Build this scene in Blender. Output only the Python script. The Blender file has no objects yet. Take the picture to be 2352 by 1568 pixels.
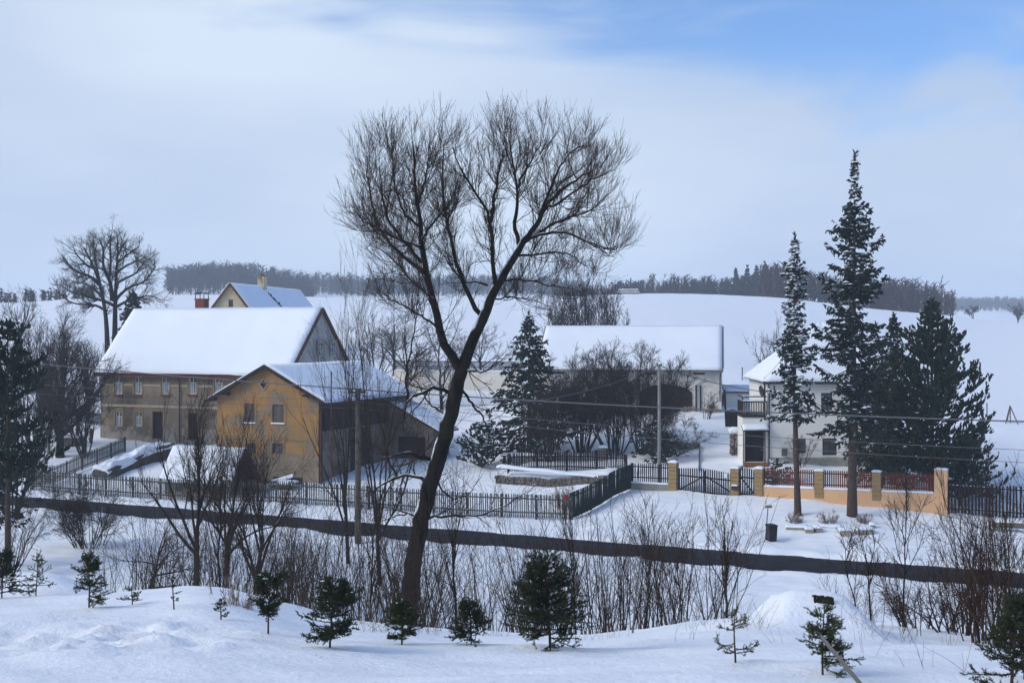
import bpy, math, random
import numpy as np
from mathutils import Vector, Matrix

# ------------------------------------------------------------------ camera, world, sun, exposure
scene = bpy.context.scene
COL = scene.collection
EYE = 12.0          # eye height above the road (m)
FPX = 2985.0        # focal length in units of a 2352 px wide frame
CX, HY = 1176.0, 765.0
cam_d = bpy.data.cameras.new('camera')
cam_d.sensor_width = 36.0
cam_d.lens = 36.0 * FPX / 2352.0
cam_d.shift_y = -(784.0 - HY) / 2352.0
cam_d.clip_start, cam_d.clip_end = 0.1, 8000.0
cam = bpy.data.objects.new('camera', cam_d)
COL.objects.link(cam)
cam.location = (0, 0, EYE)
cam.rotation_euler = (math.radians(90), 0, 0)
scene.camera = cam

SUN_EL, SUN_AZ = math.radians(33), math.radians(-112)   # azimuth clockwise from +Y (view direction)
SUN_DIR = Vector((math.sin(SUN_AZ) * math.cos(SUN_EL), math.cos(SUN_AZ) * math.cos(SUN_EL), math.sin(SUN_EL)))
sun_d = bpy.data.lights.new('sun', 'SUN')
sun_d.energy = 1.7
sun_d.angle = math.radians(28)
sun_d.color = (1.0, 0.95, 0.88)
sun = bpy.data.objects.new('sun', sun_d)
COL.objects.link(sun)
sun.rotation_euler = (-SUN_DIR).to_track_quat('-Z', 'Y').to_euler()
sun.location = (-60, -40, 60)

world = bpy.data.worlds.new('World')
scene.world = world
world.use_nodes = True
wn, wl = world.node_tree.nodes, world.node_tree.links
wn.clear()


def wnode(t, **kw):
    n = wn.new(t)
    for k, v in kw.items():
        setattr(n, k, v)
    return n


def wmath(op, a, b=None, c=None):
    n = wnode('ShaderNodeMath', operation=op)
    for i, v in enumerate((a, b, c)):
        if v is None:
            continue
        if isinstance(v, (int, float)):
            n.inputs[i].default_value = v
        else:
            wl.new(v, n.inputs[i])
    return n.outputs[0]


sky = wnode('ShaderNodeTexSky', sky_type='NISHITA', sun_disc=False)
sky.sun_elevation, sky.sun_rotation = SUN_EL, SUN_AZ
sky.air_density, sky.dust_density, sky.ozone_density = 1.0, 0.6, 2.0
tc = wnode('ShaderNodeTexCoord')
sep = wnode('ShaderNodeSeparateXYZ')
wl.new(tc.outputs['Generated'], sep.inputs[0])
mp = wnode('ShaderNodeMapping')
mp.inputs['Scale'].default_value = (1.0, 1.0, 3.4)
mp.inputs['Rotation'].default_value = (0, math.radians(-14), 0)
mp.inputs['Location'].default_value = (1.3, 0.4, 0.2)
wl.new(tc.outputs['Generated'], mp.inputs[0])
nz = wnode('ShaderNodeTexNoise')
nz.inputs['Scale'].default_value = 3.2
nz.inputs['Detail'].default_value = 5.0
nz.inputs['Roughness'].default_value = 0.48
nz.inputs['Distortion'].default_value = 0.8
wl.new(mp.outputs[0], nz.inputs['Vector'])
# cloud deck towards the horizon, opening to clear sky higher up and to the right
g = wmath('MULTIPLY', wmath('MINIMUM', sep.outputs['Z'], 0.27), 4.0)
g = wmath('MULTIPLY_ADD', sep.outputs['X'], 0.85, g)
g = wmath('MULTIPLY_ADD', nz.outputs['Fac'], 1.3, g)
rmp = wnode('ShaderNodeMapRange', interpolation_type='SMOOTHSTEP')
rmp.inputs['From Min'].default_value = 1.44
rmp.inputs['From Max'].default_value = 1.84
rmp.inputs['To Min'].default_value = 0.0
rmp.inputs['To Max'].default_value = 0.93
wl.new(g, rmp.inputs['Value'])
# brightness variation inside the cloud
nz2 = wnode('ShaderNodeTexNoise')
nz2.inputs['Scale'].default_value = 1.9
nz2.inputs['Detail'].default_value = 4.0
nz2.inputs['Roughness'].default_value = 0.45
wl.new(mp.outputs[0], nz2.inputs['Vector'])
cr = wnode('ShaderNodeValToRGB')
cr.color_ramp.elements[0].position = 0.36
cr.color_ramp.elements[0].color = (4.4, 5.4, 7.1, 1)
cr.color_ramp.elements[1].position = 0.62
cr.color_ramp.elements[1].color = (6.1, 7.1, 8.4, 1)
wl.new(nz2.outputs['Fac'], cr.inputs['Fac'])
blue = wnode('ShaderNodeMixRGB', blend_type='MULTIPLY')
blue.inputs['Fac'].default_value = 1.0
blue.inputs['Color2'].default_value = (0.70, 1.02, 1.46, 1)
wl.new(sky.outputs['Color'], blue.inputs['Color1'])
mx = wnode('ShaderNodeMixRGB', blend_type='MIX')
wl.new(rmp.outputs['Result'], mx.inputs['Fac'])
wl.new(cr.outputs['Color'], mx.inputs['Color1'])
wl.new(blue.outputs['Color'], mx.inputs['Color2'])
bg = wnode('ShaderNodeBackground')
bg.inputs['Strength'].default_value = 0.1
wl.new(mx.outputs['Color'], bg.inputs['Color'])
wo = wnode('ShaderNodeOutputWorld')
wl.new(bg.outputs[0], wo.inputs['Surface'])

scene.view_settings.view_transform = 'Standard'
scene.view_settings.look = 'None'
scene.view_settings.exposure = 0.21
scene.view_settings.gamma = 1.0
scene.view_settings.use_curve_mapping = False
cy = scene.cycles
cy.use_denoising = True
cy.max_bounces = 5
cy.diffuse_bounces = 3
cy.glossy_bounces = 2
cy.transmission_bounces = 2
cy.volume_bounces = 3
cy.use_adaptive_sampling = True
cy.adaptive_threshold = 0.02
cy.sample_clamp_indirect = 4.0

# ------------------------------------------------------------------ helpers
RNG = np.random.default_rng(7)


def at(x, y, d):
    """point seen at pixel (x, y) of the 2352x1568 frame, standing d metres away"""
    return Vector(((x - CX) * d / FPX, d, EYE + (HY - y) * d / FPX))


def px(x, d):
    return (x - CX) * d / FPX


MATS = {}


def mat(name, c1, c2=None, scale=3.0, rough=0.85, bump=0.0, bscale=None, snow=None, lo=0.35, hi=0.65, c3=None, stretch=(1, 1, 1),
        metal=0.0, spec=0.15, detail=5.0, c3lo=0.6, c3hi=0.68, c3scale=None):
    """procedural material: two noise-blended colours, optional patch colour, optional snow lying on upward faces, optional bump"""
    m = bpy.data.materials.new(name)
    m.use_nodes = True
    nt = m.node_tree
    N, L = nt.nodes, nt.links
    b = N['Principled BSDF']
    b.inputs['Roughness'].default_value = rough
    b.inputs['Metallic'].default_value = metal
    b.inputs['Specular IOR Level'].default_value = spec
    b.inputs['Base Color'].default_value = (*c1, 1)
    tcn = N.new('ShaderNodeTexCoord')
    mpn = N.new('ShaderNodeMapping')
    mpn.inputs['Scale'].default_value = stretch
    L.new(tcn.outputs['Object'], mpn.inputs[0])
    col = None
    if c2 is not None:
        n = N.new('ShaderNodeTexNoise')
        n.inputs['Scale'].default_value = scale
        n.inputs['Detail'].default_value = detail
        L.new(mpn.outputs[0], n.inputs['Vector'])
        r = N.new('ShaderNodeValToRGB')
        r.color_ramp.elements[0].position, r.color_ramp.elements[0].color = lo, (*c1, 1)
        r.color_ramp.elements[1].position, r.color_ramp.elements[1].color = hi, (*c2, 1)
        L.new(n.outputs['Fac'], r.inputs[0])
        col = r.outputs[0]
    if c3 is not None:
        n3 = N.new('ShaderNodeTexNoise')
        n3.inputs['Scale'].default_value = c3scale or scale * 0.37
        n3.inputs['Detail'].default_value = 6.0
        n3.inputs['Roughness'].default_value = 0.6
        mp3 = N.new('ShaderNodeMapping')
        mp3.inputs['Location'].default_value = (7.3, 2.1, 5.7)
        L.new(tcn.outputs['Object'], mp3.inputs[0])
        L.new(mp3.outputs[0], n3.inputs['Vector'])
        r3 = N.new('ShaderNodeMapRange')
        r3.inputs['From Min'].default_value, r3.inputs['From Max'].default_value = c3lo, c3hi
        L.new(n3.outputs['Fac'], r3.inputs['Value'])
        mix = N.new('ShaderNodeMixRGB')
        L.new(r3.outputs[0], mix.inputs['Fac'])
        L.new(col, mix.inputs['Color1'])
        mix.inputs['Color2'].default_value = (*c3, 1)
        col = mix.outputs[0]
    if snow is not None:
        geo = N.new('ShaderNodeNewGeometry')
        sp = N.new('ShaderNodeSeparateXYZ')
        L.new(geo.outputs['Normal'], sp.inputs[0])
        ns = N.new('ShaderNodeTexNoise')
        ns.inputs['Scale'].default_value = 2.3
        ns.inputs['Detail'].default_value = 3.0
        L.new(tcn.outputs['Object'], ns.inputs['Vector'])
        add = N.new('ShaderNodeMath')
        add.operation = 'MULTIPLY_ADD'
        L.new(ns.outputs['Fac'], add.inputs[0])
        add.inputs[1].default_value = 1.1
        ad2 = N.new('ShaderNodeMath')
        ad2.operation = 'MULTIPLY_ADD'       # wind-blown: the left side collects too
        L.new(sp.outputs['X'], ad2.inputs[0])
        ad2.inputs[1].default_value = -0.35
        L.new(sp.outputs['Z'], ad2.inputs[2])
        L.new(ad2.outputs[0], add.inputs[2])
        rs = N.new('ShaderNodeMapRange')
        rs.inputs['From Min'].default_value, rs.inputs['From Max'].default_value = snow, snow + 0.18
        L.new(add.outputs[0], rs.inputs['Value'])
        mixs = N.new('ShaderNodeMixRGB')
        L.new(rs.outputs[0], mixs.inputs['Fac'])
        if col is not None:
            L.new(col, mixs.inputs['Color1'])
        else:
            mixs.inputs['Color1'].default_value = (*c1, 1)
        mixs.inputs['Color2'].default_value = (0.80, 0.84, 0.90, 1)
        col = mixs.outputs[0]
    if col is not None:
        L.new(col, b.inputs['Base Color'])
    if bump > 0:
        nb = N.new('ShaderNodeTexNoise')
        nb.inputs['Scale'].default_value = bscale or scale * 4
        nb.inputs['Detail'].default_value = 9.0
        nb.inputs['Roughness'].default_value = 0.6
        L.new(mpn.outputs[0], nb.inputs['Vector'])
        bp = N.new('ShaderNodeBump')
        bp.inputs['Strength'].default_value = min(1.0, bump)
        bp.inputs['Distance'].default_value = 0.03 * max(1.0, bump)
        L.new(nb.outputs['Fac'], bp.inputs['Height'])
        L.new(bp.outputs[0], b.inputs['Normal'])
    MATS[name] = m
    return m


SNOWC = (0.83, 0.86, 0.915)
mat('snow', SNOWC, (0.86, 0.885, 0.93), 0.8, 0.75, 0.8, 10.0, spec=0.15)
mat('snow_roof', (0.83, 0.87, 0.925), (0.80, 0.845, 0.915), 0.35, 0.8, 0.3, 2.6, spec=0.12)
mat('asphalt', (0.012, 0.012, 0.016), (0.021, 0.021, 0.026), 0.9, 0.8, 0.3, 40, c3=(0.045, 0.047, 0.055), c3lo=0.60, c3hi=0.80, c3scale=0.5, spec=0.12)
mat('plaster_brown', (0.20, 0.158, 0.112), (0.255, 0.205, 0.148), 0.8, 0.95, 0.35, 9, c3=(0.10, 0.075, 0.055), c3lo=0.50, c3hi=0.66, c3scale=0.35)
mat('plaster_plinth', (0.24, 0.205, 0.165), (0.33, 0.29, 0.245), 1.1, 0.95, 0.5, 8, c3=(0.14, 0.11, 0.085), c3lo=0.5, c3hi=0.6, c3scale=0.7)
mat('trim_ochre', (0.30, 0.205, 0.095), (0.23, 0.165, 0.09), 2.5, 0.9, 0.2, 12)
mat('trim_pale', (0.45, 0.40, 0.30), (0.36, 0.31, 0.23), 2.0, 0.9, 0.2, 12)
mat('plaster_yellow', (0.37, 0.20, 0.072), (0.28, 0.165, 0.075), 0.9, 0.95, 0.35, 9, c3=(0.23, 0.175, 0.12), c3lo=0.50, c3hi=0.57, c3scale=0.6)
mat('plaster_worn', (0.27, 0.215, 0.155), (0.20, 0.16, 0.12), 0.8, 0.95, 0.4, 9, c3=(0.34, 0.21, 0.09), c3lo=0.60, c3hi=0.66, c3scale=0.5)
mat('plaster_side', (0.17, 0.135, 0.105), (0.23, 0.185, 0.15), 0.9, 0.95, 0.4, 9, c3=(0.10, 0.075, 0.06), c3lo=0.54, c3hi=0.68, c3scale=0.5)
mat('plaster_grey', (0.38, 0.37, 0.35), (0.46, 0.45, 0.43), 0.9, 0.95, 0.3, 9)
mat('plaster_cream', (0.50, 0.40, 0.25), (0.58, 0.48, 0.32), 1.1, 0.95, 0.3, 9, c3=(0.22, 0.16, 0.10), c3lo=0.56, c3hi=0.63, c3scale=0.9)
mat('plaster_white', (0.66, 0.63, 0.57), (0.72, 0.70, 0.65), 0.6, 0.92, 0.2, 9, c3=(0.50, 0.44, 0.36), c3lo=0.56, c3hi=0.72, c3scale=0.55)
mat('render_white', (0.83, 0.82, 0.78), (0.79, 0.78, 0.74), 0.5, 0.9, 0.15, 12)
mat('plinth_green', (0.25, 0.27, 0.245), (0.34, 0.35, 0.32), 1.6, 0.9, 0.5, 7)
mat('wood_dark', (0.022, 0.017, 0.015), (0.042, 0.032, 0.028), 3, 0.85, 0.3, 20, stretch=(1, 1, 0.15))
mat('wood_grey', (0.10, 0.088, 0.075), (0.15, 0.135, 0.118), 3, 0.9, 0.4, 20, stretch=(1, 1, 0.12))
mat('fence_grey', (0.050, 0.058, 0.054), (0.098, 0.104, 0.097), 2.0, 0.9, 0.3, 20)
mat('fence_green', (0.011, 0.021, 0.017), (0.024, 0.034, 0.028), 2.0, 0.8, 0.3, 20)
mat('fence_black', (0.009, 0.0075, 0.0085), (0.018, 0.0145, 0.016), 2.0, 0.75, 0.2, 20)
mat('fence_red', (0.115, 0.036, 0.024), (0.16, 0.055, 0.035), 2.0, 0.75, 0.2, 20)
mat('barge_red', (0.14, 0.052, 0.036), (0.10, 0.04, 0.03), 2.0, 0.85, 0.2, 20)
mat('roof_tile', (0.13, 0.058, 0.04), (0.09, 0.045, 0.035), 2.0, 0.9, 0.3, 15)
mat('brick', (0.20, 0.070, 0.045), (0.14, 0.05, 0.035), 5, 0.9, 0.4, 20)
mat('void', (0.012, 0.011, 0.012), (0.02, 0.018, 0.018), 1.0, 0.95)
mat('glass', (0.05, 0.06, 0.075), (0.11, 0.12, 0.14), 1.2, 0.12, spec=0.7)
mat('curtain', (0.45, 0.47, 0.5), (0.32, 0.34, 0.37), 5, 0.9, stretch=(4, 1, 0.3))
mat('frame_white', (0.68, 0.68, 0.66), (0.6, 0.6, 0.58), 3, 0.7)
mat('frame_brown', (0.06, 0.03, 0.02), (0.09, 0.045, 0.03), 3, 0.7)
mat('door_black', (0.012, 0.011, 0.014), (0.02, 0.016, 0.018), 2, 0.6)
mat('sandstone', (0.34, 0.235, 0.115), (0.26, 0.185, 0.10), 3, 0.95, 0.5, 14)
mat('peach', (0.68, 0.42, 0.24), (0.62, 0.375, 0.21), 0.7, 0.92, 0.15, 14, c3=(0.52, 0.32, 0.19), c3lo=0.58, c3hi=0.75, c3scale=0.4)
mat('stone', (0.085, 0.078, 0.068), (0.165, 0.15, 0.13), 4, 0.95, 0.6, 9, snow=1.5)
mat('stone_slab', (0.25, 0.205, 0.16), (0.33, 0.28, 0.22), 4, 0.95, 0.5, 9)
mat('concrete', (0.20, 0.195, 0.185), (0.27, 0.26, 0.25), 3, 0.92, 0.3, 14)
mat('pole_wood', (0.085, 0.068, 0.055), (0.13, 0.108, 0.09), 3, 0.9, 0.5, 14, stretch=(1, 1, 0.1))
mat('rust', (0.13, 0.045, 0.03), (0.09, 0.035, 0.028), 4, 0.85, 0.2, 20)
mat('metal_dark', (0.03, 0.032, 0.036), (0.05, 0.05, 0.055), 4, 0.5, metal=0.4)
mat('zinc', (0.19, 0.18, 0.17), (0.26, 0.25, 0.24), 4, 0.6, metal=0.3)
mat('cable', (0.11, 0.11, 0.12), (0.13, 0.13, 0.14), 4, 0.6)
mat('bin_black', (0.014, 0.015, 0.018), (0.022, 0.022, 0.026), 4, 0.45)
mat('bark_dark', (0.010, 0.0085, 0.0072), (0.027, 0.023, 0.019), 5.0, 0.95, 1.0, 16, snow=1.08, stretch=(1, 1, 0.25), c3=(0.026, 0.028, 0.014), c3lo=0.55, c3hi=0.7, c3scale=1.2)
mat('bark_limb', (0.014, 0.0115, 0.0095), (0.032, 0.026, 0.021), 5.0, 0.95, 0.5, 14, snow=1.38)
mat('bark_twig', (0.038, 0.026, 0.0195), (0.058, 0.040, 0.030), 2.0, 0.9)
mat('bark_grey', (0.022, 0.019, 0.017), (0.040, 0.034, 0.030), 2.0, 0.95, 0.4, 12, snow=1.45)
mat('bark_grey_twig', (0.040, 0.031, 0.026), (0.062, 0.050, 0.042), 2.0, 0.95)
mat('bark_snowy', (0.020, 0.017, 0.015), (0.038, 0.032, 0.028), 2.0, 0.95, 0.4, 12, snow=1.22)
mat('bark_red', (0.042, 0.025, 0.018), (0.066, 0.040, 0.029), 2.0, 0.85)
mat('bark_spruce', (0.050, 0.032, 0.026), (0.080, 0.055, 0.045), 5.0, 0.95, 0.6, 14)
mat('needles', (0.012, 0.020, 0.015), (0.030, 0.046, 0.032), 1.2, 0.8, lo=0.3, hi=0.7)
mat('needles_blue', (0.010, 0.018, 0.015), (0.029, 0.043, 0.036), 1.2, 0.8, lo=0.3, hi=0.7)
mat('needles_pine', (0.014, 0.026, 0.016), (0.038, 0.058, 0.034), 1.2, 0.8, lo=0.3, hi=0.7)
mat('needles_young', (0.030, 0.046, 0.016), (0.070, 0.090, 0.034), 6, 0.7, lo=0.3, hi=0.7)
mat('needles_young_dark', (0.020, 0.033, 0.018), (0.050, 0.070, 0.034), 6, 0.7, lo=0.3, hi=0.7)
mat('forest', (0.020, 0.019, 0.021), (0.050, 0.044, 0.045), 0.05, 0.95)
mat('forest_brown', (0.045, 0.033, 0.031), (0.072, 0.053, 0.048), 0.05, 0.95)
mat('grass_dry', (0.16, 0.12, 0.075), (0.22, 0.17, 0.11), 3, 0.9)
mat('shrub_dry', (0.26, 0.19, 0.16), (0.36, 0.28, 0.25), 3, 0.9)
mat('plank', (0.13, 0.125, 0.12), (0.18, 0.17, 0.16), 3, 0.85, 0.4, 30, stretch=(1, 0.1, 1))
mat('sign_red', (0.32, 0.04, 0.03))
mat('paper', (0.7, 0.7, 0.7))
mat('straw', (0.30, 0.25, 0.18), (0.22, 0.18, 0.13), 2, 0.95, 0.4, 8)
mat('log_end', (0.36, 0.27, 0.18), (0.25, 0.18, 0.12), 4, 0.9)
mat('tarp', (0.09, 0.075, 0.068), (0.05, 0.045, 0.042), 1.5, 0.8)
mat('terracotta', (0.25, 0.11, 0.06), (0.2, 0.09, 0.05), 3, 0.9)


def mesh_np(name, verts, faces, material, parent=None, smooth=False, loc=None):
    """verts (N,3) array, faces (M,3|4) array -> linked object"""
    verts = np.asarray(verts, np.float32)
    faces = np.asarray(faces, np.int32)
    me = bpy.data.meshes.new(name)
    k = faces.shape[1]
    me.vertices.add(len(verts))
    me.vertices.foreach_set('co', verts.ravel())
    me.loops.add(faces.size)
    me.loops.foreach_set('vertex_index', faces.ravel())
    me.polygons.add(len(faces))
    me.polygons.foreach_set('loop_start', np.arange(0, faces.size, k, dtype=np.int32))
    me.update(calc_edges=True)
    if smooth:
        me.polygons.foreach_set('use_smooth', np.ones(len(faces), bool))
    me.materials.append(MATS[material])
    o = bpy.data.objects.new(name, me)
    COL.objects.link(o)
    if parent is not None:
        o.parent = parent
    if loc is not None:
        o.location = loc
    return o


class MB:
    """small mesh builder: quads/tris/boxes in one local frame"""
    def __init__(s):
        s.v, s.f = [], []

    def poly(s, *pts):
        b = len(s.v)
        s.v += [tuple(p) for p in pts]
        s.f.append(tuple(range(b, b + len(pts))))
        return s

    def box(s, x0, x1, y0, y1, z0, z1):
        b = len(s.v)
        s.v += [(x0, y0, z0), (x1, y0, z0), (x1, y1, z0), (x0, y1, z0), (x0, y0, z1), (x1, y0, z1), (x1, y1, z1), (x0, y1, z1)]
        for q in ((3, 2, 1, 0), (4, 5, 6, 7), (0, 1, 5, 4), (1, 2, 6, 5), (2, 3, 7, 6), (3, 0, 4, 7)):
            s.f.append(tuple(b + i for i in q))
        return s

    def prism(s, pts, off):
        """polygon extruded by vector off"""
        n, b = len(pts), len(s.v)
        off = Vector(off)
        s.v += [tuple(p) for p in pts] + [tuple(Vector(p) + off) for p in pts]
        s.f.append(tuple(b + i for i in range(n))[::-1])
        s.f.append(tuple(b + n + i for i in range(n)))
        for i in range(n):
            j = (i + 1) % n
            s.f.append((b + i, b + j, b + n + j, b + n + i))
        return s

    def bar(s, p, q, w, h=None, up=(0, 0, 1)):
        """rectangular bar from p to q"""
        p, q = Vector(p), Vector(q)
        h = h or w
        t = (q - p).normalized()
        u = t.cross(Vector(up))
        if u.length < 1e-4:
            u = t.cross(Vector((1, 0, 0)))
        u.normalize()
        n = u.cross(t)
        a, c = u * w / 2, n * h / 2
        return s.prism([p - a - c, p + a - c, p + a + c, p - a + c], q - p)

    def tube(s, pts, rad, n=6, cap=True):
        pts = [Vector(p) for p in pts]
        if not hasattr(rad, '__len__'):
            rad = [rad] * len(pts)
        b = len(s.v)
        for i, p in enumerate(pts):
            t = (pts[min(i + 1, len(pts) - 1)] - pts[max(i - 1, 0)]).normalized()
            ref = Vector((0, 0, 1)) if abs(t.z) < 0.9 else Vector((1, 0, 0))
            u = t.cross(ref).normalized()
            w = t.cross(u)
            for k in range(n):
                a = 2 * math.pi * k / n
                s.v.append(tuple(p + (u * math.cos(a) + w * math.sin(a)) * rad[i]))
        for i in range(len(pts) - 1):
            for k in range(n):
                k2 = (k + 1) % n
                s.f.append((b + i * n + k, b + i * n + k2, b + (i + 1) * n + k2, b + (i + 1) * n + k))
        if cap:
            s.f.append(tuple(b + k for k in range(n))[::-1])
            s.f.append(tuple(b + (len(pts) - 1) * n + k for k in range(n)))
        return s

    def build(s, name, material, parent=None, loc=None, smooth=False, bevel=0.0):
        me = bpy.data.meshes.new(name)
        me.from_pydata(s.v, [], s.f)
        me.update()
        if smooth:
            for p in me.polygons:
                p.use_smooth = True
        me.materials.append(MATS[material])
        o = bpy.data.objects.new(name, me)
        COL.objects.link(o)
        if parent is not None:
            o.parent = parent
        if loc is not None:
            o.location = loc
        if bevel > 0:
            md = o.modifiers.new('bevel', 'BEVEL')
            md.width, md.segments, md.limit_method = bevel, 1, 'ANGLE'
        return o


def thing(name, label, cat, loc=(0, 0, 0), rz=0.0, group=None):
    o = bpy.data.objects.new(name, None)
    COL.objects.link(o)
    o.location = loc
    o.rotation_euler = (0, 0, rz)
    o.empty_display_size = 0.3
    tag(o, label, cat, group)
    return o


def tag(o, label, cat, group=None):
    o['label'], o['category'], o['kind'] = label, cat, 'thing'
    if group:
        o['group'] = group
    return o


def copy_part(src, name, parent, loc=None, rz=None, scale=None):
    o = src.copy()
    o.name = name
    COL.objects.link(o)
    o.parent = parent
    if loc is not None:
        o.location = loc
    if rz is not None:
        o.rotation_euler = (0, 0, rz)
    if scale is not None:
        o.scale = scale
    return o


def nrm(a):
    return a / np.maximum(np.linalg.norm(a, axis=-1, keepdims=True), 1e-9)


# ------------------------------------------------------------------ terrain
_near = [(0, 10.4), (5, 10.05), (9, 9.58)]


def _col(edge, mid, far):
    return _near + edge + mid + far


_farL = [(400, 20.5), (500, 19), (650, 30), (760, 38), (900, 41), (1600, 44), (3000, 44)]
_farM = [(400, 19), (600, 22), (820, 36), (900, 40), (1600, 46), (3000, 46)]
_farR = [(400, 22.5), (480, 24.6), (560, 26), (900, 24), (1600, 30), (3000, 34)]
_farX = [(360, 17.5), (420, 18), (600, 12), (950, 18), (1400, 35), (1600, 38), (3000, 40)]
COLS = {
    -900: _col([(18, 8.3), (22, 7.6)], [(32, 4.6), (45, 1.9), (60, .3), (85, 0), (112, .3), (135, 2), (160, 4.5), (220, 10), (330, 19)], _farL),
    0: _col([(18, 8.3), (22, 7.5)], [(32, 4.6), (45, 1.9), (60, .3), (75, 0), (100, 0), (118, 2.1), (140, 3.0), (180, 6.6), (330, 19.6)], _farL),
    300: _col([(18, 8.37), (20.5, 7.9)], [(32, 5.0), (45, 2.7), (60, .4), (75, 0), (97, 0), (105, .6), (122, 2.2), (145, 3.5), (200, 8.5), (350, 22.8)], _farL),
    500: _col([(18, 8.44), (20.5, 8.0)], [(32, 5.2), (45, 3.0), (58, .8), (75, 0), (94, 0), (104, .9), (122, 2.2), (145, 4), (200, 9), (350, 23)], _farL),
    735: _col([(18, 7.98), (20.5, 7.5)], [(33, 4.3), (48, 1.4), (60, .1), (75, 0), (90.5, 0), (96, 1.05), (112, 2.2), (125, 3.2), (145, 5), (200, 9.5), (350, 22.3)], _farM),
    1000: _col([(18, 7.83), (20.5, 7.3)], [(33, 3.8), (50, .5), (60, 0), (75, 0), (86.5, 0), (95, .8), (112, 2.3), (125, 4.2), (135, 6.4), (200, 12), (340, 21.3)], _farM),
    1300: _col([(18, 7.77), (20.5, 7.2)], [(33, 3.7), (50, .4), (60, 0), (74, 0), (82, 0), (88, .55), (95, 1.15), (103, 2.2), (118, 4.7), (132, 6.5), (200, 12.5), (340, 22)], _farM),
    1450: _col([(18, 7.85), (20.5, 7.3)], [(33, 3.7), (50, .4), (60, 0), (72, 0), (80, .4), (88.5, 1.35), (96, 2.1), (103, 2.4), (118, 4.8), (132, 6.6), (200, 12.6), (340, 22.7)], _farR),
    1620: _col([(18, 7.95), (20.5, 7.5)], [(33, 3.8), (50, .4), (60, 0), (72.5, 0), (79, .5), (87, 1.25), (96, 2.5), (112, 4.7), (130, 6.8), (200, 12.6), (340, 22.6)], _farR),
    1850: _col([(18, 7.95), (20.5, 7.5)], [(33, 3.8), (50, .4), (59, 0), (69.2, 0), (77, .45), (84.5, 1.25), (95, 2.55), (110, 4.1), (130, 6.2), (200, 11.3), (330, 20.6)], _farR),
    2000: _col([(18, 7.85), (20.5, 7.4)], [(33, 3.7), (50, .4), (58, 0), (67, 0), (75, .4), (82.5, .95), (96, 2.4), (110, 3.6), (130, 5.2), (200, 9.5), (310, 18.2)], _farX),
    2175: _col([(18, 7.75), (20.5, 7.3)], [(33, 3.7), (50, .4), (57, 0), (65, 0), (74, .3), (80.6, .62), (90, 2.0), (125, 4.4), (180, 7.2), (300, 15.8)], _farX),
    2262: _col([(18, 7.72), (20.5, 7.25)], [(33, 3.7), (50, .4), (57, 0), (64, 0), (74, .3), (80, .62), (89, 2.0), (125, 4.3), (180, 7.0), (300, 15.0)],
               [(360, 15), (420, 14), (600, 10), (950, 18), (1400, 46), (1600, 46), (3000, 40)]),
    2352: _col([(18, 7.69), (20.5, 7.2)], [(33, 3.7), (50, .4), (56, 0), (63.5, 0), (73, .25), (79, .6), (88, 2.0), (125, 4.2), (180, 6.9), (300, 14.4)],
               [(360, 13.5), (420, 12), (600, 9), (950, 16), (1400, 37), (1600, 40), (3000, 36)]),
    3000: _col([(18, 7.6), (20.5, 7.2)], [(33, 3.7), (50, .4), (55, 0), (60, 0), (73, .25), (85, 1.4), (125, 4), (180, 6.5), (300, 13)],
               [(360, 12), (420, 11), (600, 9), (950, 12), (1400, 20), (1600, 24), (3000, 30)]),
}
_cx = np.array(sorted(COLS))
ROAD_PTS = np.array([(-140, 141.5), (-80, 113.0), (-35.2, 92.6), (-22.5, 86.4), (-4.6, 77.4), (5.4, 72.3), (12, 69.0), (18.1, 66.2), (24.7, 63.2), (45, 54.5), (90, 36)])
ROAD_HALF = 1.95
E22 = Vector((math.cos(math.radians(22)), -math.sin(math.radians(22)), 0))     # along the street, to the right
N22 = Vector((math.sin(math.radians(22)), math.cos(math.radians(22)), 0))      # away from it
TER0, TER1 = at(1150, 1098, 95), None
TER1 = TER0 + E22 * 8.3


def _colz(d, off):
    out = np.empty((len(_cx),) + d.shape)
    for i, c in enumerate(_cx):
        t = np.array(COLS[c], float)
        out[i] = (np.interp(d, t[:, 0], t[:, 1]) + np.interp(d * 1.035, t[:, 0], t[:, 1]) + np.interp(d * 0.965, t[:, 0], t[:, 1])) / 3
    return out


_ns = np.random.default_rng(3)
_WAV = [(_ns.normal(size=2) / np.linalg.norm(_ns.normal(size=2)) * f, _ns.uniform(0, 6.28), a)
        for f, a, k in ((0.35, .030, 5), (0.9, .016, 6), (2.3, .007, 7), (5.0, .003, 7)) for _ in range(k)]


def road_dist(X, Y):
    best = np.full(np.shape(X), 1e9)
    sgn = np.zeros(np.shape(X))
    for (x0, y0), (x1, y1) in zip(ROAD_PTS[:-1], ROAD_PTS[1:]):
        dx, dy = x1 - x0, y1 - y0
        L2 = dx * dx + dy * dy
        t = np.clip(((X - x0) * dx + (Y - y0) * dy) / L2, 0, 1)
        ex, ey = X - (x0 + t * dx), Y - (y0 + t * dy)
        d = np.hypot(ex, ey)
        s = np.sign(dx * ey - dy * ex)
        m = d < best
        best = np.where(m, d, best)
        sgn = np.where(m, s, sgn)
    return best * sgn          # positive: beyond the road


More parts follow.
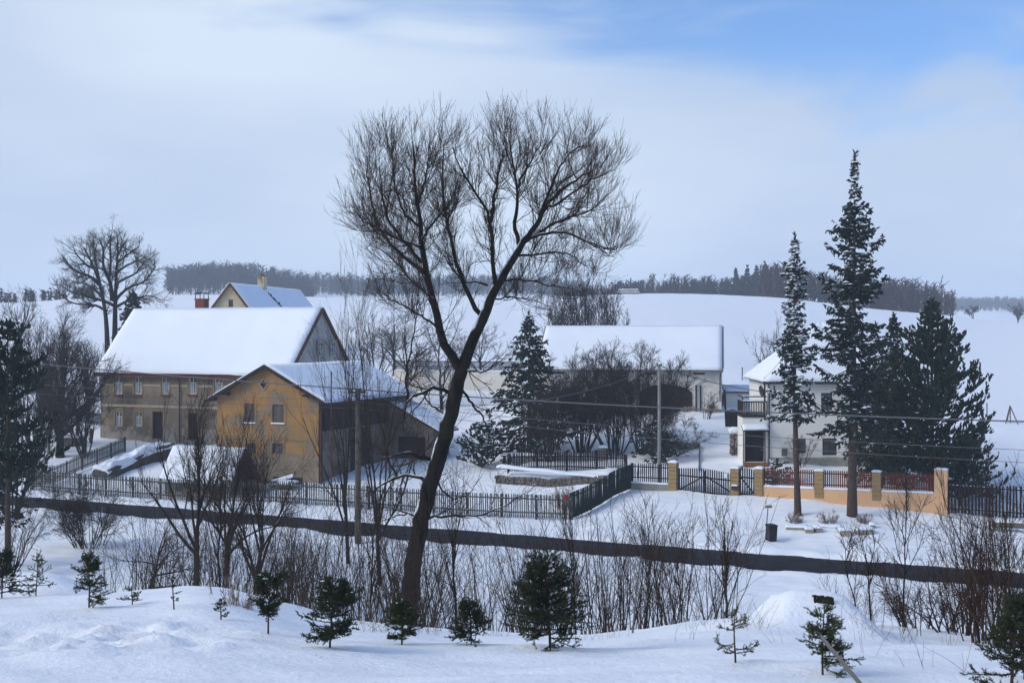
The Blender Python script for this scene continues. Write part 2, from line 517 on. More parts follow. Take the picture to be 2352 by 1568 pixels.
def vnoise(X, Y, seed=0):
    """smooth lattice noise in -1..1"""
    xi, yi = np.floor(X), np.floor(Y)
    fx, fy = X - xi, Y - yi
    fx, fy = fx * fx * (3 - 2 * fx), fy * fy * (3 - 2 * fy)

    def h(a, b):
        v = np.sin(a * 127.1 + b * 311.7 + seed * 74.7) * 43758.5453
        return (v - np.floor(v)) * 2 - 1
    return (h(xi, yi) * (1 - fx) + h(xi + 1, yi) * fx) * (1 - fy) + (h(xi, yi + 1) * (1 - fx) + h(xi + 1, yi + 1) * fx) * fy


def sstep(x):
    x = np.clip(x, 0, 1)
    return x * x * (3 - 2 * x)


_dents = [(_ns.uniform(-7.2, -2.2), 0, 0, 0) for _ in range(0)]


def ground(X, Y):
    X = np.asarray(X, float)
    Y = np.asarray(Y, float)
    d = np.maximum(Y, 0.0)
    xp = CX + X / np.maximum(Y, 6.0) * FPX
    z = np.zeros(np.broadcast(X, Y).shape)
    cz = _colz(d, 0)
    for off, w in ((-70, .2), (-35, .2), (0, .2), (35, .2), (70, .2)):
        q = np.clip(xp + off, _cx[0], _cx[-1])
        i = np.clip(np.searchsorted(_cx, q) - 1, 0, len(_cx) - 2)
        f = (q - _cx[i]) / (_cx[i + 1] - _cx[i])
        a = np.take_along_axis(cz, i[None], 0)[0]
        b = np.take_along_axis(cz, (i + 1)[None], 0)[0]
        z += w * (a * (1 - f) + b * f)
    # terrace behind the dry stone wall
    rx, ry = X - TER0.x, Y - TER0.y
    al = rx * E22.x + ry * E22.y
    aw = rx * N22.x + ry * N22.y
    z += 0.6 * sstep((aw - 0.05) / 0.35) * (1 - sstep((aw - 1.5) / 9.0)) * sstep((al + 0.6) / 0.8) * (1 - sstep((al - 8.2) / 0.5))
    # drifts and softness
    nz_ = np.zeros_like(z)
    for k, ph, a in _WAV:
        nz_ += a * np.sin(k[0] * X + k[1] * Y + ph)
    amp = np.where(Y < 60, 1.0, 1.4)
    amp = np.where(Y > 125, 0.9, amp)
    z += nz_ * amp
    # road bed and ploughed berms
    rd = road_dist(X, Y)
    ar = np.abs(rd) + 0.20 * vnoise(X * .6, Y * .6, 21) + 0.20 * vnoise(X * 2.3, Y * 2.3, 22)
    bed = 1 - sstep((ar - ROAD_HALF + 0.05) / 0.45)
    z = z * (1 - bed) + (-0.12) * bed
    berm = np.exp(-((ar - ROAD_HALF - 0.8) / 0.5) ** 2)
    lump = 0.55 + 0.45 * np.sin(X * 2.3 + Y) * np.sin(X * 0.83 + 2)
    z += berm * lump * np.where(rd > 0, 0.30, 0.16)
    # snow mound over the stump
    mx_, my_ = px(1866, 17.2), 17.2
    z += 0.50 * (1 + .10 * vnoise(X * 4 + 3, Y * 4, 31)) * np.exp(-(((X - mx_) / 0.64) ** 8 + ((Y - my_) / 0.8) ** 8) ** 0.5)
    z += 0.12 * np.exp(-(((X - mx_ + 0.95) / 0.5) ** 2 + ((Y - my_ + 0.1) / 0.8) ** 2))
    # drift at the left edge of the bank
    z += 0.38 * np.exp(-(((X - px(60, 21)) / 0.9) ** 4 + ((Y - 21.5) / 1.1) ** 4) ** 0.6)
    # trampled snow, lower left
    tr = np.exp(-(((X + 3.9 + (Y - 12.2) * 0.35) / 1.35) ** 2 + ((Y - 12.6) / 1.6) ** 2) ** 1.5)
    tn = vnoise(X * 3.1, Y * 2.6, 1) + .8 * vnoise(X * 6.3 + .3 * Y, Y * 5.2, 2) + .8 * vnoise(X * 11, Y * 9, 3) + .5 * vnoise(X * 19, Y * 17, 4)
    z += tr * (0.075 * tn - 0.05)
    # trodden apron in front of the gate
    ap = np.exp(-(((X - 8.5) / 7.5) ** 2 + ((Y - 79.0) / 5.0) ** 2))
    rough = vnoise(X * 1.3, Y * 1.1, 5) + .7 * vnoise(X * 2.9, Y * 2.5, 6)
    z += ap * 0.055 * rough
    street = np.exp(-((np.abs(rd) - 5.0) / 2.2) ** 2)
    z += street * 0.05 * rough
    # tyre ruts from the gate to the road
    for off in (-.8, .8):
        rut = (X - 11.2 - off) - (Y - 80) * -.32
        z -= 0.05 * np.exp(-(rut / .22) ** 2) * np.exp(-((Y - 80.5) / 5.0) ** 4)
    # wooded hump behind the cream house
    z += 5.0 * np.exp(-(((xp - 545) / 125) ** 2 + ((Y - 740) / 110) ** 2))
    return z


def gz(X, Y):
    return float(ground(np.array([X]), np.array([Y]))[0])


def gp(x, d, dz=0.0):
    """ground point in pixel column x at distance d"""
    X = px(x, d)
    return Vector((X, d, gz(X, d) + dz))


def hit(x, y, dmin=6.0, dmax=420.0):
    """first ground point along the ray through pixel (x, y) beyond dmin"""
    d = np.concatenate([np.arange(dmin, 140, 0.1), np.arange(140, dmax, 0.5)])
    X = (x - CX) * d / FPX
    Z = EYE + (HY - y) * d / FPX
    G = ground(X, d)
    i = int(np.argmax(G >= Z)) if (G >= Z).any() else len(d) - 1
    return Vector((X[i], d[i], G[i]))


def make_ground():
    rows = np.concatenate([np.linspace(-6, 8, 30), np.linspace(8.08, 21, 175), np.linspace(21.2, 55, 80), np.linspace(55.3, 100, 170), np.linspace(100.4, 132, 45),
                           np.linspace(133, 380, 50), np.geomspace(385, 2000, 40)])
    th = np.sign(np.linspace(-1, 1, 280)) * (0.62 * np.abs(np.linspace(-1, 1, 280)) + 0.18 * np.abs(np.linspace(-1, 1, 280)) ** 4)
    Xg = th[None, :] * (rows[:, None] + 16.0)
    Yg = np.repeat(rows[:, None], len(th), 1)
    Zg = ground(Xg, Yg)
    nr, nc = Xg.shape
    v = np.stack([Xg, Yg, Zg], -1).reshape(-1, 3)
    i = np.arange((nr - 1) * nc).reshape(nr - 1, nc)[:, :-1].ravel()
    f = np.stack([i, i + 1, i + nc + 1, i + nc], 1)
    o = mesh_np('snow_ground', v, f, 'snow', smooth=True)
    o['kind'] = 'structure'
    o['label'] = 'snow covered ground of bank, yards and rising field'
    return o


make_ground()


def make_road():
    P = []
    pts = [Vector((a, b, 0)) for a, b in ROAD_PTS]
    for p, q in zip(pts[:-1], pts[1:]):
        n = max(2, int((q - p).length / 1.5))
        for i in range(n):
            P.append(p.lerp(q, i / n))
    P.append(pts[-1])
    # smooth the centre line
    for _ in range(30):
        P = [P[0]] + [(P[i - 1] + P[i] * 2 + P[i + 1]) / 4 for i in range(1, len(P) - 1)] + [P[-1]]
    v, f = [], []
    ks = np.linspace(-1, 1, 9)
    for i, p in enumerate(P):
        t = (P[min(i + 1, len(P) - 1)] - P[max(i - 1, 0)]).normalized()
        n = Vector((-t.y, t.x, 0))
        for k in ks:
            q = p + n * k * (ROAD_HALF + 0.35)
            v.append((q.x, q.y, 0.02 + 0.05 * (1 - k * k)))
    m = len(ks)
    for i in range(len(P) - 1):
        for k in range(m - 1):
            a = i * m + k
            f.append((a, a + m, a + m + 1, a + 1))
    o = mesh_np('road', v, f, 'asphalt', smooth=True)
    o['kind'] = 'structure'
    o['label'] = 'dark wet asphalt road cleared of snow'


make_road()

# ------------------------------------------------------------------ buildings
def wall_open(mb, o, u, L, H, openings, depth=0.22, n=None, top=None):
    """wall face from point o along unit u (L long, H high) with rectangular openings and their reveals; top: optional (t,z) gable apex"""
    o, u = Vector(o), Vector(u)
    n = n or Vector((u.y, -u.x, 0))        # outward normal
    xs = sorted({0.0, L} | {a for q in openings for a in q[:2]})
    zs = sorted({0.0, H} | {a for q in openings for a in q[2:4]})
    for i in range(len(xs) - 1):
        for j in range(len(zs) - 1):
            cx_, cz_ = (xs[i] + xs[i + 1]) / 2, (zs[j] + zs[j + 1]) / 2
            if any(q[0] < cx_ < q[1] and q[2] < cz_ < q[3] for q in openings):
                continue
            mb.poly(*[o + u * a + Vector((0, 0, b)) for a, b in ((xs[i], zs[j]), (xs[i + 1], zs[j]), (xs[i + 1], zs[j + 1]), (xs[i], zs[j + 1]))])
    for x0, x1, z0, z1 in [q[:4] for q in openings]:
        c = [o + u * a + Vector((0, 0, b)) for a, b in ((x0, z0), (x1, z0), (x1, z1), (x0, z1))]
        bk = [p - n * depth for p in c]
        for i in range(4):
            j = (i + 1) % 4
            mb.poly(c[j], c[i], bk[i], bk[j])
    if top:
        mb.poly(o + Vector((0, 0, H)), o + u * L + Vector((0, 0, H)), o + u * top[0] + Vector((0, 0, top[1])))


def window(par, o, u, x0, x1, z0, z1, rec=0.12, frame='frame_white', bars=(1, 1), sill=None, surround=None, label=None, pane='glass', curtain=True,
           arch=False, fw=0.07):
    """window set into an opening: frame with bars, glass, sill, optional painted surround"""
    o, u = Vector(o), Vector(u)
    n = Vector((u.y, -u.x, 0))
    f = MB()

    def P(a, b, dep):
        return o + u * a + Vector((0, 0, b)) - n * dep

    def fbar(a0, b0, a1, b1, d0=rec - 0.05, d1=rec + 0.02):
        f.prism([P(a0, b0, d0), P(a1, b0, d0), P(a1, b1, d0), P(a0, b1, d0)], -n * (d1 - d0))
    fbar(x0, z0, x0 + fw, z1)
    fbar(x1 - fw, z0, x1, z1)
    fbar(x0 + fw, z0, x1 - fw, z0 + fw)
    fbar(x0 + fw, z1 - fw, x1 - fw, z1)
    nv, nh = bars
    for k in range(nv):
        c = x0 + (x1 - x0) * (k + 1) / (nv + 1)
        fbar(c - fw * .45, z0 + fw, c + fw * .45, z1 - fw, rec - 0.04, rec + 0.02)
    for k in range(nh):
        c = z0 + (z1 - z0) * ((k + 1) / (nh + 1) + (0.16 if nh == 1 else 0))
        fbar(x0 + fw, c - fw * .45, x1 - fw, c + fw * .45, rec - 0.043, rec + 0.02)
    w = f.build('window', frame, par)
    if label:
        w['label'] = label
    g_ = MB()
    g_.poly(P(x0, z0, rec + 0.01), P(x1, z0, rec + 0.01), P(x1, z1, rec + 0.01), P(x0, z1, rec + 0.01))
    g_.build('pane', pane, w)
    if curtain:
        c_ = MB()
        zc = z0 + (z1 - z0) * 0.62
        for a, b in ((x0 + fw, x0 + (x1 - x0) * .36), (x1 - (x1 - x0) * .36, x1 - fw)):
            c_.poly(P(a, z0, rec + 0.003), P(b, z0, rec + 0.003), P(b, zc, rec + 0.003), P(a, zc, rec + 0.003))
        c_.build('curtain', 'curtain', w)
    if sill:
        s_ = MB()
        s_.prism([P(x0 - .06, z0 - .20, -.02), P(x1 + .06, z0 - .20, -.02), P(x1 + .06, z0 - .02, -.02), P(x0 - .06, z0 - .02, -.02)], n * 0.09)
        s_.build('sill', sill, w)
    if surround:
        s_ = MB()
        t = 0.17
        for a0, a1, b0, b1 in ((x0 - t, x0 - .004, z0, z1 + t), (x1 + .004, x1 + t, z0, z1 + t), (x0 - .004, x1 + .004, z1 + .004, z1 + t)):
            s_.prism([P(a0, b0, -.003), P(a1, b0, -.003), P(a1, b1, -.003), P(a0, b1, -.003)], n * 0.03)
        if arch:
            c0, w_, zt = (x0 + x1) / 2, (x1 - x0) / 2 + t + .06, z1 + t + .005
            pts = [P(c0 - w_, zt, -.003)] + [P(c0 + w_ * math.cos(a), zt + .2 * math.sin(a), -.003) for a in np.linspace(0, math.pi, 9)]
            s_.prism(pts[1:], n * 0.045)
        s_.build('surround', surround, w)
    return w


def slab(par, name, material, c, thick, nu=24, nv=8, noise=0.03, seed=0, edge=0.10, sag=0.0):
    """snow or roof slab on the quad c (four corners, counter-clockwise seen from above): uneven rounded top, closed sides"""
    c = [np.array(p, float) for p in c]
    rng = np.random.default_rng(seed)
    n = np.cross(c[1] - c[0], c[3] - c[0])
    n /= np.linalg.norm(n)
    Lu, Lv = np.linalg.norm(c[1] - c[0]), np.linalg.norm(c[3] - c[0])
    U, V = np.meshgrid(np.linspace(0, 1, nu + 1), np.linspace(0, 1, nv + 1))
    P = ((1 - U) * (1 - V))[..., None] * c[0] + (U * (1 - V))[..., None] * c[1] + (U * V)[..., None] * c[2] + ((1 - U) * V)[..., None] * c[3]
    h = np.full(U.shape, thick)
    de = np.minimum(np.minimum(U, 1 - U) * Lu, np.minimum(V, 1 - V) * Lv)
    if edge > 0:
        h = h * (0.55 + 0.45 * sstep(de / edge))
    nzz = np.zeros(U.shape)
    for k in range(8):
        fx, fy, ph = rng.normal() * 1.1, rng.normal() * 1.1, rng.uniform(0, 6.28)
        nzz += np.sin(fx * U * Lu + fy * V * Lv + ph)
    h = h + noise * nzz / 2.8
    top = P + n * h[..., None]
    if sag:
        top[..., 2] -= sag * np.sin(U * math.pi)
        P = P.copy()
        P[..., 2] -= sag * np.sin(U * math.pi)
    # ragged lower edge
    rag = np.convolve(rng.normal(size=nu + 5), [.15, .25, .3, .25, .15], 'same')[2:-2]
    top[0] += (rag[:, None] * 0.09 - .02) * (c[0] - c[3]) / Lv if noise > .012 else 0
    m, k = U.shape
    v = np.concatenate([top.reshape(-1, 3), P.reshape(-1, 3)])
    i = np.arange((m - 1) * k).reshape(m - 1, k)[:, :-1].ravel()
    f = [np.stack([i, i + 1, i + k + 1, i + k], 1)]
    B = m * k
    f.append(np.stack([i + k, i + k + 1, i + 1, i], 1) + B)
    ring = np.concatenate([np.arange(k), np.arange(1, m) * k + k - 1, (m - 1) * k + np.arange(k - 2, -1, -1), np.arange(m - 2, -1, -1) * k])
    r2 = np.roll(ring, -1)
    f.append(np.stack([r2, ring, ring + B, r2 + B], 1))
    return mesh_np(name, v, np.concatenate(f), material, par, smooth=edge > 0)


def gable_roof(par, L, W, H, R, ov_e=0.45, ov_g=0.3, t=0.14, snow=0.22, tile='roof_tile', seed=1, axis='x', noise=0.03, barge='barge_red', zlift=0.0,
               sag=0.0, snow_back=True):
    """gable roof over a block 0..L x 0..W, eaves at H, ridge at H+R; ridge runs along x (or y)"""
    if axis == 'x':
        half = W / 2
        k = R / half
        e0, e1 = -ov_e, W + ov_e
        A = lambda x, y, z: (x, y, z)
        x0, x1 = -ov_g, L + ov_g
    else:
        half = L / 2
        k = R / half
        e0, e1 = -ov_e, L + ov_e
        A = lambda x, y, z: (y, x, z)
        x0, x1 = -ov_g, W + ov_g
    ze, zr = H - k * ov_e, H + R
    slopes = [[A(x0, e0, ze), A(x1, e0, ze), A(x1, half, zr), A(x0, half, zr)], [A(x1, e1, ze), A(x0, e1, ze), A(x0, half, zr), A(x1, half, zr)]]
    if axis == 'y':
        slopes = [[s[1], s[0], s[3], s[2]] for s in slopes]
    sn = t + 0.012
    r = None
    for i, s in enumerate(slopes):
        q = slab(par, 'roof', tile, s, t, 2, 2, 0, seed, 0.0)
        nn = np.cross(np.array(s[1]) - np.array(s[0]), np.array(s[3]) - np.array(s[0]))
        nn /= np.linalg.norm(nn)
        s2 = [tuple(np.array(p) + nn * (t + 0.006)) for p in s]
        # keep the bargeboards clear of snow by a hand's width
        s2 = [tuple(np.array(s2[0]) * .996 + np.array(s2[1]) * .004), tuple(np.array(s2[1]) * .996 + np.array(s2[0]) * .004),
              tuple(np.array(s2[2]) * .996 + np.array(s2[3]) * .004), tuple(np.array(s2[3]) * .996 + np.array(s2[2]) * .004)]
        slab(q, 'snow', 'snow_roof', s2, snow, 40, 14, noise, seed + i, 0.12, sag)
        r = r or q
    # bargeboards on both gables
    for gx in (x0 - 0.03, x1 + 0.03):
        mbb = MB()
        for ee in (e0, e1):
            mbb.bar(Vector(A(gx, ee, ze + .03)), Vector(A(gx, half, zr + .03)), 0.05, 0.22)
        mbb.build('bargeboard', barge, par)
    return slopes, k


def plane_t(org, u, xpix):
    """distance along a wall (origin org, unit u) at which pixel column xpix is met"""
    k = (xpix - CX) / FPX
    return (k * org.y - org.x) / (u.x - k * u.y)


def plane_z(org, u, t, ypix):
    d = org.y + u.y * t
    return EYE + (HY - ypix) * d / FPX - org.z


# ---- large farmhouse
A_F = math.radians(22.7)
uF = Vector((math.cos(A_F), -math.sin(A_F), 0))
FO = at(232, 1005, 122)
FO.z -= 0.1
farm = thing('farmhouse', 'large two-storey farmhouse with grey-brown plaster walls under one vast white snow roof', 'house', FO, -A_F)
FL, FW, FH, FR = 20.6, 10.4, 6.62, 5.5
fo, fu = Vector((0, 0, 0)), Vector((1, 0, 0))


def ft(xp):
    return plane_t(FO, uF, xp)


def fz(xp, yp):
    return plane_z(FO, uF, ft(xp), yp)


opn, wins = [], []
for xp in (272, 317, 380, 443, 502):
    t = ft(xp)
    wins.append((t - .43, t + .43, fz(xp, 905), fz(xp, 865), 'u'))
for xp in (273, 318):
    t = ft(xp)
    wins.append((t - .39, t + .39, fz(xp, 979), fz(xp, 945), 'l'))
dr = [(ft(350.5), ft(374), 0.22, fz(362, 945)), (ft(432), ft(452), 0.25, fz(442, 948))]
opn = [w[:4] for w in wins] + dr
w_ = MB()
zp = 1.25
wall_open(w_, fo, fu, FL, FH, opn)
wall_open(w_, (FL, 0, 0), (0, 1, 0), FW, FH, [])
wall_open(w_, (FL, FW, 0), (-1, 0, 0), FL, FH, [])
wall_open(w_, (0, FW, 0), (0, -1, 0), FW, FH, [], top=(FW / 2, FH + FR))
w_.build('wall', 'plaster_brown', farm)
gm = MB()
gw = [(FW * .44, FW * .53, FH + 1.15, FH + 2.5), (FW * .66, FW * .75, FH + 1.15, FH + 2.5)]
# upper gable, grey boards
gmx = FL + 0.02
n_b = 34
apx = FH + FR
for i in range(n_b):
    a, b = FW * i / n_b, FW * (i + 1) / n_b
    za, zb = FH + FR * (1 - abs(2 * a / FW - 1)), FH + FR * (1 - abs(2 * b / FW - 1))
    bd = MB()
    bd.prism([(gmx, a + .012, FH), (gmx, b - .012, FH), (gmx, b - .012, zb), (gmx, a + .012, za)], (0.035 + 0.01 * (i % 2), 0, 0))
    bd.build('board', 'plaster_grey', farm)
gb = MB()
gb.poly((FL + .002, 0, FH), (FL + .002, FW, FH), (FL + .002, FW / 2, apx))
gb.build('gable_backing', 'plaster_grey', farm)
for q in gw:
    window(farm, (FL + .22, 0, 0), (0, 1, 0), q[0], q[1], q[2], q[3], rec=0.10, bars=(1, 2), surround='trim_pale', label='attic window in the grey gable')
for w in wins:
    window(farm, fo, fu, *w[:4], bars=(1, 1), sill='brick' if w[4] == 'u' else None, surround='trim_ochre', arch=True)
for i, q in enumerate(dr):
    d_ = MB()
    d_.box(q[0], q[1], 0.17, 0.22, q[2], q[3])
    dd = d_.build('door', 'door_black', farm)
    s_ = MB()
    for a0, a1 in ((q[0] - .18, q[0] - .004), (q[1] + .004, q[1] + .18)):
        s_.box(a0, a1, -.035, -.003, q[2], q[3] + .2)
    s_.box(q[0] - .004, q[1] + .004, -.035, -.003, q[3] + .004, q[3] + .2)
    s_.build('surround', 'trim_ochre', dd)
    MB().box(q[0] - .1, q[1] + .1, -.5, 0.16, -.5, q[2] - .003).build('doorstep', 'concrete', farm)
MB().box(-.02, FL, -.05, -.003, fz(300, 934), fz(300, 929)).build('string_course', 'trim_pale', farm)
zb0, zb1 = fz(272, 885), fz(272, 881)
edges = [0.0] + [e for w in wins if w[4] == 'u' for e in (w[0] - .175, w[1] + .175)] + [FL]
for a, b in zip(edges[::2], edges[1::2]):
    MB().box(a, b, -.03, -.003, zb0, zb1).build('string_course', 'trim_pale', farm)
pl = MB()
for a, b in ((0, dr[0][0] - .185), (dr[0][1] + .185, dr[1][0] - .185), (dr[1][1] + .185, FL)):
    pl.box(a, b, -.045, -.003, -.8, zp)
pl.box(-.045, -.003, -.045, FW, -.8, zp)
pl.build('plinth', 'plaster_plinth', farm)
gable_roof(farm, FL, FW, FH, FR, 0.55, 0.35, seed=5, snow=0.24, noise=0.02)
ev = MB()
ev.box(-.3, FL + .3, -.62, -.575, FH - .75, FH - .42)
ev.build('eaves_board', 'barge_red', farm)
gt = MB().tube([(-.2, -.68, FH - .42), (FL + .2, -.68, FH - .46)], 0.07, 6)
gt.build('gutter', 'rust', farm)
MB().tube([(ft(414), -.66, FH - .5), (ft(414), -.12, FH - 1.1), (ft(414), -.12, -.3)], 0.06, 6).build('downpipe', 'rust', farm)
# chimney on the far slope
cxp = ft(447) - 3.5
ch = MB().box(-.52, .52, -.4, .4, 0, 2.3).build('chimney', 'brick', farm, (cxp, FW / 2 + .7, FH + FR - 1.3), bevel=0.01)
MB().box(-.58, .58, -.46, .46, 2.3, 2.40).build('chimney_ledge', 'brick', ch)
cp = MB()
for a in (-.48, .48):
    for b in (-.36, .36):
        MB().box(a - .03, a + .03, b - .03, b + .03, 2.405, 2.78).build('cap_leg', 'metal_dark', ch)
arc = [(-.62 + 1.24 * i / 8, .42 * math.sin(math.pi * (0.12 + .76 * i / 8)) * .55) for i in range(9)]
cp = MB()
for i in range(8):
    (a, z0), (b, z1) = arc[i], arc[i + 1]
    cp.prism([(a, -.5, 2.74 + z0), (b, -.5, 2.74 + z1), (b, -.5, 2.78 + z1), (a, -.5, 2.78 + z0)], (0, 1.0, 0))
cp.build('cap', 'metal_dark', ch)

# ---- house beyond it, gable with cream plaster
BO = at(530, 652, 166)
bax = math.atan2(4.4, 27)
bk = thing('gabled_house', 'steep cream gabled house standing up behind the big farmhouse roof', 'house', (BO.x, BO.y, gz(BO.x, BO.y) - .3), -bax)
BH, BR, BW, BLn = 7.2, 5.9, 9.2, 27.0
tot = BO.z - bk.location.z
BH = tot - BR
w_ = MB()
ow = [(BW * .5 - .3, BW * .5 + .32, BH + 3.0, BH + 3.9), (BW * .5 - .95, BW * .5 + .75, BH + .2, BH + 1.75)]
wall_open(w_, (-BW / 2, 0, 0), (1, 0, 0), BW, BH, [])
# gable face split round its two openings
gx = lambda z: BW / 2 * (1 - (z - BH) / BR)
lev = [BH, ow[1][2], ow[1][3], ow[0][2], ow[0][3], BH + BR]
for z0, z1 in zip(lev[:-1], lev[1:]):
    cut = [q for q in ow if q[2] <= z0 + 1e-6 and q[3] >= z1 - 1e-6]
    if cut:
        a, b = cut[0][0] - BW / 2, cut[0][1] - BW / 2
        w_.poly((-gx(z0), 0, z0), (a, 0, z0), (a, 0, z1), (-gx(z1), 0, z1))
        w_.poly((b, 0, z0), (gx(z0), 0, z0), (gx(z1), 0, z1), (b, 0, z1))
    else:
        w_.poly((-gx(z0), 0, z0), (gx(z0), 0, z0), (max(gx(z1), .001), 0, z1), (-max(gx(z1), .001), 0, z1))
for q in ow:
    a, b = q[0] - BW / 2, q[1] - BW / 2
    for p0, p1 in (((a, q[2]), (b, q[2])), ((b, q[2]), (b, q[3])), ((b, q[3]), (a, q[3])), ((a, q[3]), (a, q[2]))):
        w_.poly((p1[0], 0, p1[1]), (p0[0], 0, p0[1]), (p0[0], .2, p0[1]), (p1[0], .2, p1[1]))
w_.box(-BW / 2, -BW / 2 + .1, 0.01, BLn, 0, BH)
w_.box(BW / 2 - .1, BW / 2, 0.01, BLn, 0, BH)
w_.poly((-BW / 2, BLn, 0), (BW / 2, BLn, 0), (BW / 2, BLn, BH), (0, BLn, BH + BR), (-BW / 2, BLn, BH))
w_.build('wall', 'plaster_cream', bk)
window(bk, (-BW / 2, 0, 0), (1, 0, 0), *ow[0], bars=(1, 0), frame='frame_brown', curtain=False)
q = ow[1]
hd = MB()
for i in range(6):
    a = q[0] - BW / 2 + (q[1] - q[0]) * i / 6
    hd.box(a + .01, a + (q[1] - q[0]) / 6 - .01, .1, .15, q[2], q[3])
hd.build('hatch', 'brick', bk)
MB().box(q[0] - BW / 2 - .15, q[1] - BW / 2 + .15, -.06, -.004, q[3] + .01, q[3] + .16).build('lintel', 'barge_red', bk)
bk2 = bpy.data.objects.new('tmp', None)
slopes = []
for sgn in (-1, 1):
    e = (BW / 2 + .45) * sgn
    ze = BH - .45 * BR / (BW / 2)
    c = [(e, -.3, ze), (0, -.3, BH + BR), (0, BLn, BH + BR), (e, BLn, ze)]
    if sgn < 0:
        c = [(e, BLn, ze), (0, BLn, BH + BR), (0, -.3, BH + BR), (e, -.3, ze)]
    c = [c[0], c[3], c[2], c[1]][::1] if False else c
    n_ = np.cross(np.array(c[1]) - np.array(c[0]), np.array(c[3]) - np.array(c[0]))
    if n_[2] < 0:
        c = [c[0], c[3], c[2], c[1]]
        n_ = -n_
    n_ /= np.linalg.norm(n_)
    rr = slab(bk, 'roof', 'roof_tile', c, .14, 2, 2, 0, 1, 0)
    slab(rr, 'snow', 'snow_roof', [tuple(np.array(p) + n_ * .147) for p in c], .2, 14, 30, .03, 9 + sgn, .12)
bb = MB()
for sgn in (-1, 1):
    bb.bar((sgn * (BW / 2 + .45), -.36, BH - .45 * BR / (BW / 2)), (0, -.36, BH + BR), .08, .25)
bb.build('bargeboard', 'barge_red', bk)
chz = BH + BR
cb = MB().box(-.45, .45, -.6, .6, -1.5, 1.35).build('chimney', 'plaster_cream', bk, (.35, 10.5, chz))
for a in (-.2, .25):
    MB().tube([(0, a * 1.6, 1.352), (0, a * 1.6, 1.75)], .13, 8).build('chimney_pot', 'terracotta', cb)
rp = MB()
for i in range(14):
    a = i / 13
    rp.tube([(1.1 + 2.2 * a + .2 * math.sin(i * 2.3), 10.6 + 2.0 * a, chz - (1.1 + 2.2 * a) * BR / (BW / 2) + .5), (1.25 + 2.2 * a, 11.3 + 2.2 * a, chz - (1.25 + 2.2 * a) * BR / (BW / 2) + .42)],
            [.22, .1], 5)
rp.build('bare_roof_patch', 'roof_tile', bk)
bpy.data.objects.remove(bk2)

# ---- yellow barn with the gable to the street
A_B = math.radians(22)
YO = Vector((-22.55, 99.4, 0.75))
barn = thing('yellow_barn', 'ochre plastered barn with a diamond vent in its gable and snowy lean roof', 'barn', YO, -A_B)
YW, YD, YH, YR = 9.0, 14.2, 6.4, 2.35
uB = Vector((math.cos(A_B), -math.sin(A_B), 0))
bt = lambda xp: plane_t(YO, uB, xp)
bz = lambda xp, yp: plane_z(YO, uB, bt(xp), yp)
bo = [(bt(562), bt(585), bz(573, 969), bz(573, 927)), (bt(626), bt(652), bz(639, 970), bz(639, 929)), (bt(566), bt(588), bz(577, 1040), bz(577, 1018)),
      (bt(626), bt(650), bz(638, 1042), bz(638, 1018))]
dz0, dcx = bz(606, 882), bt(606)
w_ = MB()
# the lower windows straddle the change of plaster at 2.05 m
sp_ = 2.05
wall_open(w_, (0, 0, sp_), (1, 0, 0), YW, YH - sp_, [(a, b, max(0.0, c - sp_), d - sp_) for a, b, c, d in bo])
k = YR / (YW / 2)
# gable triangle round the diamond vent
dv = .36
D4 = [(dcx - dv, dz0), (dcx, dz0 - dv * 1.15), (dcx + dv, dz0), (dcx, dz0 + dv * 1.15)]
TA, TB, TC = (0, YH), (YW, YH), (YW / 2, YH + YR)
V2 = lambda p: (p[0], 0, p[1])
for tri in ((TA, TB, D4[1]), (TA, D4[1], D4[0]), (TA, D4[0], TC), (D4[0], D4[3], TC), (D4[3], D4[2], TC), (D4[2], TB, TC), (D4[1], TB, D4[2])):
    w_.poly(*[V2(p) for p in tri])
for i in range(4):
    p, q = D4[i], D4[(i + 1) % 4]
    w_.poly((q[0], 0, q[1]), (p[0], 0, p[1]), (p[0], .2, p[1]), (q[0], .2, q[1]))
w_.build('wall', 'plaster_yellow', barn)
lo_ = MB()
wall_open(lo_, (0, 0, -1.0), (1, 0, 0), YW, sp_ + 1.0, [(a, b, c + 1.0, sp_ + 1.0) for a, b, c, d in bo if c < sp_])
wall_open(lo_, (0, YD, -1), (0, -1, 0), YD, YH + 1, [])
wall_open(lo_, (YW, YD, -1), (-1, 0, 0), YW, YH + 1, [], top=(YW / 2, YH + YR + 1))
lo_.build('lower_wall', 'plaster_worn', barn)
fl = MB()
for i in range(4):
    p, q = D4[i], D4[(i + 1) % 4]
    fl.bar((p[0], -.02, p[1]), (q[0], -.02, q[1]), .05, .1, up=(0, 1, 0))
vt = fl.build('diamond_vent', 'trim_pale', barn)
MB().poly(*[(p[0], .16, p[1]) for p in D4]).build('vent_grille', 'brick', vt)
sh = MB()
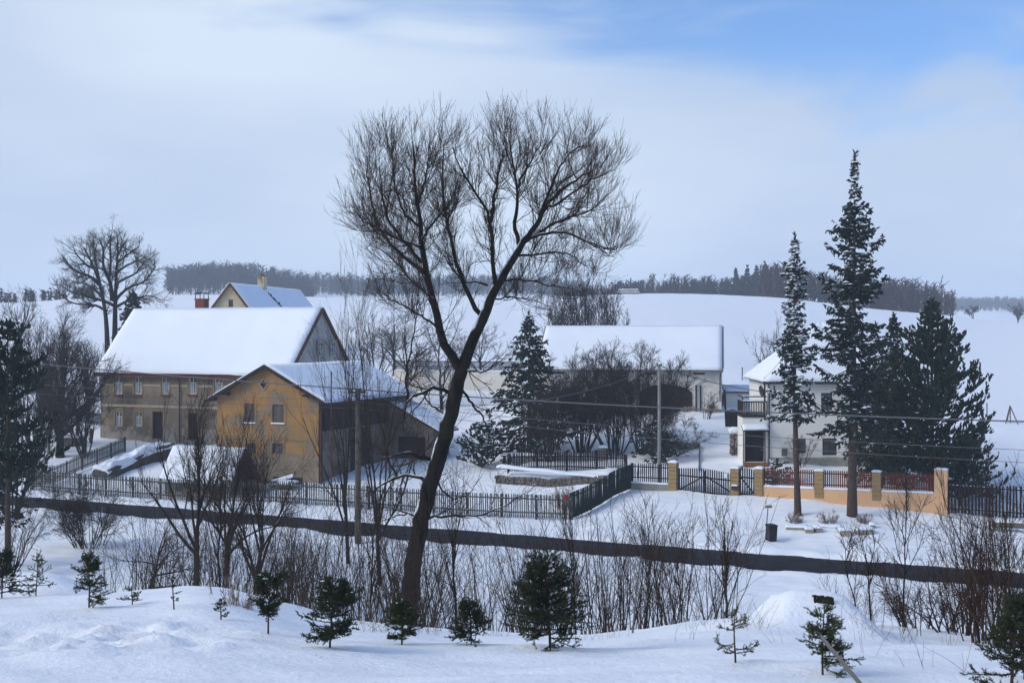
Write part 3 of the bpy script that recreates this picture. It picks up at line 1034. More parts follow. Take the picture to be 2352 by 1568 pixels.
for j, q in enumerate(bo):
    if j < 2:
        for i in range(9):
            z = q[2] + (q[3] - q[2]) * i / 9
            s_ = MB()
            s_.prism([(q[0], .05, z + .01), (q[1], .05, z + .01), (q[1], .11, z + .15), (q[0], .11, z + .15)], (0, .02, 0))
            s_.build('slat', 'wood_grey', barn)
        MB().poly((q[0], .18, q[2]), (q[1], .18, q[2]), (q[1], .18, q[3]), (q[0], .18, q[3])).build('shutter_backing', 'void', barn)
        MB().box(q[0] - .1, q[1] + .1, -.12, -.004, q[2] - .1, q[2] - .01).build('sill', 'snow_roof', barn)
        su = MB()
        for a0, a1, b0, b1 in ((q[0] - .2, q[0] - .01, q[2], q[3] + .2), (q[1] + .01, q[1] + .2, q[2], q[3] + .2), (q[0] - .01, q[1] + .01, q[3] + .01, q[3] + .2)):
            su.box(a0, a1, -.03, -.004, b0, b1)
        su.build('surround', 'plaster_yellow', barn)
    else:
        window(barn, (0, 0, 0), (1, 0, 0), *q, bars=(1, 1), frame='wood_grey', curtain=False, surround='plaster_yellow')
MB().box(0, YW, -.05, -.004, bz(640, 1010), bz(640, 1004)).build('string_course', 'trim_ochre', barn)
# long side: plaster below, open dark hayloft above
sd = MB()
hl = 3.95
db = [(4.3, 6.2, 1.0, 4.62), (6.7, 7.2, 1.0, 4.2)]
wall_open(sd, (YW, 0, -1), (0, 1, 0), YD, hl + 1, [(4.6, 8.2, .8, 4.85)], depth=.3)
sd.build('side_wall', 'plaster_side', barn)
for i in range(12):
    a = 4.62 + i * .298
    MB().box(YW - .24, YW - .19 + .01 * (i % 3), a, a + .285, -.2, hl - .12).build('door_board', 'wood_dark', barn)
for i in range(48):
    a = i * YD / 48
    if (i * 7) % 11 == 3:
        continue
    MB().box(YW - .10, YW - .06 + .012 * (i % 3), a + .02, a + YD / 48 - .012, hl + .02, YH + .05).build('loft_board', 'wood_dark', barn)
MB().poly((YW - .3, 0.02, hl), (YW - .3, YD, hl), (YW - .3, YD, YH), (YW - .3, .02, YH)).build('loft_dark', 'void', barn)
pm_ = MB()
pm_.box(YW - .06, YW + .14, -.06, .16, -.8, YH - .05)
pm_.build('corner_post', 'wood_dark', barn)
for a in (3.6, 7.2, 10.8, YD - .1):
    MB().box(YW - .045, YW + .09, a - .1, a + .1, hl + .01, YH - .05).build('loft_post', 'wood_dark', barn)
gable_roof(barn, YW, YD, YH, YR, .75, .5, t=.12, snow=.15, seed=21, axis='y', barge='wood_dark', tile='wood_dark', noise=.022)
for a, b in ((.8, 1.2), (7.8, 8.2)):
    zz = YH + YR * (1 - abs(2 * ((a + b) / 2) / YW - 1)) - .3
    MB().box(a, b, -.5, -.01, zz - .08, zz + .1).build('purlin', 'wood_dark', barn)
MB().tube([(YW + .82, -.5, YH - .42), (YW + .82, YD + .4, YH - .46)], .06, 6).build('gutter', 'metal_dark', barn)
MB().tube([(YW + .8, -.45, YH - .45), (YW + .17, -.12, YH - 1.0), (YW + .17, -.12, -.6)], .05, 6).build('downpipe', 'rust', barn)
# lean-to annex at the far end of the yard side
an = MB()
aw0, aw1, ay0, ay1 = YW + .02, YW + 4.0, YD - 3.2, YD - .05
za = 1.15
wall_open(an, (aw0, ay0, .4), (1, 0, 0), aw1 - aw0, 3.15, [(.75, 3.3, 0, 2.45)], depth=.3)
an.poly((aw0, ay0, 3.55), (aw1, ay0, 3.55), (aw0, ay0, 5.6))
wall_open(an, (aw1, ay0, .4), (0, 1, 0), ay1 - ay0, 3.15, [])
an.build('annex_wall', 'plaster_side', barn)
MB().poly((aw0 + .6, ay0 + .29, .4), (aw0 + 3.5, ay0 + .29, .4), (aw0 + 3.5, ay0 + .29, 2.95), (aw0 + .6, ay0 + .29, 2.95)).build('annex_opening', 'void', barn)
ac = [(aw0 - .1, ay0 - .3, 5.72), (aw1 + .7, ay0 - .3, 3.22), (aw1 + .7, ay1 + .3, 3.22), (aw0 - .1, ay1 + .3, 5.72)]
ar = slab(barn, 'annex_roof', 'wood_dark', ac, .1, 2, 2, 0, 1, 0)
slab(ar, 'snow', 'snow_roof', [(p[0] + .02, p[1], p[2] + .125) for p in ac], .14, 12, 10, .02, 4, .12)

# ---- small shed by the fence
SO = at(378, 1100, 95.6)
SO.z = gz(SO.x, SO.y) - .1
shed = thing('garden_shed', 'small low shed with steep snowy roof and dark board gable beside the ochre barn', 'shed', SO, -A_B)
SL, SW = 5.75, 3.0
SH = 1.55
SR = 2.05
w_ = MB()
wall_open(w_, (0, 0, -.4), (1, 0, 0), SL, SH + .4, [(1.0, 1.6, .9, 1.5)], depth=.12)
wall_open(w_, (0, SW, -.4), (0, -1, 0), SW, SH + .4, [], top=(SW / 2, SH + SR + .4))
wall_open(w_, (SL, SW, -.4), (-1, 0, 0), SL, SH + .4, [])
w_.build('wall', 'plaster_plinth', shed)
window(shed, (0, 0, 0), (1, 0, 0), 1.0, 1.6, .5, 1.1, rec=.06, bars=(1, 0), frame='frame_brown', curtain=False)
for i in range(15):
    a, b = SW * i / 15, SW * (i + 1) / 15
    za, zb = SH + SR * (1 - abs(2 * a / SW - 1)), SH + SR * (1 - abs(2 * b / SW - 1))
    MB().prism([(SL + .003, a + .01, -.3), (SL + .003, b - .01, -.3), (SL + .003, b - .01, zb), (SL + .003, a + .01, za)], (.03 + .01 * (i % 2), 0, 0)).build('board', 'wood_dark', shed)
gable_roof(shed, SL, SW, SH, SR, .35, .28, t=.1, snow=.17, seed=31, barge='barge_red', tile='roof_tile', noise=.025)
ls = MB().prism([(SL + .05, .25, 1.45), (SL + .05, 2.9, 1.3), (SL + .05, 2.9, 1.42), (SL + .05, .25, 1.57)], (1.5, 0, -.25))
ls.build('lean_board', 'wood_dark', shed)

# ---- long white barn
A_W = math.radians(9.5)
uW = Vector((math.cos(A_W), -math.sin(A_W), 0))
WR_ = at(1657, 947, 115)
WL = 16.4
WO = WR_ - uW * WL
WO.z = WR_.z - .2
wb = thing('white_barn', 'long whitewashed barn with dark arched gateways and a plain snow roof', 'barn', WO, -A_W)
WW, WH, WRi = 11.6, 4.15, 3.6
wt = lambda xp: plane_t(WO, uW, xp)
wz = lambda xp, yp: plane_z(WO, uW, wt(xp), yp)


def arch_open(par, x0, x1, zb, zs, rise, name='gateway'):
    pts = [(x0, zb), (x1, zb)] + [((x0 + x1) / 2 + (x1 - x0) / 2 * math.cos(a), zs + rise * math.sin(a)) for a in np.linspace(0, math.pi, 11)]
    fr = MB()
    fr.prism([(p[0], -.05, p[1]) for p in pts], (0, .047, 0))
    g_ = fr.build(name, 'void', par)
    n = int((x1 - x0) / .26)
    for i in range(n):
        a = x0 + (x1 - x0) * i / n
        b = x0 + (x1 - x0) * (i + 1) / n
        c = (a + b) / 2
        zt = zs + rise * math.sqrt(max(0, 1 - ((c - (x0 + x1) / 2) / ((x1 - x0) / 2)) ** 2)) - .05
        MB().box(a + .012, b - .012, -.085 - .012 * (i % 2), -.052, zb, zt).build('board', 'wood_dark', g_)
    return g_


w_ = MB()
wall_open(w_, (0, 0, -.6), (1, 0, 0), WL, WH + .6, [])
wall_open(w_, (WL, 0, -.6), (0, 1, 0), WW, WH + .6, [], top=(WW / 2, WH + WRi + .6))
wall_open(w_, (WL, WW, -.6), (-1, 0, 0), WL, WH + .6, [])
wall_open(w_, (0, WW, -.6), (0, -1, 0), WW, WH + .6, [], top=(WW / 2, WH + WRi + .6))
w_.build('wall', 'plaster_white', wb)
arch_open(wb, wt(1286), wt(1330), -.3, 1.75, .55)
arch_open(wb, wt(1468), wt(1590), -.3, 1.75, .9)
for xp in (1283, 1425, 1494, 1606):
    t = wt(xp)
    b_ = MB().box(t - .5, t + .5, -.03, -.003, wz(1606, 860), wz(1606, 848)).build('vent', 'wood_dark', wb)
    MB().box(t - .42, t + .42, -.05, -.032, wz(1606, 858.5), wz(1606, 852)).build('vent_board', 'rust', b_)
for xp in (1599, 1609):
    t = wt(xp)
    MB().box(t - .07, t + .07, -.12, -.004, .35, wz(1600, 884)).build('door_rail', 'wood_dark', wb)
pl = MB()
rr = random.Random(4)
for i in range(12):
    a = WL - 3.6 + i * .3
    h = .55 + .25 * math.sin(i * .9) + rr.uniform(-.1, .1)
    MB().box(a + .01, a + .29, -.09 - rr.uniform(0, .05), -.003, -.5, h).build('plinth_stone', 'stone_slab', wb, bevel=.03)
gable_roof(wb, WL, WW, WH, WRi, .5, .12, t=.1, snow=.2, seed=41, tile='concrete', barge='concrete', noise=.018)
MB().box(-.1, WL + .1, -.32, -.004, WH - .36, WH - .18).build('eaves_cornice', 'zinc', wb)
MB().tube([(-.1, -.58, WH - .33), (WL + .1, -.58, WH - .36)], .075, 8).build('gutter', 'zinc', wb)
MB().tube([(WL - .05, -.55, WH - .4), (WL - .12, -.12, WH - .95), (WL - .12, -.12, 1.2)], .06, 6).build('downpipe', 'rust', wb)
# corrugated eave edge
ce = MB()
for i in range(90):
    a = i * WL / 90
    ce.tube([(a, -.56, WH - .24), (a, -.40, WH - .14)], .035, 5)
ce.build('corrugated_eave', 'wood_grey', wb)

# low grey outbuilding right of it
GO = at(1668, 945, 119)
GO.z = gz(GO.x, GO.y) - .2
low = thing('low_outbuilding', 'low grey plastered outbuilding with flat snowy roof right of the white barn', 'outbuilding', GO, -math.radians(6))
LB = 4.2
h_ = EYE + (HY - 902) * 119 / FPX - GO.z
w_ = MB()
wall_open(w_, (0, 0, -.5), (1, 0, 0), LB, h_ + .5, [])
wall_open(w_, (LB, 0, -.5), (0, 1, 0), 5, h_ + .5, [])
wall_open(w_, (0, 5, -.5), (0, -1, 0), 5, h_ + .5, [])
w_.build('wall', 'plaster_white', low)
r_ = slab(low, 'roof', 'roof_tile', [(-.15, -.25, h_), (LB + .2, -.25, h_), (LB + .2, 5.2, h_ + .3), (-.15, 5.2, h_ + .3)], .1, 2, 2, 0, 1, 0)
slab(r_, 'snow', 'snow_roof', [(-.15, -.2, h_ + .11), (LB + .2, -.2, h_ + .11), (LB + .2, 5.2, h_ + .41), (-.15, 5.2, h_ + .41)], .2, 12, 8, .03, 3, .12)
for i in range(22):
    a = -.1 + i * .195
    MB().tube([(a, -.32, h_ + .05), (a, .1, h_ + .09)], .07, 6).build('roof_tile', 'brick', r_)

# ---- white villa behind the tall spruces
A_H = math.radians(2)
uH = Vector((math.cos(A_H), -math.sin(A_H), 0))
HO = at(1763, 1060, 95)
HO.z -= .15
vil = thing('white_house', 'white two-storey house with hipped snow roof behind the tall spruces', 'house', HO, -A_H)
HL, HW = 9.6, 9.0
ht = lambda xp: plane_t(HO, uH, xp)
hz = lambda xp, yp: plane_z(HO, uH, ht(xp), yp)
HH = hz(1763, 871)
HR = 4.1
hw = [(ht(1821), ht(1851), hz(1838, 1040), hz(1838, 1006)), (ht(1889), ht(1922), hz(1905, 1045), hz(1905, 1006)), (ht(1965), ht(1990), hz(1978, 1046), hz(1978, 1010)),
      (ht(1886), ht(1912), hz(1900, 942), hz(1900, 902)), (ht(1965), ht(1994), hz(1980, 942), hz(1980, 902))]
w_ = MB()
wall_open(w_, (0, 0, -1.2), (1, 0, 0), HL, HH + 1.2, [(a, b, c + 1.2, d + 1.2) for a, b, c, d in hw])
wall_open(w_, (HL, 0, -1.2), (0, 1, 0), HW, HH + 1.2, [])
wall_open(w_, (HL, HW, -1.2), (-1, 0, 0), HL, HH + 1.2, [])
wall_open(w_, (0, HW, -1.2), (0, -1, 0), HW, HH + 1.2, [])
w_.build('wall', 'render_white', vil)
for i, q in enumerate(hw):
    window(vil, (0, 0, 0), (1, 0, 0), *q, bars=(1, 1), frame='frame_brown', curtain=i in (2,), rec=.1, fw=.06)
    MB().box(q[0] - .05, q[1] + .05, -.07, -.004, q[2] - .07, q[2] - .01).build('sill', 'render_white', vil)
pz = hz(1790, 1050)
pl = MB()
npl = 24
for i in range(npl):
    a = .02 + i * (HL - .02) / npl
    for j in range(4):
        zt = pz - j * .28
        MB().box(a + (.18 * (j % 2)) + .008, a + HL / npl + (.18 * (j % 2)) - .008, -.045 - .012 * ((i * 3 + j) % 3), -.004, zt - .27, zt - .008).build(
            'plinth_stone', 'plinth_green', vil)
# hipped roof
ov = .4
k = HR / (HW / 2)
ze = HH - k * ov * .6
c4 = [(-ov, -ov, ze), (HL + ov, -ov, ze), (HL + ov, HW + ov, ze), (-ov, HW + ov, ze)]
r1, r2 = (HW / 2, HW / 2, HH + HR), (HL - HW / 2, HW / 2, HH + HR)
hm = MB()
for q in ((c4[0], c4[1], r2, r1), (c4[1], c4[2], r2), (c4[2], c4[3], r1, r2), (c4[3], c4[0], r1)):
    hm.poly(*q)
hm.poly(*c4[::-1])
hr_ = hm.build('roof', 'wood_dark', vil)


def tri_slab(par, quad, thick, seed, n=22):
    """snow over a hip: quad whose upper edge may be a point"""
    return slab(par, 'snow', 'snow_roof', quad, thick, n, n, .02, seed, .12)


up = Vector((0, 0, .03))
for sd_, q in enumerate(((c4[0], c4[1], r2, r1), (c4[1], c4[2], r2, r2), (c4[2], c4[3], r1, r2), (c4[3], c4[0], r1, r1))):
    q = [Vector(p) + up for p in q]
    if q[2] == q[3]:
        q[2] = q[2] + Vector((.0, .012 if sd_ == 1 else -.012, 0))
    tri_slab(hr_, q, .2, 60 + sd_)
ge = MB()
for i in range(44):
    a = -.35 + i * .236
    ge.tube([(a, -ov - .06, ze + .02), (a, -ov + .1, ze + .13)], .05, 5)
ge.build('eave_tiles', 'metal_dark', hr_)
MB().tube([(-ov, -ov - .08, ze - .05), (HL + ov, -ov - .08, ze - .07)], .06, 6).build('gutter', 'metal_dark', vil)
MB().tube([(.02, -ov, ze - .06), (.1, -.1, ze - .5), (.1, -.1, 0)], .05, 6).build('downpipe', 'metal_dark', vil)
MB().tube([(-.22, -.06, ze + .35), (-.22, -.06, hz(1756, 960))], .07, 6).build('mast', 'metal_dark', vil)
# porch with balcony on the left corner
PW = 1.82
pt = hz(1735, 958)
p_ = MB()
dx0, dx1 = ht(1713), ht(1755)
dzt = hz(1735, 989)
wall_open(p_, (-PW, -.02, -.8), (1, 0, 0), PW - .02, pt + .8, [(dx0 + PW, dx1 + PW, .95, dzt + .8)], depth=.18)
wall_open(p_, (-PW, 2.6, -.8), (0, -1, 0), 2.62, pt + .8, [])
p_.poly((-PW, -.02, pt), (-.02, -.02, pt), (-.02, 2.6, pt), (-PW, 2.6, pt))
por = p_.build('porch', 'render_white', vil)
d_ = MB().box(dx0, dx1, .11, .16, .12, dzt).build('door', 'door_black', por)
MB().box(dx1 - .22, dx1 - .1, .06, .108, 1.0, 1.06).build('handle', 'zinc', d_)
df = MB()
for a0, a1 in ((dx0 - .09, dx0 - .004), (dx1 + .004, dx1 + .09)):
    df.box(a0, a1, -.06, -.024, .12, dzt + .09)
df.box(dx0 - .004, dx1 + .004, -.06, -.024, dzt + .004, dzt + .09)
df.build('door_frame', 'rust', por)
MB().box(-PW + .05, -.05, -.75, -.03, -.5, .1).build('doorstep', 'terracotta', por)
aw = slab(por, 'awning', 'wood_dark', [(-PW - .1, -.9, dzt + .02), (0, -.9, dzt + .02), (0, -.03, dzt + .35), (-PW - .1, -.03, dzt + .35)], .06, 2, 2, 0, 1, 0)
slab(aw, 'snow', 'snow_roof', [(-PW - .08, -.86, dzt + .09), (-.02, -.86, dzt + .09), (-.02, -.04, dzt + .42), (-PW - .08, -.04, dzt + .42)], .17, 12, 6, .02, 3, .1)
for a in (-PW - .04, -.06):
    MB().tube([(a, -.85, dzt), (a, -.85, -.1)], .035, 6).build('awning_post', 'metal_dark', por)
bal = MB().box(-PW - .06, -.02, -.1, 2.6, pt + .003, pt + .1).build('balcony_floor', 'wood_dark', por)
rt = hz(1735, 921)
for zz in (pt + .28, rt - .1):
    MB().box(-PW, -.03, -.06, -.01, zz, zz + .09).build('rail', 'wood_dark', por)
for i in range(15):
    a = -PW + .03 + i * (PW - .1) / 14
    MB().box(a - .035, a + .035, -.09, -.065, pt + .14, rt).build('baluster', 'wood_dark', por)
for i in range(18):
    b = .05 + i * .14
    MB().box(-PW - .03, -PW - .005, b - .035, b + .035, pt + .14, rt).build('baluster', 'wood_dark', por)
tp = hz(1735, 912)
fr = MB()
fr.box(-PW - .03, -PW + .05, -.06, .02, pt + .1, tp)
fr.box(-PW - .03, -.06, -.07, .02, tp, tp + .07)
fr.box(-PW - .03, -PW + .05, .021, 2.6, tp + .003, tp + .06)
fr.build('balcony_frame', 'wood_dark', por)
sb = slab(por, 'snow', 'snow_roof', [(-PW, -.1, rt + .02), (-.1, -.1, rt + .02), (-.1, .06, rt + .02), (-PW, .06, rt + .02)], .1, 12, 3, .015, 2, .05)
slab(por, 'snow', 'snow_roof', [(-PW, -.08, tp + .072), (-.1, -.08, tp + .072), (-.1, .04, tp + .072), (-PW, .04, tp + .072)], .09, 12, 3, .015, 2, .05)
# satellite dish
ds = MB()
nR, nA = 4, 14
dpts = []
for i in range(nR + 1):
    r = .42 * i / nR
    for j in range(nA):
        a = 2 * math.pi * j / nA
        dpts.append((r * math.cos(a), .35 * r * r, r * math.sin(a)))
ds.v = dpts
for i in range(nR):
    for j in range(nA):
        j2 = (j + 1) % nA
        ds.f.append((i * nA + j, i * nA + j2, (i + 1) * nA + j2, (i + 1) * nA + j))
dish = ds.build('satellite_dish', 'zinc', vil, (-.42, -.25, hz(1750, 897)), smooth=True)
dish.rotation_euler = (math.radians(-12), 0, math.radians(55))
MB().tube([(0, .02, 0), (.12, .25, .0), (.3, .3, 0)], .025, 5).build('dish_arm', 'metal_dark', dish)
MB().tube([(0, -.0, -.3), (0, -.45, -.05)], .02, 5).build('feed_arm', 'metal_dark', dish)
wb_ = MB().box(ht(1795), ht(1807), -.22, -.01, hz(1800, 1046), hz(1800, 1030)).build('wall_box', 'wood_grey', vil)

# ------------------------------------------------------------------ fences, gates, walls
def picket_mesh(w, t, h, tip, material, name='picket'):
    m = MB().prism([(-w / 2, 0, 0), (w / 2, 0, 0), (w / 2, 0, h - tip), (0, 0, h), (-w / 2, 0, h - tip)], (0, t, 0))
    o = m.build(name, material)
    return o


def picket_fence(label, p0, p1, h, spacing, material, w=0.06, tip=0.08, post_every=2.4, lift=0.08, postm=None, rail_h=(0.25, 0.8), cap=300, name='picket_fence',
                 curve=None, base=None, snow=False, posts=True, jit=0.02, seed=0):
    """fence following the ground from p0 to p1 (x, y): posts, rails and single pickets"""
    rng = random.Random(seed)
    p0, p1 = Vector((p0[0], p0[1], 0)), Vector((p1[0], p1[1], 0))
    L = (p1 - p0).length
    u = (p1 - p0) / L
    rz = math.atan2(u.y, u.x)
    nb = Vector((-u.y, u.x, 0))
    f = base or (lambda t: gz((p0 + u * t).x, (p0 + u * t).y))
    root = thing(name, label, 'fence', (p0.x, p0.y, f(0)))
    R0 = Vector(root.location)
    N = max(2, int(L / spacing))
    ks = np.linspace(0, L, 40)
    zs = np.array([f(t) for t in ks])
    zs = np.convolve(np.pad(zs, 3, mode='edge'), np.ones(7) / 7, 'valid')
    Z = lambda t: float(np.interp(t, ks, zs))
    src = picket_mesh(w, 0.02, h - lift, tip, material)
    COL.objects.unlink(src)
    # pickets nearest the camera are parts of their own; those past the limit are joined
    order = sorted(range(N), key=lambda i: (p0 + u * (i * L / (N - 1))).y)
    keep = set(order[:cap])
    rest = MB()
    for i in range(N):
        t = i * L / (N - 1)
        q = p0 + u * t
        dz = rng.uniform(-jit, jit)
        loc = Vector((q.x, q.y, Z(t) + lift + dz))
        if i in keep:
            c = copy_part(src, 'picket', root, loc - R0, rz)
            c.rotation_euler = (0, rng.gauss(0, .022), rz)
        else:
            a, b = u * w / 2, nb * .02
            o_ = loc - R0
            rest.prism([o_ - a, o_ + a, o_ + a + Vector((0, 0, h - lift - tip)), o_ + Vector((0, 0, h - lift)), o_ - a + Vector((0, 0, h - lift - tip))], b)
    if rest.v:
        r_ = rest.build('pickets', material, root)
        r_['kind'] = 'stuff'
    for fr_ in rail_h:
        pts = [p0 + u * t + nb * .035 + Vector((0, 0, Z(t) + h * fr_)) - R0 for t in np.linspace(0, L, max(3, int(L / 2.4)))]
        rl = MB()
        for a, b in zip(pts[:-1], pts[1:]):
            rl.bar(a, b, .035, .075)
        rl.build('rail', material, root)
        if snow:
            sn = MB()
            for a, b in zip(pts[:-1], pts[1:]):
                sn.bar(a + Vector((0, 0, .055)) + nb * .03, b + Vector((0, 0, .055)) + nb * .03, .055, .03)
            sn.build('snow', 'snow_roof', root)
    if posts:
        n = max(1, round(L / post_every))
        for i in range(n + 1):
            t = L * i / n
            q = p0 + u * t + nb * .11 + Vector((0, 0, Z(t))) - R0
            MB().box(-.06, .06, -.05, .05, -.4, h * .97).build('post', postm or material, root, q, bevel=.01).rotation_euler = (0, 0, rz)
    return root


F0, F1 = at(62, 1128, 98.3), at(1312, 1200, 82.4)
picket_fence('long weathered grey picket fence running along the road', (F0.x, F0.y), (F1.x, F1.y), 1.6, .15, 'fence_grey', w=.075, snow=True, seed=1)
D0, D1 = F0 + Vector((.4, .4, 0)), at(289, 1035, 114)
picket_fence('grey picket fence running back from the road towards the farmhouse corner', (D0.x, D0.y), (D1.x, D1.y), 1.4, .15, 'fence_grey', w=.075, seed=2)
G0, G1 = F1 + Vector((.05, .1, 0)), at(1449, 1118, 89.2)
picket_fence('dark green close-boarded fence climbing from the road corner to the driveway', (G0.x, G0.y), (G1.x, G1.y), 1.75, .105, 'fence_green', w=.098, tip=.03, seed=3)
K0, K1 = at(1166, 1083, 96.6), at(1438, 1096, 93.6)
picket_fence('black picket fence standing on the stone terrace in the garden', (K0.x, K0.y), (K1.x, K1.y), 1.45, .13, 'fence_black', w=.08, seed=4, snow=True)
B0, B1 = at(905, 850, 137), at(1200, 850, 131)
# white boundary wall with a fence on top, behind the orchard
bw = thing('boundary_wall', 'long low pale wall carrying a dark paling, behind the orchard trees', 'wall', (B0.x, B0.y, gz(B0.x, B0.y)))
u_ = Vector((B1.x - B0.x, B1.y - B0.y, 0))
Lb = u_.length
bw.rotation_euler = (0, 0, math.atan2(u_.y, u_.x))
ztop = EYE + (HY - 852) * 135 / FPX - bw.location.z
MB().box(0, Lb, 0, .3, -2.5, ztop).build('wall_body', 'plaster_white', bw)
slab(bw, 'snow', 'snow_roof', [(0, -.03, ztop + .003), (Lb, -.03, ztop + .003), (Lb, .33, ztop + .003), (0, .33, ztop + .003)], .12, 30, 3, .03, 3, .08)
src = picket_mesh(.07, .02, .95, .05, 'fence_black')
COL.objects.unlink(src)
for i in range(int(Lb / .14)):
    copy_part(src, 'picket', bw, (i * .14 + .1, .14, ztop + .14))
for zz in (.3, .8):
    MB().box(0, Lb, .165, .2, ztop + .14 + zz, ztop + .2 + zz).build('rail', 'fence_black', bw)
# fence far left behind the well
L0, L1 = at(62, 965, 139), at(231, 962, 131)
picket_fence('distant dark paling far left between the garden tree and farmhouse wall', (L0.x, L0.y), (L1.x, L1.y), 1.25, .16, 'fence_black', w=.08, seed=6)

# entrance line: low wall and paling, stone pillars, gates, villa wall
S_ANG = math.radians(24.6)
uS = Vector((math.cos(S_ANG), -math.sin(S_ANG), 0))
nS = Vector((math.sin(S_ANG), math.cos(S_ANG), 0))
SP = Vector((px(1750, 85.6), 85.6, 0))


def st(xp):
    return plane_t(SP, uS, xp)


def spt(t):
    return SP + uS * t


def sgz(t):
    q = spt(t)
    return gz(q.x, q.y)


def pillar(xp, y0, y1, label, wpx=19, capm='snow_roof'):
    t = st(xp)
    q = spt(t)
    sc = FPX / q.y
    w = wpx / sc / 2
    zb, zt = EYE + (HY - y0) / sc, EYE + (HY - y1) / sc
    root = thing('gate_pillar', label, 'pillar', (q.x, q.y, zb - .3), -S_ANG, 'sandstone pillars of the entrance')
    H = zt - zb + .3
    n = max(3, round(H / .27))
    for i in range(n):
        a, b = H * i / n, H * (i + 1) / n
        e = .006 * ((i * 5) % 3)
        MB().box(-w - e, w + e, -w - e, w + e, a + .006, b - .006).build('block', 'sandstone', root, bevel=.012)
    slab(root, 'snow', capm, [(-w - .03, -w - .03, H), (w + .03, -w - .03, H), (w + .03, w + .03, H), (-w - .03, w + .03, H)], .16, 8, 8, .012, int(xp), .14)
    return root


pillar(1547, 1126, 1062, 'sandstone gate pillar left of the dark double gate')
pillar(1689, 1142, 1075, 'sandstone gate pillar between the double gate and small gate')
pillar(1744, 1143, 1076, 'sandstone gate pillar right of the small dark gate')


def gate(x0, x1, label, leaves, yb, yt, arch):
    """picket gate with rails and a diagonal brace; pickets rise to an arch"""
    t0, t1 = st(x0), st(x1)
    q = spt(t0)
    sc0 = FPX / q.y
    zb = EYE + (HY - yb) / sc0
    H = (yb - yt) / sc0
    root = thing('garden_gate', label, 'gate', (q.x, q.y, zb), -S_ANG)
    W = t1 - t0
    drop = -0.055 * W        # the sill follows the sloping apron
    lw = W / leaves
    for l in range(leaves):
        a0 = l * lw
        n = int(lw / .145)
        for i in range(n):
            x = a0 + lw * (i + .5) / n
            rel = x / W
            top = H + arch * math.sin(math.pi * rel) - arch * .3 + drop * rel
            p = MB().prism([(x - .045, 0, drop * rel), (x + .045, 0, drop * rel), (x + .045, 0, top - .03), (x - .045, 0, top)], (0, .022, 0))
            p.build('picket', 'fence_black', root)
        for k_ in (.12, .70):
            MB().bar((a0 + .02, .045, H * k_ + drop * a0 / W), (a0 + lw - .02, .045, H * k_ + drop * (a0 + lw) / W), .04, .09).build('rail', 'fence_black', root)
        s, e = (a0 + .1, a0 + lw - .1) if l == 0 and leaves == 2 else (a0 + lw - .1, a0 + .1)
        MB().bar((s, .085, H * .14), (e, .085, H * .68), .03, .09).build('brace', 'fence_black', root)
        for xx in (a0 + .03, a0 + lw - .03):
            MB().box(xx - .03, xx + .03, .024, .07, drop * xx / W, H + drop * xx / W - .05).build('stile', 'metal_dark', root)
    return root, W, H


g1, gW, gH = gate(1558, 1680, 'dark wooden double driveway gate with arched pickets and diagonal braces', 2, 1131, 1073, .14)
MB().box(gW * .86, gW * .86 + .24, -.03, -.006, gH * .68, gH * .86).build('notice', 'paper', g1)
MB().box(gW - .25, gW + .28, -.06, -.01, .28, .34).build('latch_bar', 'metal_dark', g1)
gate(1698, 1734, 'small dark arched picket gate between two sandstone pillars', 1, 1141, 1075, .12)

# low wall and black paling left of the gates
t0, t1 = st(1450), st(1538)
q = spt(t0)
zb = EYE + (HY - 1122) * q.y / FPX
lw = thing('low_wall', 'low concrete wall capped with snow left of the double gate', 'wall', (q.x, q.y, zb), -S_ANG)
W = t1 - t0
MB().box(0, W, -.15, .15, -.4, .42).build('wall_body', 'concrete', lw)
slab(lw, 'snow', 'snow_roof', [(0, -.17, .423), (W, -.17, .423), (W, .17, .423), (0, .17, .423)], .1, 16, 4, .02, 5, .1)
pf = picket_fence('short black paling on the low concrete wall beside the driveway', (q.x, q.y + .05), (spt(t1).x, spt(t1).y + .05), 1.32, .125, 'fence_black', w=.075,
                  base=lambda t: zb + .48, lift=.03, seed=8)

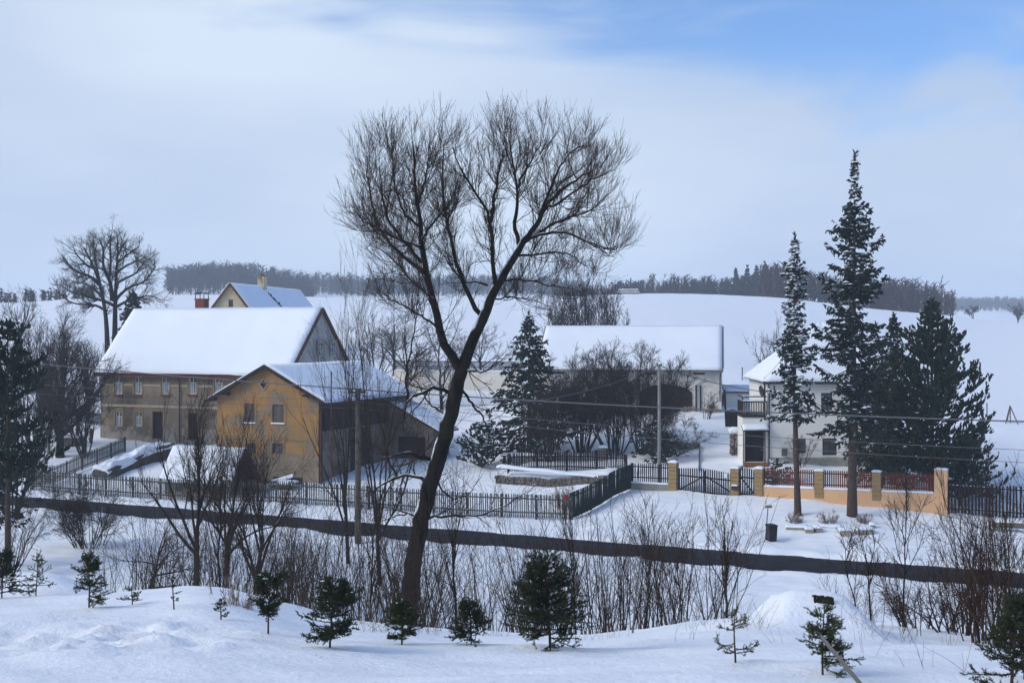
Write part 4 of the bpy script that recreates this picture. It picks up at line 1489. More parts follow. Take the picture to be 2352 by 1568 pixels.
# peach wall in front of the villa with red picket panels
vx = [1752, 1862, 1874, 1882, 2004, 2016, 2024, 2147, 2176]
qa = spt(st(1752))
vw = thing('villa_wall', 'peach rendered garden wall with red-brown picket panels along the street', 'wall', (qa.x, qa.y, 0), -S_ANG)
tt = lambda xp: st(xp) - st(1752)
wl_ = tt(2176)
vzp = lambda xp, yp: EYE + (HY - yp) * spt(st(xp)).y / FPX
zt0, zt1 = vzp(1752, 1117), vzp(2147, 1133)
zq = lambda t: zt0 + (zt1 - zt0) * t / tt(2147)
body = MB()
body.prism([(0, -.16, -.3), (wl_, -.16, -.6), (wl_, -.16, zq(wl_)), (0, -.16, zq(0))], (0, .32, 0))
body.build('wall_body', 'peach', vw)
for a, b, yt in ((1872, 1892, 1081), (2004, 2024, 1083)):
    x0, x1 = tt(a), tt(b)
    zt = vzp((a + b) / 2, yt)
    zbm = zq(x0) - .55
    n = 6
    root = thing('gate_pillar', 'sandstone pillar %s in the peach garden wall' % ('nearer the small gate' if a < 1900 else 'nearer the tall peach end pillar'), 'pillar',
                 vw.location + uS * ((x0 + x1) / 2), -S_ANG, 'sandstone pillars of the peach wall')
    hw_ = (x1 - x0) / 2
    for i in range(n):
        za, zb_ = zbm + (zt - zbm) * i / n, zbm + (zt - zbm) * (i + 1) / n
        MB().box(-hw_, hw_, -.23 - .006 * (i % 2), .24, za + .006, zb_ - .006).build('block', 'sandstone', root, bevel=.012)
    slab(root, 'snow', 'snow_roof', [(-hw_ - .03, -.26, zt), (hw_ + .03, -.26, zt), (hw_ + .03, .27, zt), (-hw_ - .03, .27, zt)], .13, 8, 6, .012, a, .12)
zt = vzp(2161, 1078)
ep = MB().box(tt(2147), wl_ + .03, -.3, .3, zq(wl_) - 1.8, zt).build('end_pillar', 'peach', vw, bevel=.015)
slab(ep, 'snow', 'snow_roof', [(tt(2147), -.32, zt), (wl_ + .05, -.32, zt), (wl_ + .05, .32, zt), (tt(2147), .32, zt)], .1, 6, 6, .01, 8, .1)
pk = {}
for a, b in ((1754, 1871), (1893, 2003), (2025, 2146)):
    x0, x1 = tt(a), tt(b)
    slab(vw, 'snow', 'snow_roof', [(x0, -.19, zq(x0) + .004), (x1, -.19, zq(x1) + .004), (x1, .19, zq(x1) + .004), (x0, .19, zq(x0) + .004)], .11, 24, 4, .025, a, .1)
    h = 1.08
    n = int((x1 - x0) / .135)
    src = picket_mesh(.085, .02, h, .02, 'fence_red')
    COL.objects.unlink(src)
    for i in range(n):
        x = x0 + (x1 - x0) * (i + .5) / n
        copy_part(src, 'picket', vw, (x, 0.02, zq(x) + .14))
    for k_ in (.12, .8):
        MB().bar((x0, .06, zq(x0) + .14 + h * k_), (x1, .06, zq(x1) + .14 + h * k_), .035, .08).build('rail', 'fence_red', vw)

# letter box on the fence by the small gate
lb_ = thing('letter_box', 'small dark letter box hung on the red pickets near the small gate', 'letter box', spt(st(1768)) + Vector((0, -.25, vzp(1768, 1108))), -S_ANG)
MB().box(-.16, .16, -.12, .08, 0, .34).build('box', 'metal_dark', lb_, bevel=.015)
MB().prism([(-.18, -.15, .345), (.18, -.15, .345), (.18, .1, .43), (-.18, .1, .43)], (0, 0, .02)).build('lid', 'metal_dark', lb_)
MB().box(-.1, .1, -.125, -.121, .22, .25).build('slot', 'paper', lb_)

# snowy ledge box on the middle pillar
gb_ = thing('pillar_box', 'small snow-topped box fixed low on the pillar between both gates', 'box', spt(st(1685)) + Vector((0, -.42, vzp(1685, 1122))), -S_ANG)
MB().box(-.2, .2, -.1, .09, 0, .24).build('box', 'metal_dark', gb_)
slab(gb_, 'snow', 'snow_roof', [(-.21, -.11, .243), (.21, -.11, .243), (.21, .1, .243), (-.21, .1, .243)], .09, 5, 4, .008, 1, .06)

# tall dark fence at the right edge
R0_, R1_ = spt(st(2179)), None
R1_ = R0_ + Vector((math.cos(math.radians(19)), -math.sin(math.radians(19)), 0)) * 9.5
picket_fence('tall dark picket fence at the right edge beyond the peach wall', (R0_.x, R0_.y), (R1_.x, R1_.y), 2.0, .19, 'fence_black', w=.115, tip=.02, seed=12, snow=True,
             rail_h=(.16, .86))

# ------------------------------------------------------------------ dry stone wall of the terrace
sw = thing('stone_wall', 'dry stone retaining wall holding the snowy garden terrace', 'wall', TER0, -math.radians(22))
rr = random.Random(11)
x, row = 0, 0
for row in range(3):
    x = -.3 - rr.uniform(0, .2)
    while x < 7.9:
        w = rr.uniform(.26, .55)
        q = TER0 + E22 * (x + w / 2) - N22 * .2
        g0 = gz(q.x, q.y) - TER0.z
        h = .225
        z0 = g0 - .06 + row * h
        j = lambda s=.03: rr.uniform(-s, s)
        c = MB()
        dpt = -.16 + j(.04)
        c.prism([(x + .01, dpt, z0 + j(.02)), (x + w - .01, dpt, z0 + j(.02)), (x + w - .02 + j(.02), dpt + j(.02), z0 + h - .01 + j(.015)), (x + .02 + j(.02), dpt + j(.02), z0 + h - .01 + j(.015))],
                (0, .42, 0))
        c.build('stone', 'stone', sw, bevel=.03)
        x += w
tw = []
sn = MB()
slab(sw, 'snow', 'snow_roof', [(-.3, -.16, .78), (8, -.16, .35), (8, .5, .42), (-.3, .5, .85)], .16, 40, 6, .04, 5, .14)

# ------------------------------------------------------------------ poles and wires
def pole(name, label, base, top_z, r0, r1, material, cross=None, n=10):
    root = thing(name, label, 'pole', base)
    H = top_z - base.z
    MB().tube([(0, 0, -.3), (0.01, 0, H * .5), (0, 0, H)], [r0, (r0 + r1) / 2, r1], n).build('shaft', material, root)
    if cross:
        for i, (zz, w) in enumerate(cross):
            ca = MB().box(-w, w, -.05, .05, H - zz - .05, H - zz + .05).build('cross_arm', 'wood_dark', root)
            for s_ in (-1, 1):
                MB().tube([(s_ * w * .9, 0, H - zz + .05), (s_ * w * .9, 0, H - zz + .12), (s_ * w * .9, 0, H - zz + .2)], [.03, .05, .025], 6).build('insulator', 'metal_dark', ca)
    return root, Vector((base.x, base.y, top_z))


p1b = hit(822, 1248, 45)
PT1 = at(822, 892, p1b.y)
pole('wooden_pole', 'thick weathered wooden utility pole on the near side of the road', p1b, PT1.z, .19, .15, 'pole_wood', cross=[(.22, .45)])
p2b = hit(1514, 1126, 60)
PT2 = at(1514, 836, p2b.y)
pole('concrete_pole', 'slender grey concrete utility pole beside the low concrete wall', p2b, PT2.z, .135, .10, 'concrete', cross=[(.12, .16)])
p3b = gp(761, 92.0)
PT3 = at(761, 852, 92.0)
pole('steel_pole', 'thin rusty steel pole in the yard by the ochre barn corner', p3b, PT3.z, .055, .045, 'rust', n=8)


def wire(label, p, q, sag, r=.016, material='cable'):
    p, q = Vector(p), Vector(q)
    pts = [p.lerp(q, i / 24) - Vector((0, 0, sag * 4 * (i / 24) * (1 - i / 24))) for i in range(25)]
    o = MB().tube(pts, r, 5).build('overhead_cable', material)
    tag(o, label, 'cable', 'overhead cables')


wl0 = PT1 + Vector((-45.2, 22, 2.9))
wr0 = PT1 + Vector((45.2, -22, -.75))
wire('thick overhead cable crossing the left trees to the wooden pole', PT1 + Vector((0, 0, -.05)), wl0, .25, .035)
wire('thick overhead cable from the wooden pole crossing the spruce trunks', PT1 + Vector((0, 0, -.05)), wr0, .35, .035)
for k_, (dz, ll, lr) in enumerate(((-1.25, 'upper thin wire in front of the farmhouse windows', 'thin wire crossing the white house just above its lower windows'),
                                   (-1.9, 'lower thin wire in front of the farmhouse windows', 'lowest thin wire crossing low before the white house'))):
    wire(ll, PT1 + Vector((0, 0, dz * .6)), wl0 + Vector((0, 0, dz * 1.3)), .45, .013)
    wire(lr, PT1 + Vector((0, 0, dz * .6)), wr0 + Vector((0, 0, dz)), .6, .013)
wire('service cable from the concrete pole to the white house', PT2 + Vector((0, 0, -.08)), HO + Vector((.35, -.1, HH - .95)), .3, .028)
wire('slack cable from the concrete pole back to the wooden pole', PT2 + Vector((0, 0, -.1)), PT1 + Vector((0, 0, -.35)), 1.5, .02)

# ------------------------------------------------------------------ small things by the street
b_ = hit(1772, 1243, 60)
bn = thing('wheelie_bin', 'black wheeled rubbish bin standing on the snow by the road', 'bin', b_, math.radians(12))
s_ = MB()
s_.v = [(-.22, -.24, .04), (.22, -.24, .04), (.22, .24, .04), (-.22, .24, .04), (-.26, -.29, .9), (.26, -.29, .9), (.26, .27, .9), (-.26, .27, .9)]
s_.f = [(3, 2, 1, 0), (4, 5, 6, 7), (0, 1, 5, 4), (1, 2, 6, 5), (2, 3, 7, 6), (3, 0, 4, 7)]
s_.build('body', 'bin_black', bn, bevel=.02)
MB().prism([(-.28, -.32, .905), (.28, -.32, .905), (.28, -.32, .94), (.2, -.32, .99), (-.2, -.32, .99), (-.28, -.32, .94)], (0, .64, 0)).build('lid', 'bin_black', bn, bevel=.01)
MB().tube([(-.2, .34, .9), (.2, .34, .9)], .02, 6).build('handle', 'bin_black', bn)
for s in (-.24, .24):
    MB().tube([(s - .03, .22, .1), (s + .03, .22, .1)], .1, 10).build('wheel', 'bin_black', bn)

f_ = hit(1757, 1236, 60)
bf = thing('bird_feeder', 'snow-topped bird feeder on a leaning wooden post by the bin', 'bird feeder', f_)
ft_ = at(1764, 1165, f_.y) - f_
MB().tube([(0, 0, -.3), ft_], [.035, .03], 7).build('post', 'wood_grey', bf)
MB().box(-.2, .2, -.16, .16, 0, .05).build('tray', 'log_end', bf, ft_)
MB().box(-.2, .2, -.165, -.145, .05, .16).build('tray_edge', 'log_end', bf, ft_)
slab(bf, 'snow', 'snow_roof', [tuple(ft_ + Vector(p)) for p in ((-.2, -.14, .055), (.2, -.14, .055), (.2, .16, .055), (-.2, .16, .055))], .16, 8, 6, .02, 3, .12)
MB().tube([ft_ + Vector((-.1, 0, .1)), ft_ + Vector((-.12, 0, .45))], .02, 5).build('bracket', 'wood_grey', bf)

slabs = [(1830, 1213, 48, 9, 'flat stone slab capped with snow below the left round shrub'), (1858, 1218, 17, 10, 'small angular stone right of the left slab'),
         (1878, 1217, 14, 12, 'second small stone beside the snowy slabs'), (1908, 1209, 46, 3, 'long thin stone slab below the middle round shrub'),
         (1943, 1224, 26, 14, 'tilted rough stone slab below the tall spruce'), (1986, 1221, 40, 12, 'thick stone slab at the right end of the row'),
         (2004, 1207, 12, 8, 'mossy stone knob at the right end slab')]
for i, (x, y, w, h, lab) in enumerate(slabs):
    q = hit(x, y + h * .4, 60) - Vector((0, 0, .07))
    sc = FPX / q.y
    W, H = w / sc, h / sc
    r_ = thing('stone_slab', lab, 'stone', q, math.radians(-14 + 9 * (i % 3)), 'stone slabs in the front bank')
    rr = random.Random(i)
    j = lambda s=.05: rr.uniform(-s, s)
    MB().prism([(-W / 2, -.2, -.15), (W / 2 + j(), -.2, -.15), (W / 2 + j(), -.2 + j(), H + j(.03)), (W * .1, -.22, H + j(.03)), (-W / 2 + j(), -.2, H * .9)], (j(), .55, .03)).build(
        'slab', 'stone_slab', r_, bevel=.03)
    slab(r_, 'snow', 'snow_roof', [(-W / 2 - .04, -.22, H - .01), (W / 2 + .04, -.22, H - .01), (W / 2 + .04, .45, H + .03), (-W / 2 - .04, .45, H + .03)], .12, 10, 8, .02, i, .16)

# stump in the snow mound, leaning plank
st_p = hit(1891, 1394, 14)
stp = thing('tree_stump', 'old mossy tree stump showing through the big snow mound', 'stump', st_p)
rr = random.Random(3)
for i in range(13):
    xx = 1869 + i * 3.6
    yl = 1381 + 1.25 * i + rr.uniform(-6, 6)
    p_ = hit(xx, yl, 14)
    top = at(xx, 1366 + .35 * i + rr.uniform(-1, 1.5), p_.y - .03)
    p_.y -= .03
    bk_ = Vector((0, .07, 0))
    c_ = MB().tube([p_ + bk_ * .4 - st_p - Vector((0, 0, .03)), top + bk_ * .4 - st_p], [rr.uniform(.019, .026), rr.uniform(.016, .022)], 6)
    c_.build('bark_strip', 'bark_dark', stp)

pa, pb = at(1868, 1440, 10.3), at(1975, 1568, 8.6)
plk = MB().bar(pa, pb + (pb - pa) * .15, .055, .022, up=(0.6, -.6, .4)).build('plank', 'plank')
tag(plk, 'grey weathered plank leaning across the small spruce, lower right', 'plank')

# snow-covered stack under a tarpaulin, beside the farmhouse fence
w0, w1 = Vector((px(232, 103.5), 103.5, 0)), Vector((px(388, 113), 113, 0))
u_ = (w1 - w0)
Lw = u_.length
tp_ = thing('tarp_stack', 'long snow-capped wood stack under tarpaulin inside the picket yard', 'wood stack', (w0.x, w0.y, gz(w0.x, w0.y)), math.atan2(u_.y, u_.x))
tp_.rotation_euler[1] = -math.atan2(gz(w1.x, w1.y) - gz(w0.x, w0.y), Lw)
bd = MB()
prof = [(0, 1.0), (1.2, 1.15), (2.0, .95), (3.6, 1.15), (5.0, 1.3), (7.0, 1.35), (Lw, 1.2)]
for (a, h0), (b, h1) in zip(prof[:-1], prof[1:]):
    bd.prism([(a, -.85, .0), (b, -.85, .0), (b, -.75, h1 * .8), (a, -.75, h0 * .8)], (0, 1.6, 0))
bd.build('stack_body', 'tarp', tp_)
for i in range(7):
    for j_ in range(4):
        MB().tube([(-.08, -.7 + i * .22, .14 + j_ * .2), (.3, -.7 + i * .22, .14 + j_ * .2)], .1, 7).build('log', 'wood_grey', tp_)
U, V = np.meshgrid(np.linspace(0, 1, 50), np.linspace(-1, 1, 17))
hx = np.interp(U * Lw, [p[0] for p in prof], [p[1] for p in prof])
Zs = hx * .80 + .30 * np.sqrt(np.clip(1 - np.abs(V) ** 3, 0, 1)) * (.95 + .9 * vnoise(U * 7, V * 1.3 + 5, 8) + .5 * vnoise(U * 17, V * 3, 9)) * sstep(np.minimum(U, 1 - U) * Lw / .5 + .35) - .24 * np.abs(V) ** 4
v = np.stack([U * Lw - .12, V * (.80 + .12 * vnoise(U * 9, V * 0, 4)) + .06 * np.sin(U * 17), Zs], -1).reshape(-1, 3)
i_ = np.arange(16 * 50).reshape(16, 50)[:, :-1].ravel()
so = mesh_np('snow', v, np.stack([i_, i_ + 1, i_ + 51, i_ + 50], 1), 'snow_roof', tp_, smooth=True)
sd_ = so.modifiers.new('thick', 'SOLIDIFY')
sd_.thickness = .12

# timber heap by the barn
q = gp(650, 95.2)
th_ = thing('timber_heap', 'heap of boards and a pipe with snow on top in front of the ochre barn', 'timber', q, -A_B)
for i in range(5):
    MB().box(-1.0 + .1 * i, 1.0, -.5 + .2 * i, -.32 + .2 * i, .05 + .09 * (i % 2), .3 + .1 * (i % 3)).build('board', 'wood_dark', th_)
slab(th_, 'snow', 'snow_roof', [(-.4, -.52, .38), (1.05, -.52, .38), (1.05, .5, .48), (-.4, .5, .48)], .13, 10, 8, .03, 5, .12)
MB().tube([(-1.0, .1, .45), (.75, .2, .95)], .13, 9).build('pipe', 'snow_roof', th_)
MB().box(-1.2, 1.3, .55, .62, .0, .75).build('backing_board', 'wood_dark', th_)

# garden plot edging by the driveway
q = gp(1560, 101.5)
ge_ = thing('plot_edging', 'weathered board edging of a snowy garden plot beside the driveway', 'edging', q, -math.radians(4))
zz = EYE + (HY - 1016) * 101.5 / FPX - q.z
MB().box(-1.6, 1.55, -.06, .06, -.6, max(.45, zz)).build('back_board', 'wood_grey', ge_)
slab(ge_, 'snow', 'snow_roof', [(-1.6, -.08, max(.45, zz) + .003), (1.55, -.08, max(.45, zz) + .003), (1.55, .1, max(.45, zz) + .003), (-1.6, .1, max(.45, zz) + .003)], .1, 10, 3, .02, 2, .06)
MB().bar((1.6, 0, .35), (.95, -8, -.75), .08, .35).build('side_board', 'barge_red', ge_)

# dark wooden gate/fence stub beside the villa porch, log pile
q = gp(1668, 109)
wg = thing('yard_gate', 'dark broken yard gate between the white barn and white house', 'gate', q, math.radians(-58))
for i in range(18):
    MB().box(i * .16, i * .16 + .13, 0, .03, -.3, 1.35 + .15 * math.sin(i * .35)).build('board', 'fence_black', wg)
for zz in (.3, 1.0):
    MB().box(0, 2.9, .032, .08, zz, zz + .1).build('rail', 'fence_black', wg)
MB().box(-.06, .06, -.06, .06, -.3, 3.1).build('post', 'wood_dark', wg).rotation_euler = (0, math.radians(-4), 0)

q = gp(1692, 98.5)
lp = thing('log_pile', 'stacked split logs under a snow hood left of the porch', 'log pile', q, -A_H)
rr = random.Random(5)
for r_ in range(9):
    for c_ in range(3):
        MB().tube([(-.38 + c_ * .27 + rr.uniform(-.02, .02), -.35 + rr.uniform(-.05, .05), .12 + r_ * .17), (-.38 + c_ * .27, .5, .12 + r_ * .17)], rr.uniform(.085, .125), 7).build(
            'log', 'log_end' if rr.random() < .6 else 'wood_grey', lp)
slab(lp, 'snow', 'snow_roof', [(-.6, -.5, 1.62), (.35, -.5, 1.62), (.35, .6, 1.7), (-.6, .6, 1.7)], .38, 10, 10, .03, 5, .3)

q = gp(1702, 93.4)
plt = thing('flower_pot', 'small zinc flower pot standing by the porch post', 'pot', q)
MB().tube([(0, 0, 0), (0, 0, .32)], [.13, .2], 10).build('pot', 'zinc', plt)
slab(plt, 'snow', 'snow_roof', [(-.14, -.14, .32), (.14, -.14, .32), (.14, .14, .32), (-.14, .14, .32)], .1, 5, 5, .01, 1, .1)

# well and ornamental gate left of the farmhouse
q = gp(163, 117.5)
wel = thing('stone_well', 'round stone well with a small roofed winch frame left of the farmhouse', 'well', q)
for r_ in range(3):
    for i in range(11):
        a0, a1 = 2 * math.pi * (i + .5 * (r_ % 2)) / 11, 2 * math.pi * (i + .93 + .5 * (r_ % 2)) / 11
        c = MB()
        pts = [(1.15 * math.cos(a0), 1.15 * math.sin(a0), r_ * .3), (1.15 * math.cos(a1), 1.15 * math.sin(a1), r_ * .3), (.85 * math.cos(a1), .85 * math.sin(a1), r_ * .3),
               (.85 * math.cos(a0), .85 * math.sin(a0), r_ * .3)]
        c.prism(pts, (0, 0, .285)).build('stone', 'stone', wel)
for s in (-.6, .6):
    MB().box(s - .12, s + .12, -.12, .12, .9, 2.5).build('post', 'barge_red', wel)
MB().box(-.9, .9, -.55, .55, 2.52, 2.64).build('roof', 'wood_dark', wel)
slab(wel, 'snow', 'snow_roof', [(-.9, -.55, 2.645), (.9, -.55, 2.645), (.9, .55, 2.645), (-.9, .55, 2.645)], .16, 8, 6, .02, 2, .12)
slab(wel, 'snow', 'snow_roof', [(-.95, -.95, .88), (.95, -.95, .88), (.95, .95, .88), (-.95, .95, .88)], .12, 10, 10, .02, 2, .3)

q = gp(177, 119.5)
og = thing('lattice_gate', 'wrought iron lattice gate between two brick posts left of the farmhouse', 'gate', q, math.radians(10))
for s in (0, 1.25):
    MB().box(s - .12, s + .12, -.12, .12, -.3, 1.35).build('post', 'brick', og)
for i in range(7):
    a = .17 + i * .15
    MB().bar((a, 0, .15), (min(a + .3, 1.1), 0, 1.1), .025).build('bar', 'metal_dark', og)
    MB().bar((a, .03, 1.1), (min(a + .3, 1.1), .03, .15), .025).build('bar', 'metal_dark', og)
for zz in (.1, 1.15):
    MB().bar((.13, 0, zz), (1.12, 0, zz), .05).build('rail', 'metal_dark', og)

q = gp(86, 113)
tb = thing('garden_arbour', 'snow-topped timber rack among the trees at far left', 'rack', q)
for a in (-1.4, -.2, 1.0):
    MB().tube([(a, 0, -.2), (a + .1, 0, 2.1)], .09, 6).build('post', 'wood_grey', tb)
MB().box(-2.2, 1.6, -.4, .4, 2.1, 2.22).build('top', 'wood_dark', tb)
slab(tb, 'snow', 'snow_roof', [(-2.2, -.4, 2.225), (1.6, -.4, 2.225), (1.6, .4, 2.225), (-2.2, .4, 2.225)], .2, 14, 6, .03, 2, .15)

# bench and bed frames seen under the garden bushes
q = gp(1190, 101)
bt_ = thing('garden_table', 'long low garden table under snow left of the garden bushes', 'table', q, -.1)
zz = .8
MB().box(-1.3, 1.4, -.4, .4, zz, zz + .08).build('top', 'wood_dark', bt_)
for a in (-1.1, 1.2):
    MB().box(a - .06, a + .06, -.3, .3, -.2, zz - .002).build('leg', 'wood_dark', bt_)
slab(bt_, 'snow', 'snow_roof', [(-1.3, -.4, zz + .083), (1.4, -.4, zz + .083), (1.4, .4, zz + .083), (-1.3, .4, zz + .083)], .2, 12, 6, .02, 4, .15)
q = gp(1310, 101)
cf = thing('cold_frame', 'low pale cold frame in the snow behind the black garden fence', 'cold frame', q)
MB().box(-1.1, 1.1, -.5, .5, -.1, .42).build('sides', 'concrete', cf)
slab(cf, 'snow', 'snow_roof', [(-1.15, -.55, .423), (1.15, -.55, .423), (1.15, .55, .423), (-1.15, .55, .423)], .12, 10, 6, .02, 4, .1)
q = gp(1385, 100.5)
br = thing('rain_barrel', 'pale rain barrel with a snow cap between the garden bushes', 'barrel', q)
MB().tube([(0, 0, -.1), (0, 0, .45), (0, 0, 1.0)], [.4, .45, .4], 12).build('barrel', 'zinc', br)
slab(br, 'snow', 'snow_roof', [(-.36, -.36, .99), (.36, -.36, .99), (.36, .36, .99), (-.36, .36, .99)], .2, 8, 8, .01, 4, .25)

# bales on the field crest
q = at(1443, 671, 336)
q.z = gz(q.x, q.y)
ba = thing('bale_stack', 'row of snow-covered bales on the field crest before the wood', 'bales', q)
for i in range(8):
    b_ = MB().tube([(-2.5 + i * .72, -.6, .38), (-2.5 + i * .72, .6, .38)], .36, 8).build('bale', 'straw', ba)
    slab(b_, 'snow', 'snow_roof', [(-2.85 + i * .72, -.65, .5), (-2.17 + i * .72, -.65, .5), (-2.17 + i * .72, .65, .5), (-2.85 + i * .72, .65, .5)], .4, 5, 5, .02, i, .3)
for i in range(7):
    b_ = MB().tube([(-2.15 + i * .72, -.6, 1.0), (-2.15 + i * .72, .6, 1.0)], .36, 8).build('bale', 'straw', ba)
    slab(b_, 'snow', 'snow_roof', [(-2.5 + i * .72, -.65, 1.12), (-1.82 + i * .72, -.65, 1.12), (-1.82 + i * .72, .65, 1.12), (-2.5 + i * .72, .65, 1.12)], .35, 5, 5, .02, i, .3)

# trestle and marker posts in the field on the right
q = hit(2320, 970, 90)
tr_ = thing('wire_trestle', 'thin three-legged wooden trestle standing in the field at right', 'trestle', q)
sc = FPX / q.y
H, W = 38 / sc, 15 / sc
for a, b in ((-W, -.4), (W, -.4), (0, .8), (0, -.1)):
    MB().tube([(a, b, -.2), (0, 0, H)], .055, 5).build('leg', 'wood_grey', tr_)
for i, (x, y0, y1, lab) in enumerate(((2267, 958, 925, 'thin marker post in the field just right of the pines'), (1705, 875, 843, 'thin marker post in the field above the yard gate'))):
    q = hit(x, y0, 100)
    o = MB().tube([(0, 0, -.2), (0, 0, (y0 - y1) * q.y / FPX)], .06, 5).build('marker_post', 'wood_grey', None, q)
    tag(o, lab, 'post', 'marker posts in the field')
q = hit(1300, 1199, 60)
o = MB().tube([(0, 0, -.1), (0, 0, 1.5)], .03, 6).build('hydrant_post', 'zinc', None, q + Vector((-.02, -.12, 0)))
tag(o, 'thin post with a red plate at the fence corner', 'sign')
pl_ = MB().box(-.13, .13, -.05, -.035, 1.42, 1.75).build('plate', 'sign_red', o)
q = hit(2330, 1222, 55)
cb = thing('timber_baulk', 'grey timber baulk raised on blocks at the right edge', 'timber', q, -.3)
MB().box(-1.2, 2.5, -.2, .2, .25, .55).build('beam', 'wood_grey', cb, bevel=.02)
for a in (-.9, 1.6):
    MB().box(a - .2, a + .2, -.18, .18, -.3, .247).build('block', 'concrete', cb)
slab(cb, 'snow', 'snow_roof', [(-1.2, -.2, .555), (2.5, -.2, .555), (2.5, .2, .555), (-1.2, .2, .555)], .12, 14, 4, .02, 4, .1)

# ------------------------------------------------------------------ bare trees
class Twigs:
    """collects batches of polylines (N,K,3) with radii and turns them into one tube mesh"""
    def __init__(s):
        s.v, s.f, s.n = [], [], 0

    def add(s, P, R, sides=3):
        P, R = np.asarray(P, float), np.asarray(R, float)
        if len(P) == 0:
            return
        if sides == 3 and P.shape[1] > 3:          # fine twigs: fewer rings
            short = np.linalg.norm(P[:, -1] - P[:, 0], axis=1).mean() < .48
            keep = np.unique(np.round(np.linspace(0, P.shape[1] - 1, 2 if (short and len(P) > 300) or len(P) > 4500 else 3)).astype(int))
            P, R = P[:, keep], R[:, keep]
        N, K, _ = P.shape
        T = np.empty_like(P)
        T[:, 1:-1] = P[:, 2:] - P[:, :-2]
        T[:, 0], T[:, -1] = P[:, 1] - P[:, 0], P[:, -1] - P[:, -2]
        T = nrm(T)
        main = nrm(P[:, -1] - P[:, 0])
        ref = np.where(np.abs(main[:, 2:3]) > 0.75, np.array([[1.0, 0.2, 0]]), np.array([[0, 0, 1.0]]))[:, None, :]
        U = nrm(np.cross(T, np.broadcast_to(ref, T.shape)))
        W = np.cross(T, U)
        a = np.arange(sides) * 2 * math.pi / sides
        V = P[:, :, None, :] + R[:, :, None, None] * (U[:, :, None, :] * np.cos(a)[None, None, :, None] + W[:, :, None, :] * np.sin(a)[None, None, :, None])
        s.v.append(V.reshape(-1, 3))
        base = s.n + np.arange(N)[:, None, None] * K * sides + np.arange(K - 1)[None, :, None] * sides
        k = np.arange(sides)[None, None, :]
        k2 = (k + 1) % sides
        s.f.append(np.stack([base + k, base + k2, base + sides + k2, base + sides + k], -1).reshape(-1, 4))
        s.n += N * K * sides

    def build(s, name, material, parent, smooth=True, loc=None):
        if not s.v:
            return None
        return mesh_np(name, np.concatenate(s.v), np.concatenate(s.f), material, parent, smooth, loc)


def along(P, R, idx, t):
    K = P.shape[1]
    f = t * (K - 1)
    i = np.minimum(f.astype(int), K - 2)
    w = (f - i)[:, None]
    a, b = P[idx, i], P[idx, i + 1]
    return a * (1 - w) + b * w, nrm(b - a), R[idx, i] * (1 - w[:, 0]) + R[idx, i + 1] * w[:, 0]


def grow(rng, P, R, n, t0=.2, t1=1.0, ang=.8, angv=.25, length=1.0, lvar=.3, ltap=.5, K=5, up=.1, wob=.12, rr=.6, rmin=.003, tip=.35, rcap=1.0, out=None, flat=0.0, pw=1.0):
    """n children on every parent polyline; returns their polylines and radii. length may be per parent"""
    N = len(P)
    if N == 0:
        return np.zeros((0, K, 3)), np.zeros((0, K))
    cnt = np.full(N, n) if np.isscalar(n) else np.asarray(n)
    cnt = np.maximum(0, np.floor(cnt + rng.random(N))).astype(int)
    idx = np.repeat(np.arange(N), cnt)
    M = len(idx)
    t = t0 + (t1 - t0) * rng.random(M) ** pw
    pos, tan, rad = along(P, R, idx, t)
    rv = rng.normal(size=(M, 3))
    rv[:, 2] *= (1 - flat)
    perp = nrm(rv - (rv * tan).sum(1, keepdims=True) * tan)
    a = (ang + angv * rng.normal(size=M))[:, None]
    d = nrm(tan * np.cos(a) + perp * np.sin(a))
    Ln = length if np.isscalar(length) else np.asarray(length)[idx]
    Ln = Ln * (1 - ltap * t) * np.exp(lvar * np.clip(rng.normal(size=M), -1.8, 1.2) - lvar * lvar / 2)
    out_p = np.empty((M, K, 3))
    out_p[:, 0] = pos
    step = (Ln / (K - 1))[:, None]
    upv = np.array([0, 0, 1.0])
    for k in range(1, K):
        d = nrm(d + up * upv + wob * rng.normal(size=(M, 3)))
        out_p[:, k] = out_p[:, k - 1] + d * step
    r0 = np.clip(np.minimum(rad * rr, rcap), rmin, None)
    taper = np.linspace(1, tip, K)
    return out_p, np.maximum(r0[:, None] * taper[None], rmin * .8)


def plen(P):
    return np.linalg.norm(np.diff(P, axis=1), axis=2).sum(1)


def resample(pts, K):
    pts = np.asarray(pts, float)
    d = np.concatenate([[0], np.cumsum(np.linalg.norm(np.diff(pts, axis=0), axis=1))])
    t = np.linspace(0, d[-1], K)
    q = np.stack([np.interp(t, d, pts[:, i]) for i in range(pts.shape[1])], 1)
    # soften corners
    for _ in range(2):
        q[1:-1] = (q[:-2] + 2 * q[1:-1] + q[2:]) / 4
    return q


def shift(P, o):
    return P - np.array([o[0], o[1], o[2]])[None, None]


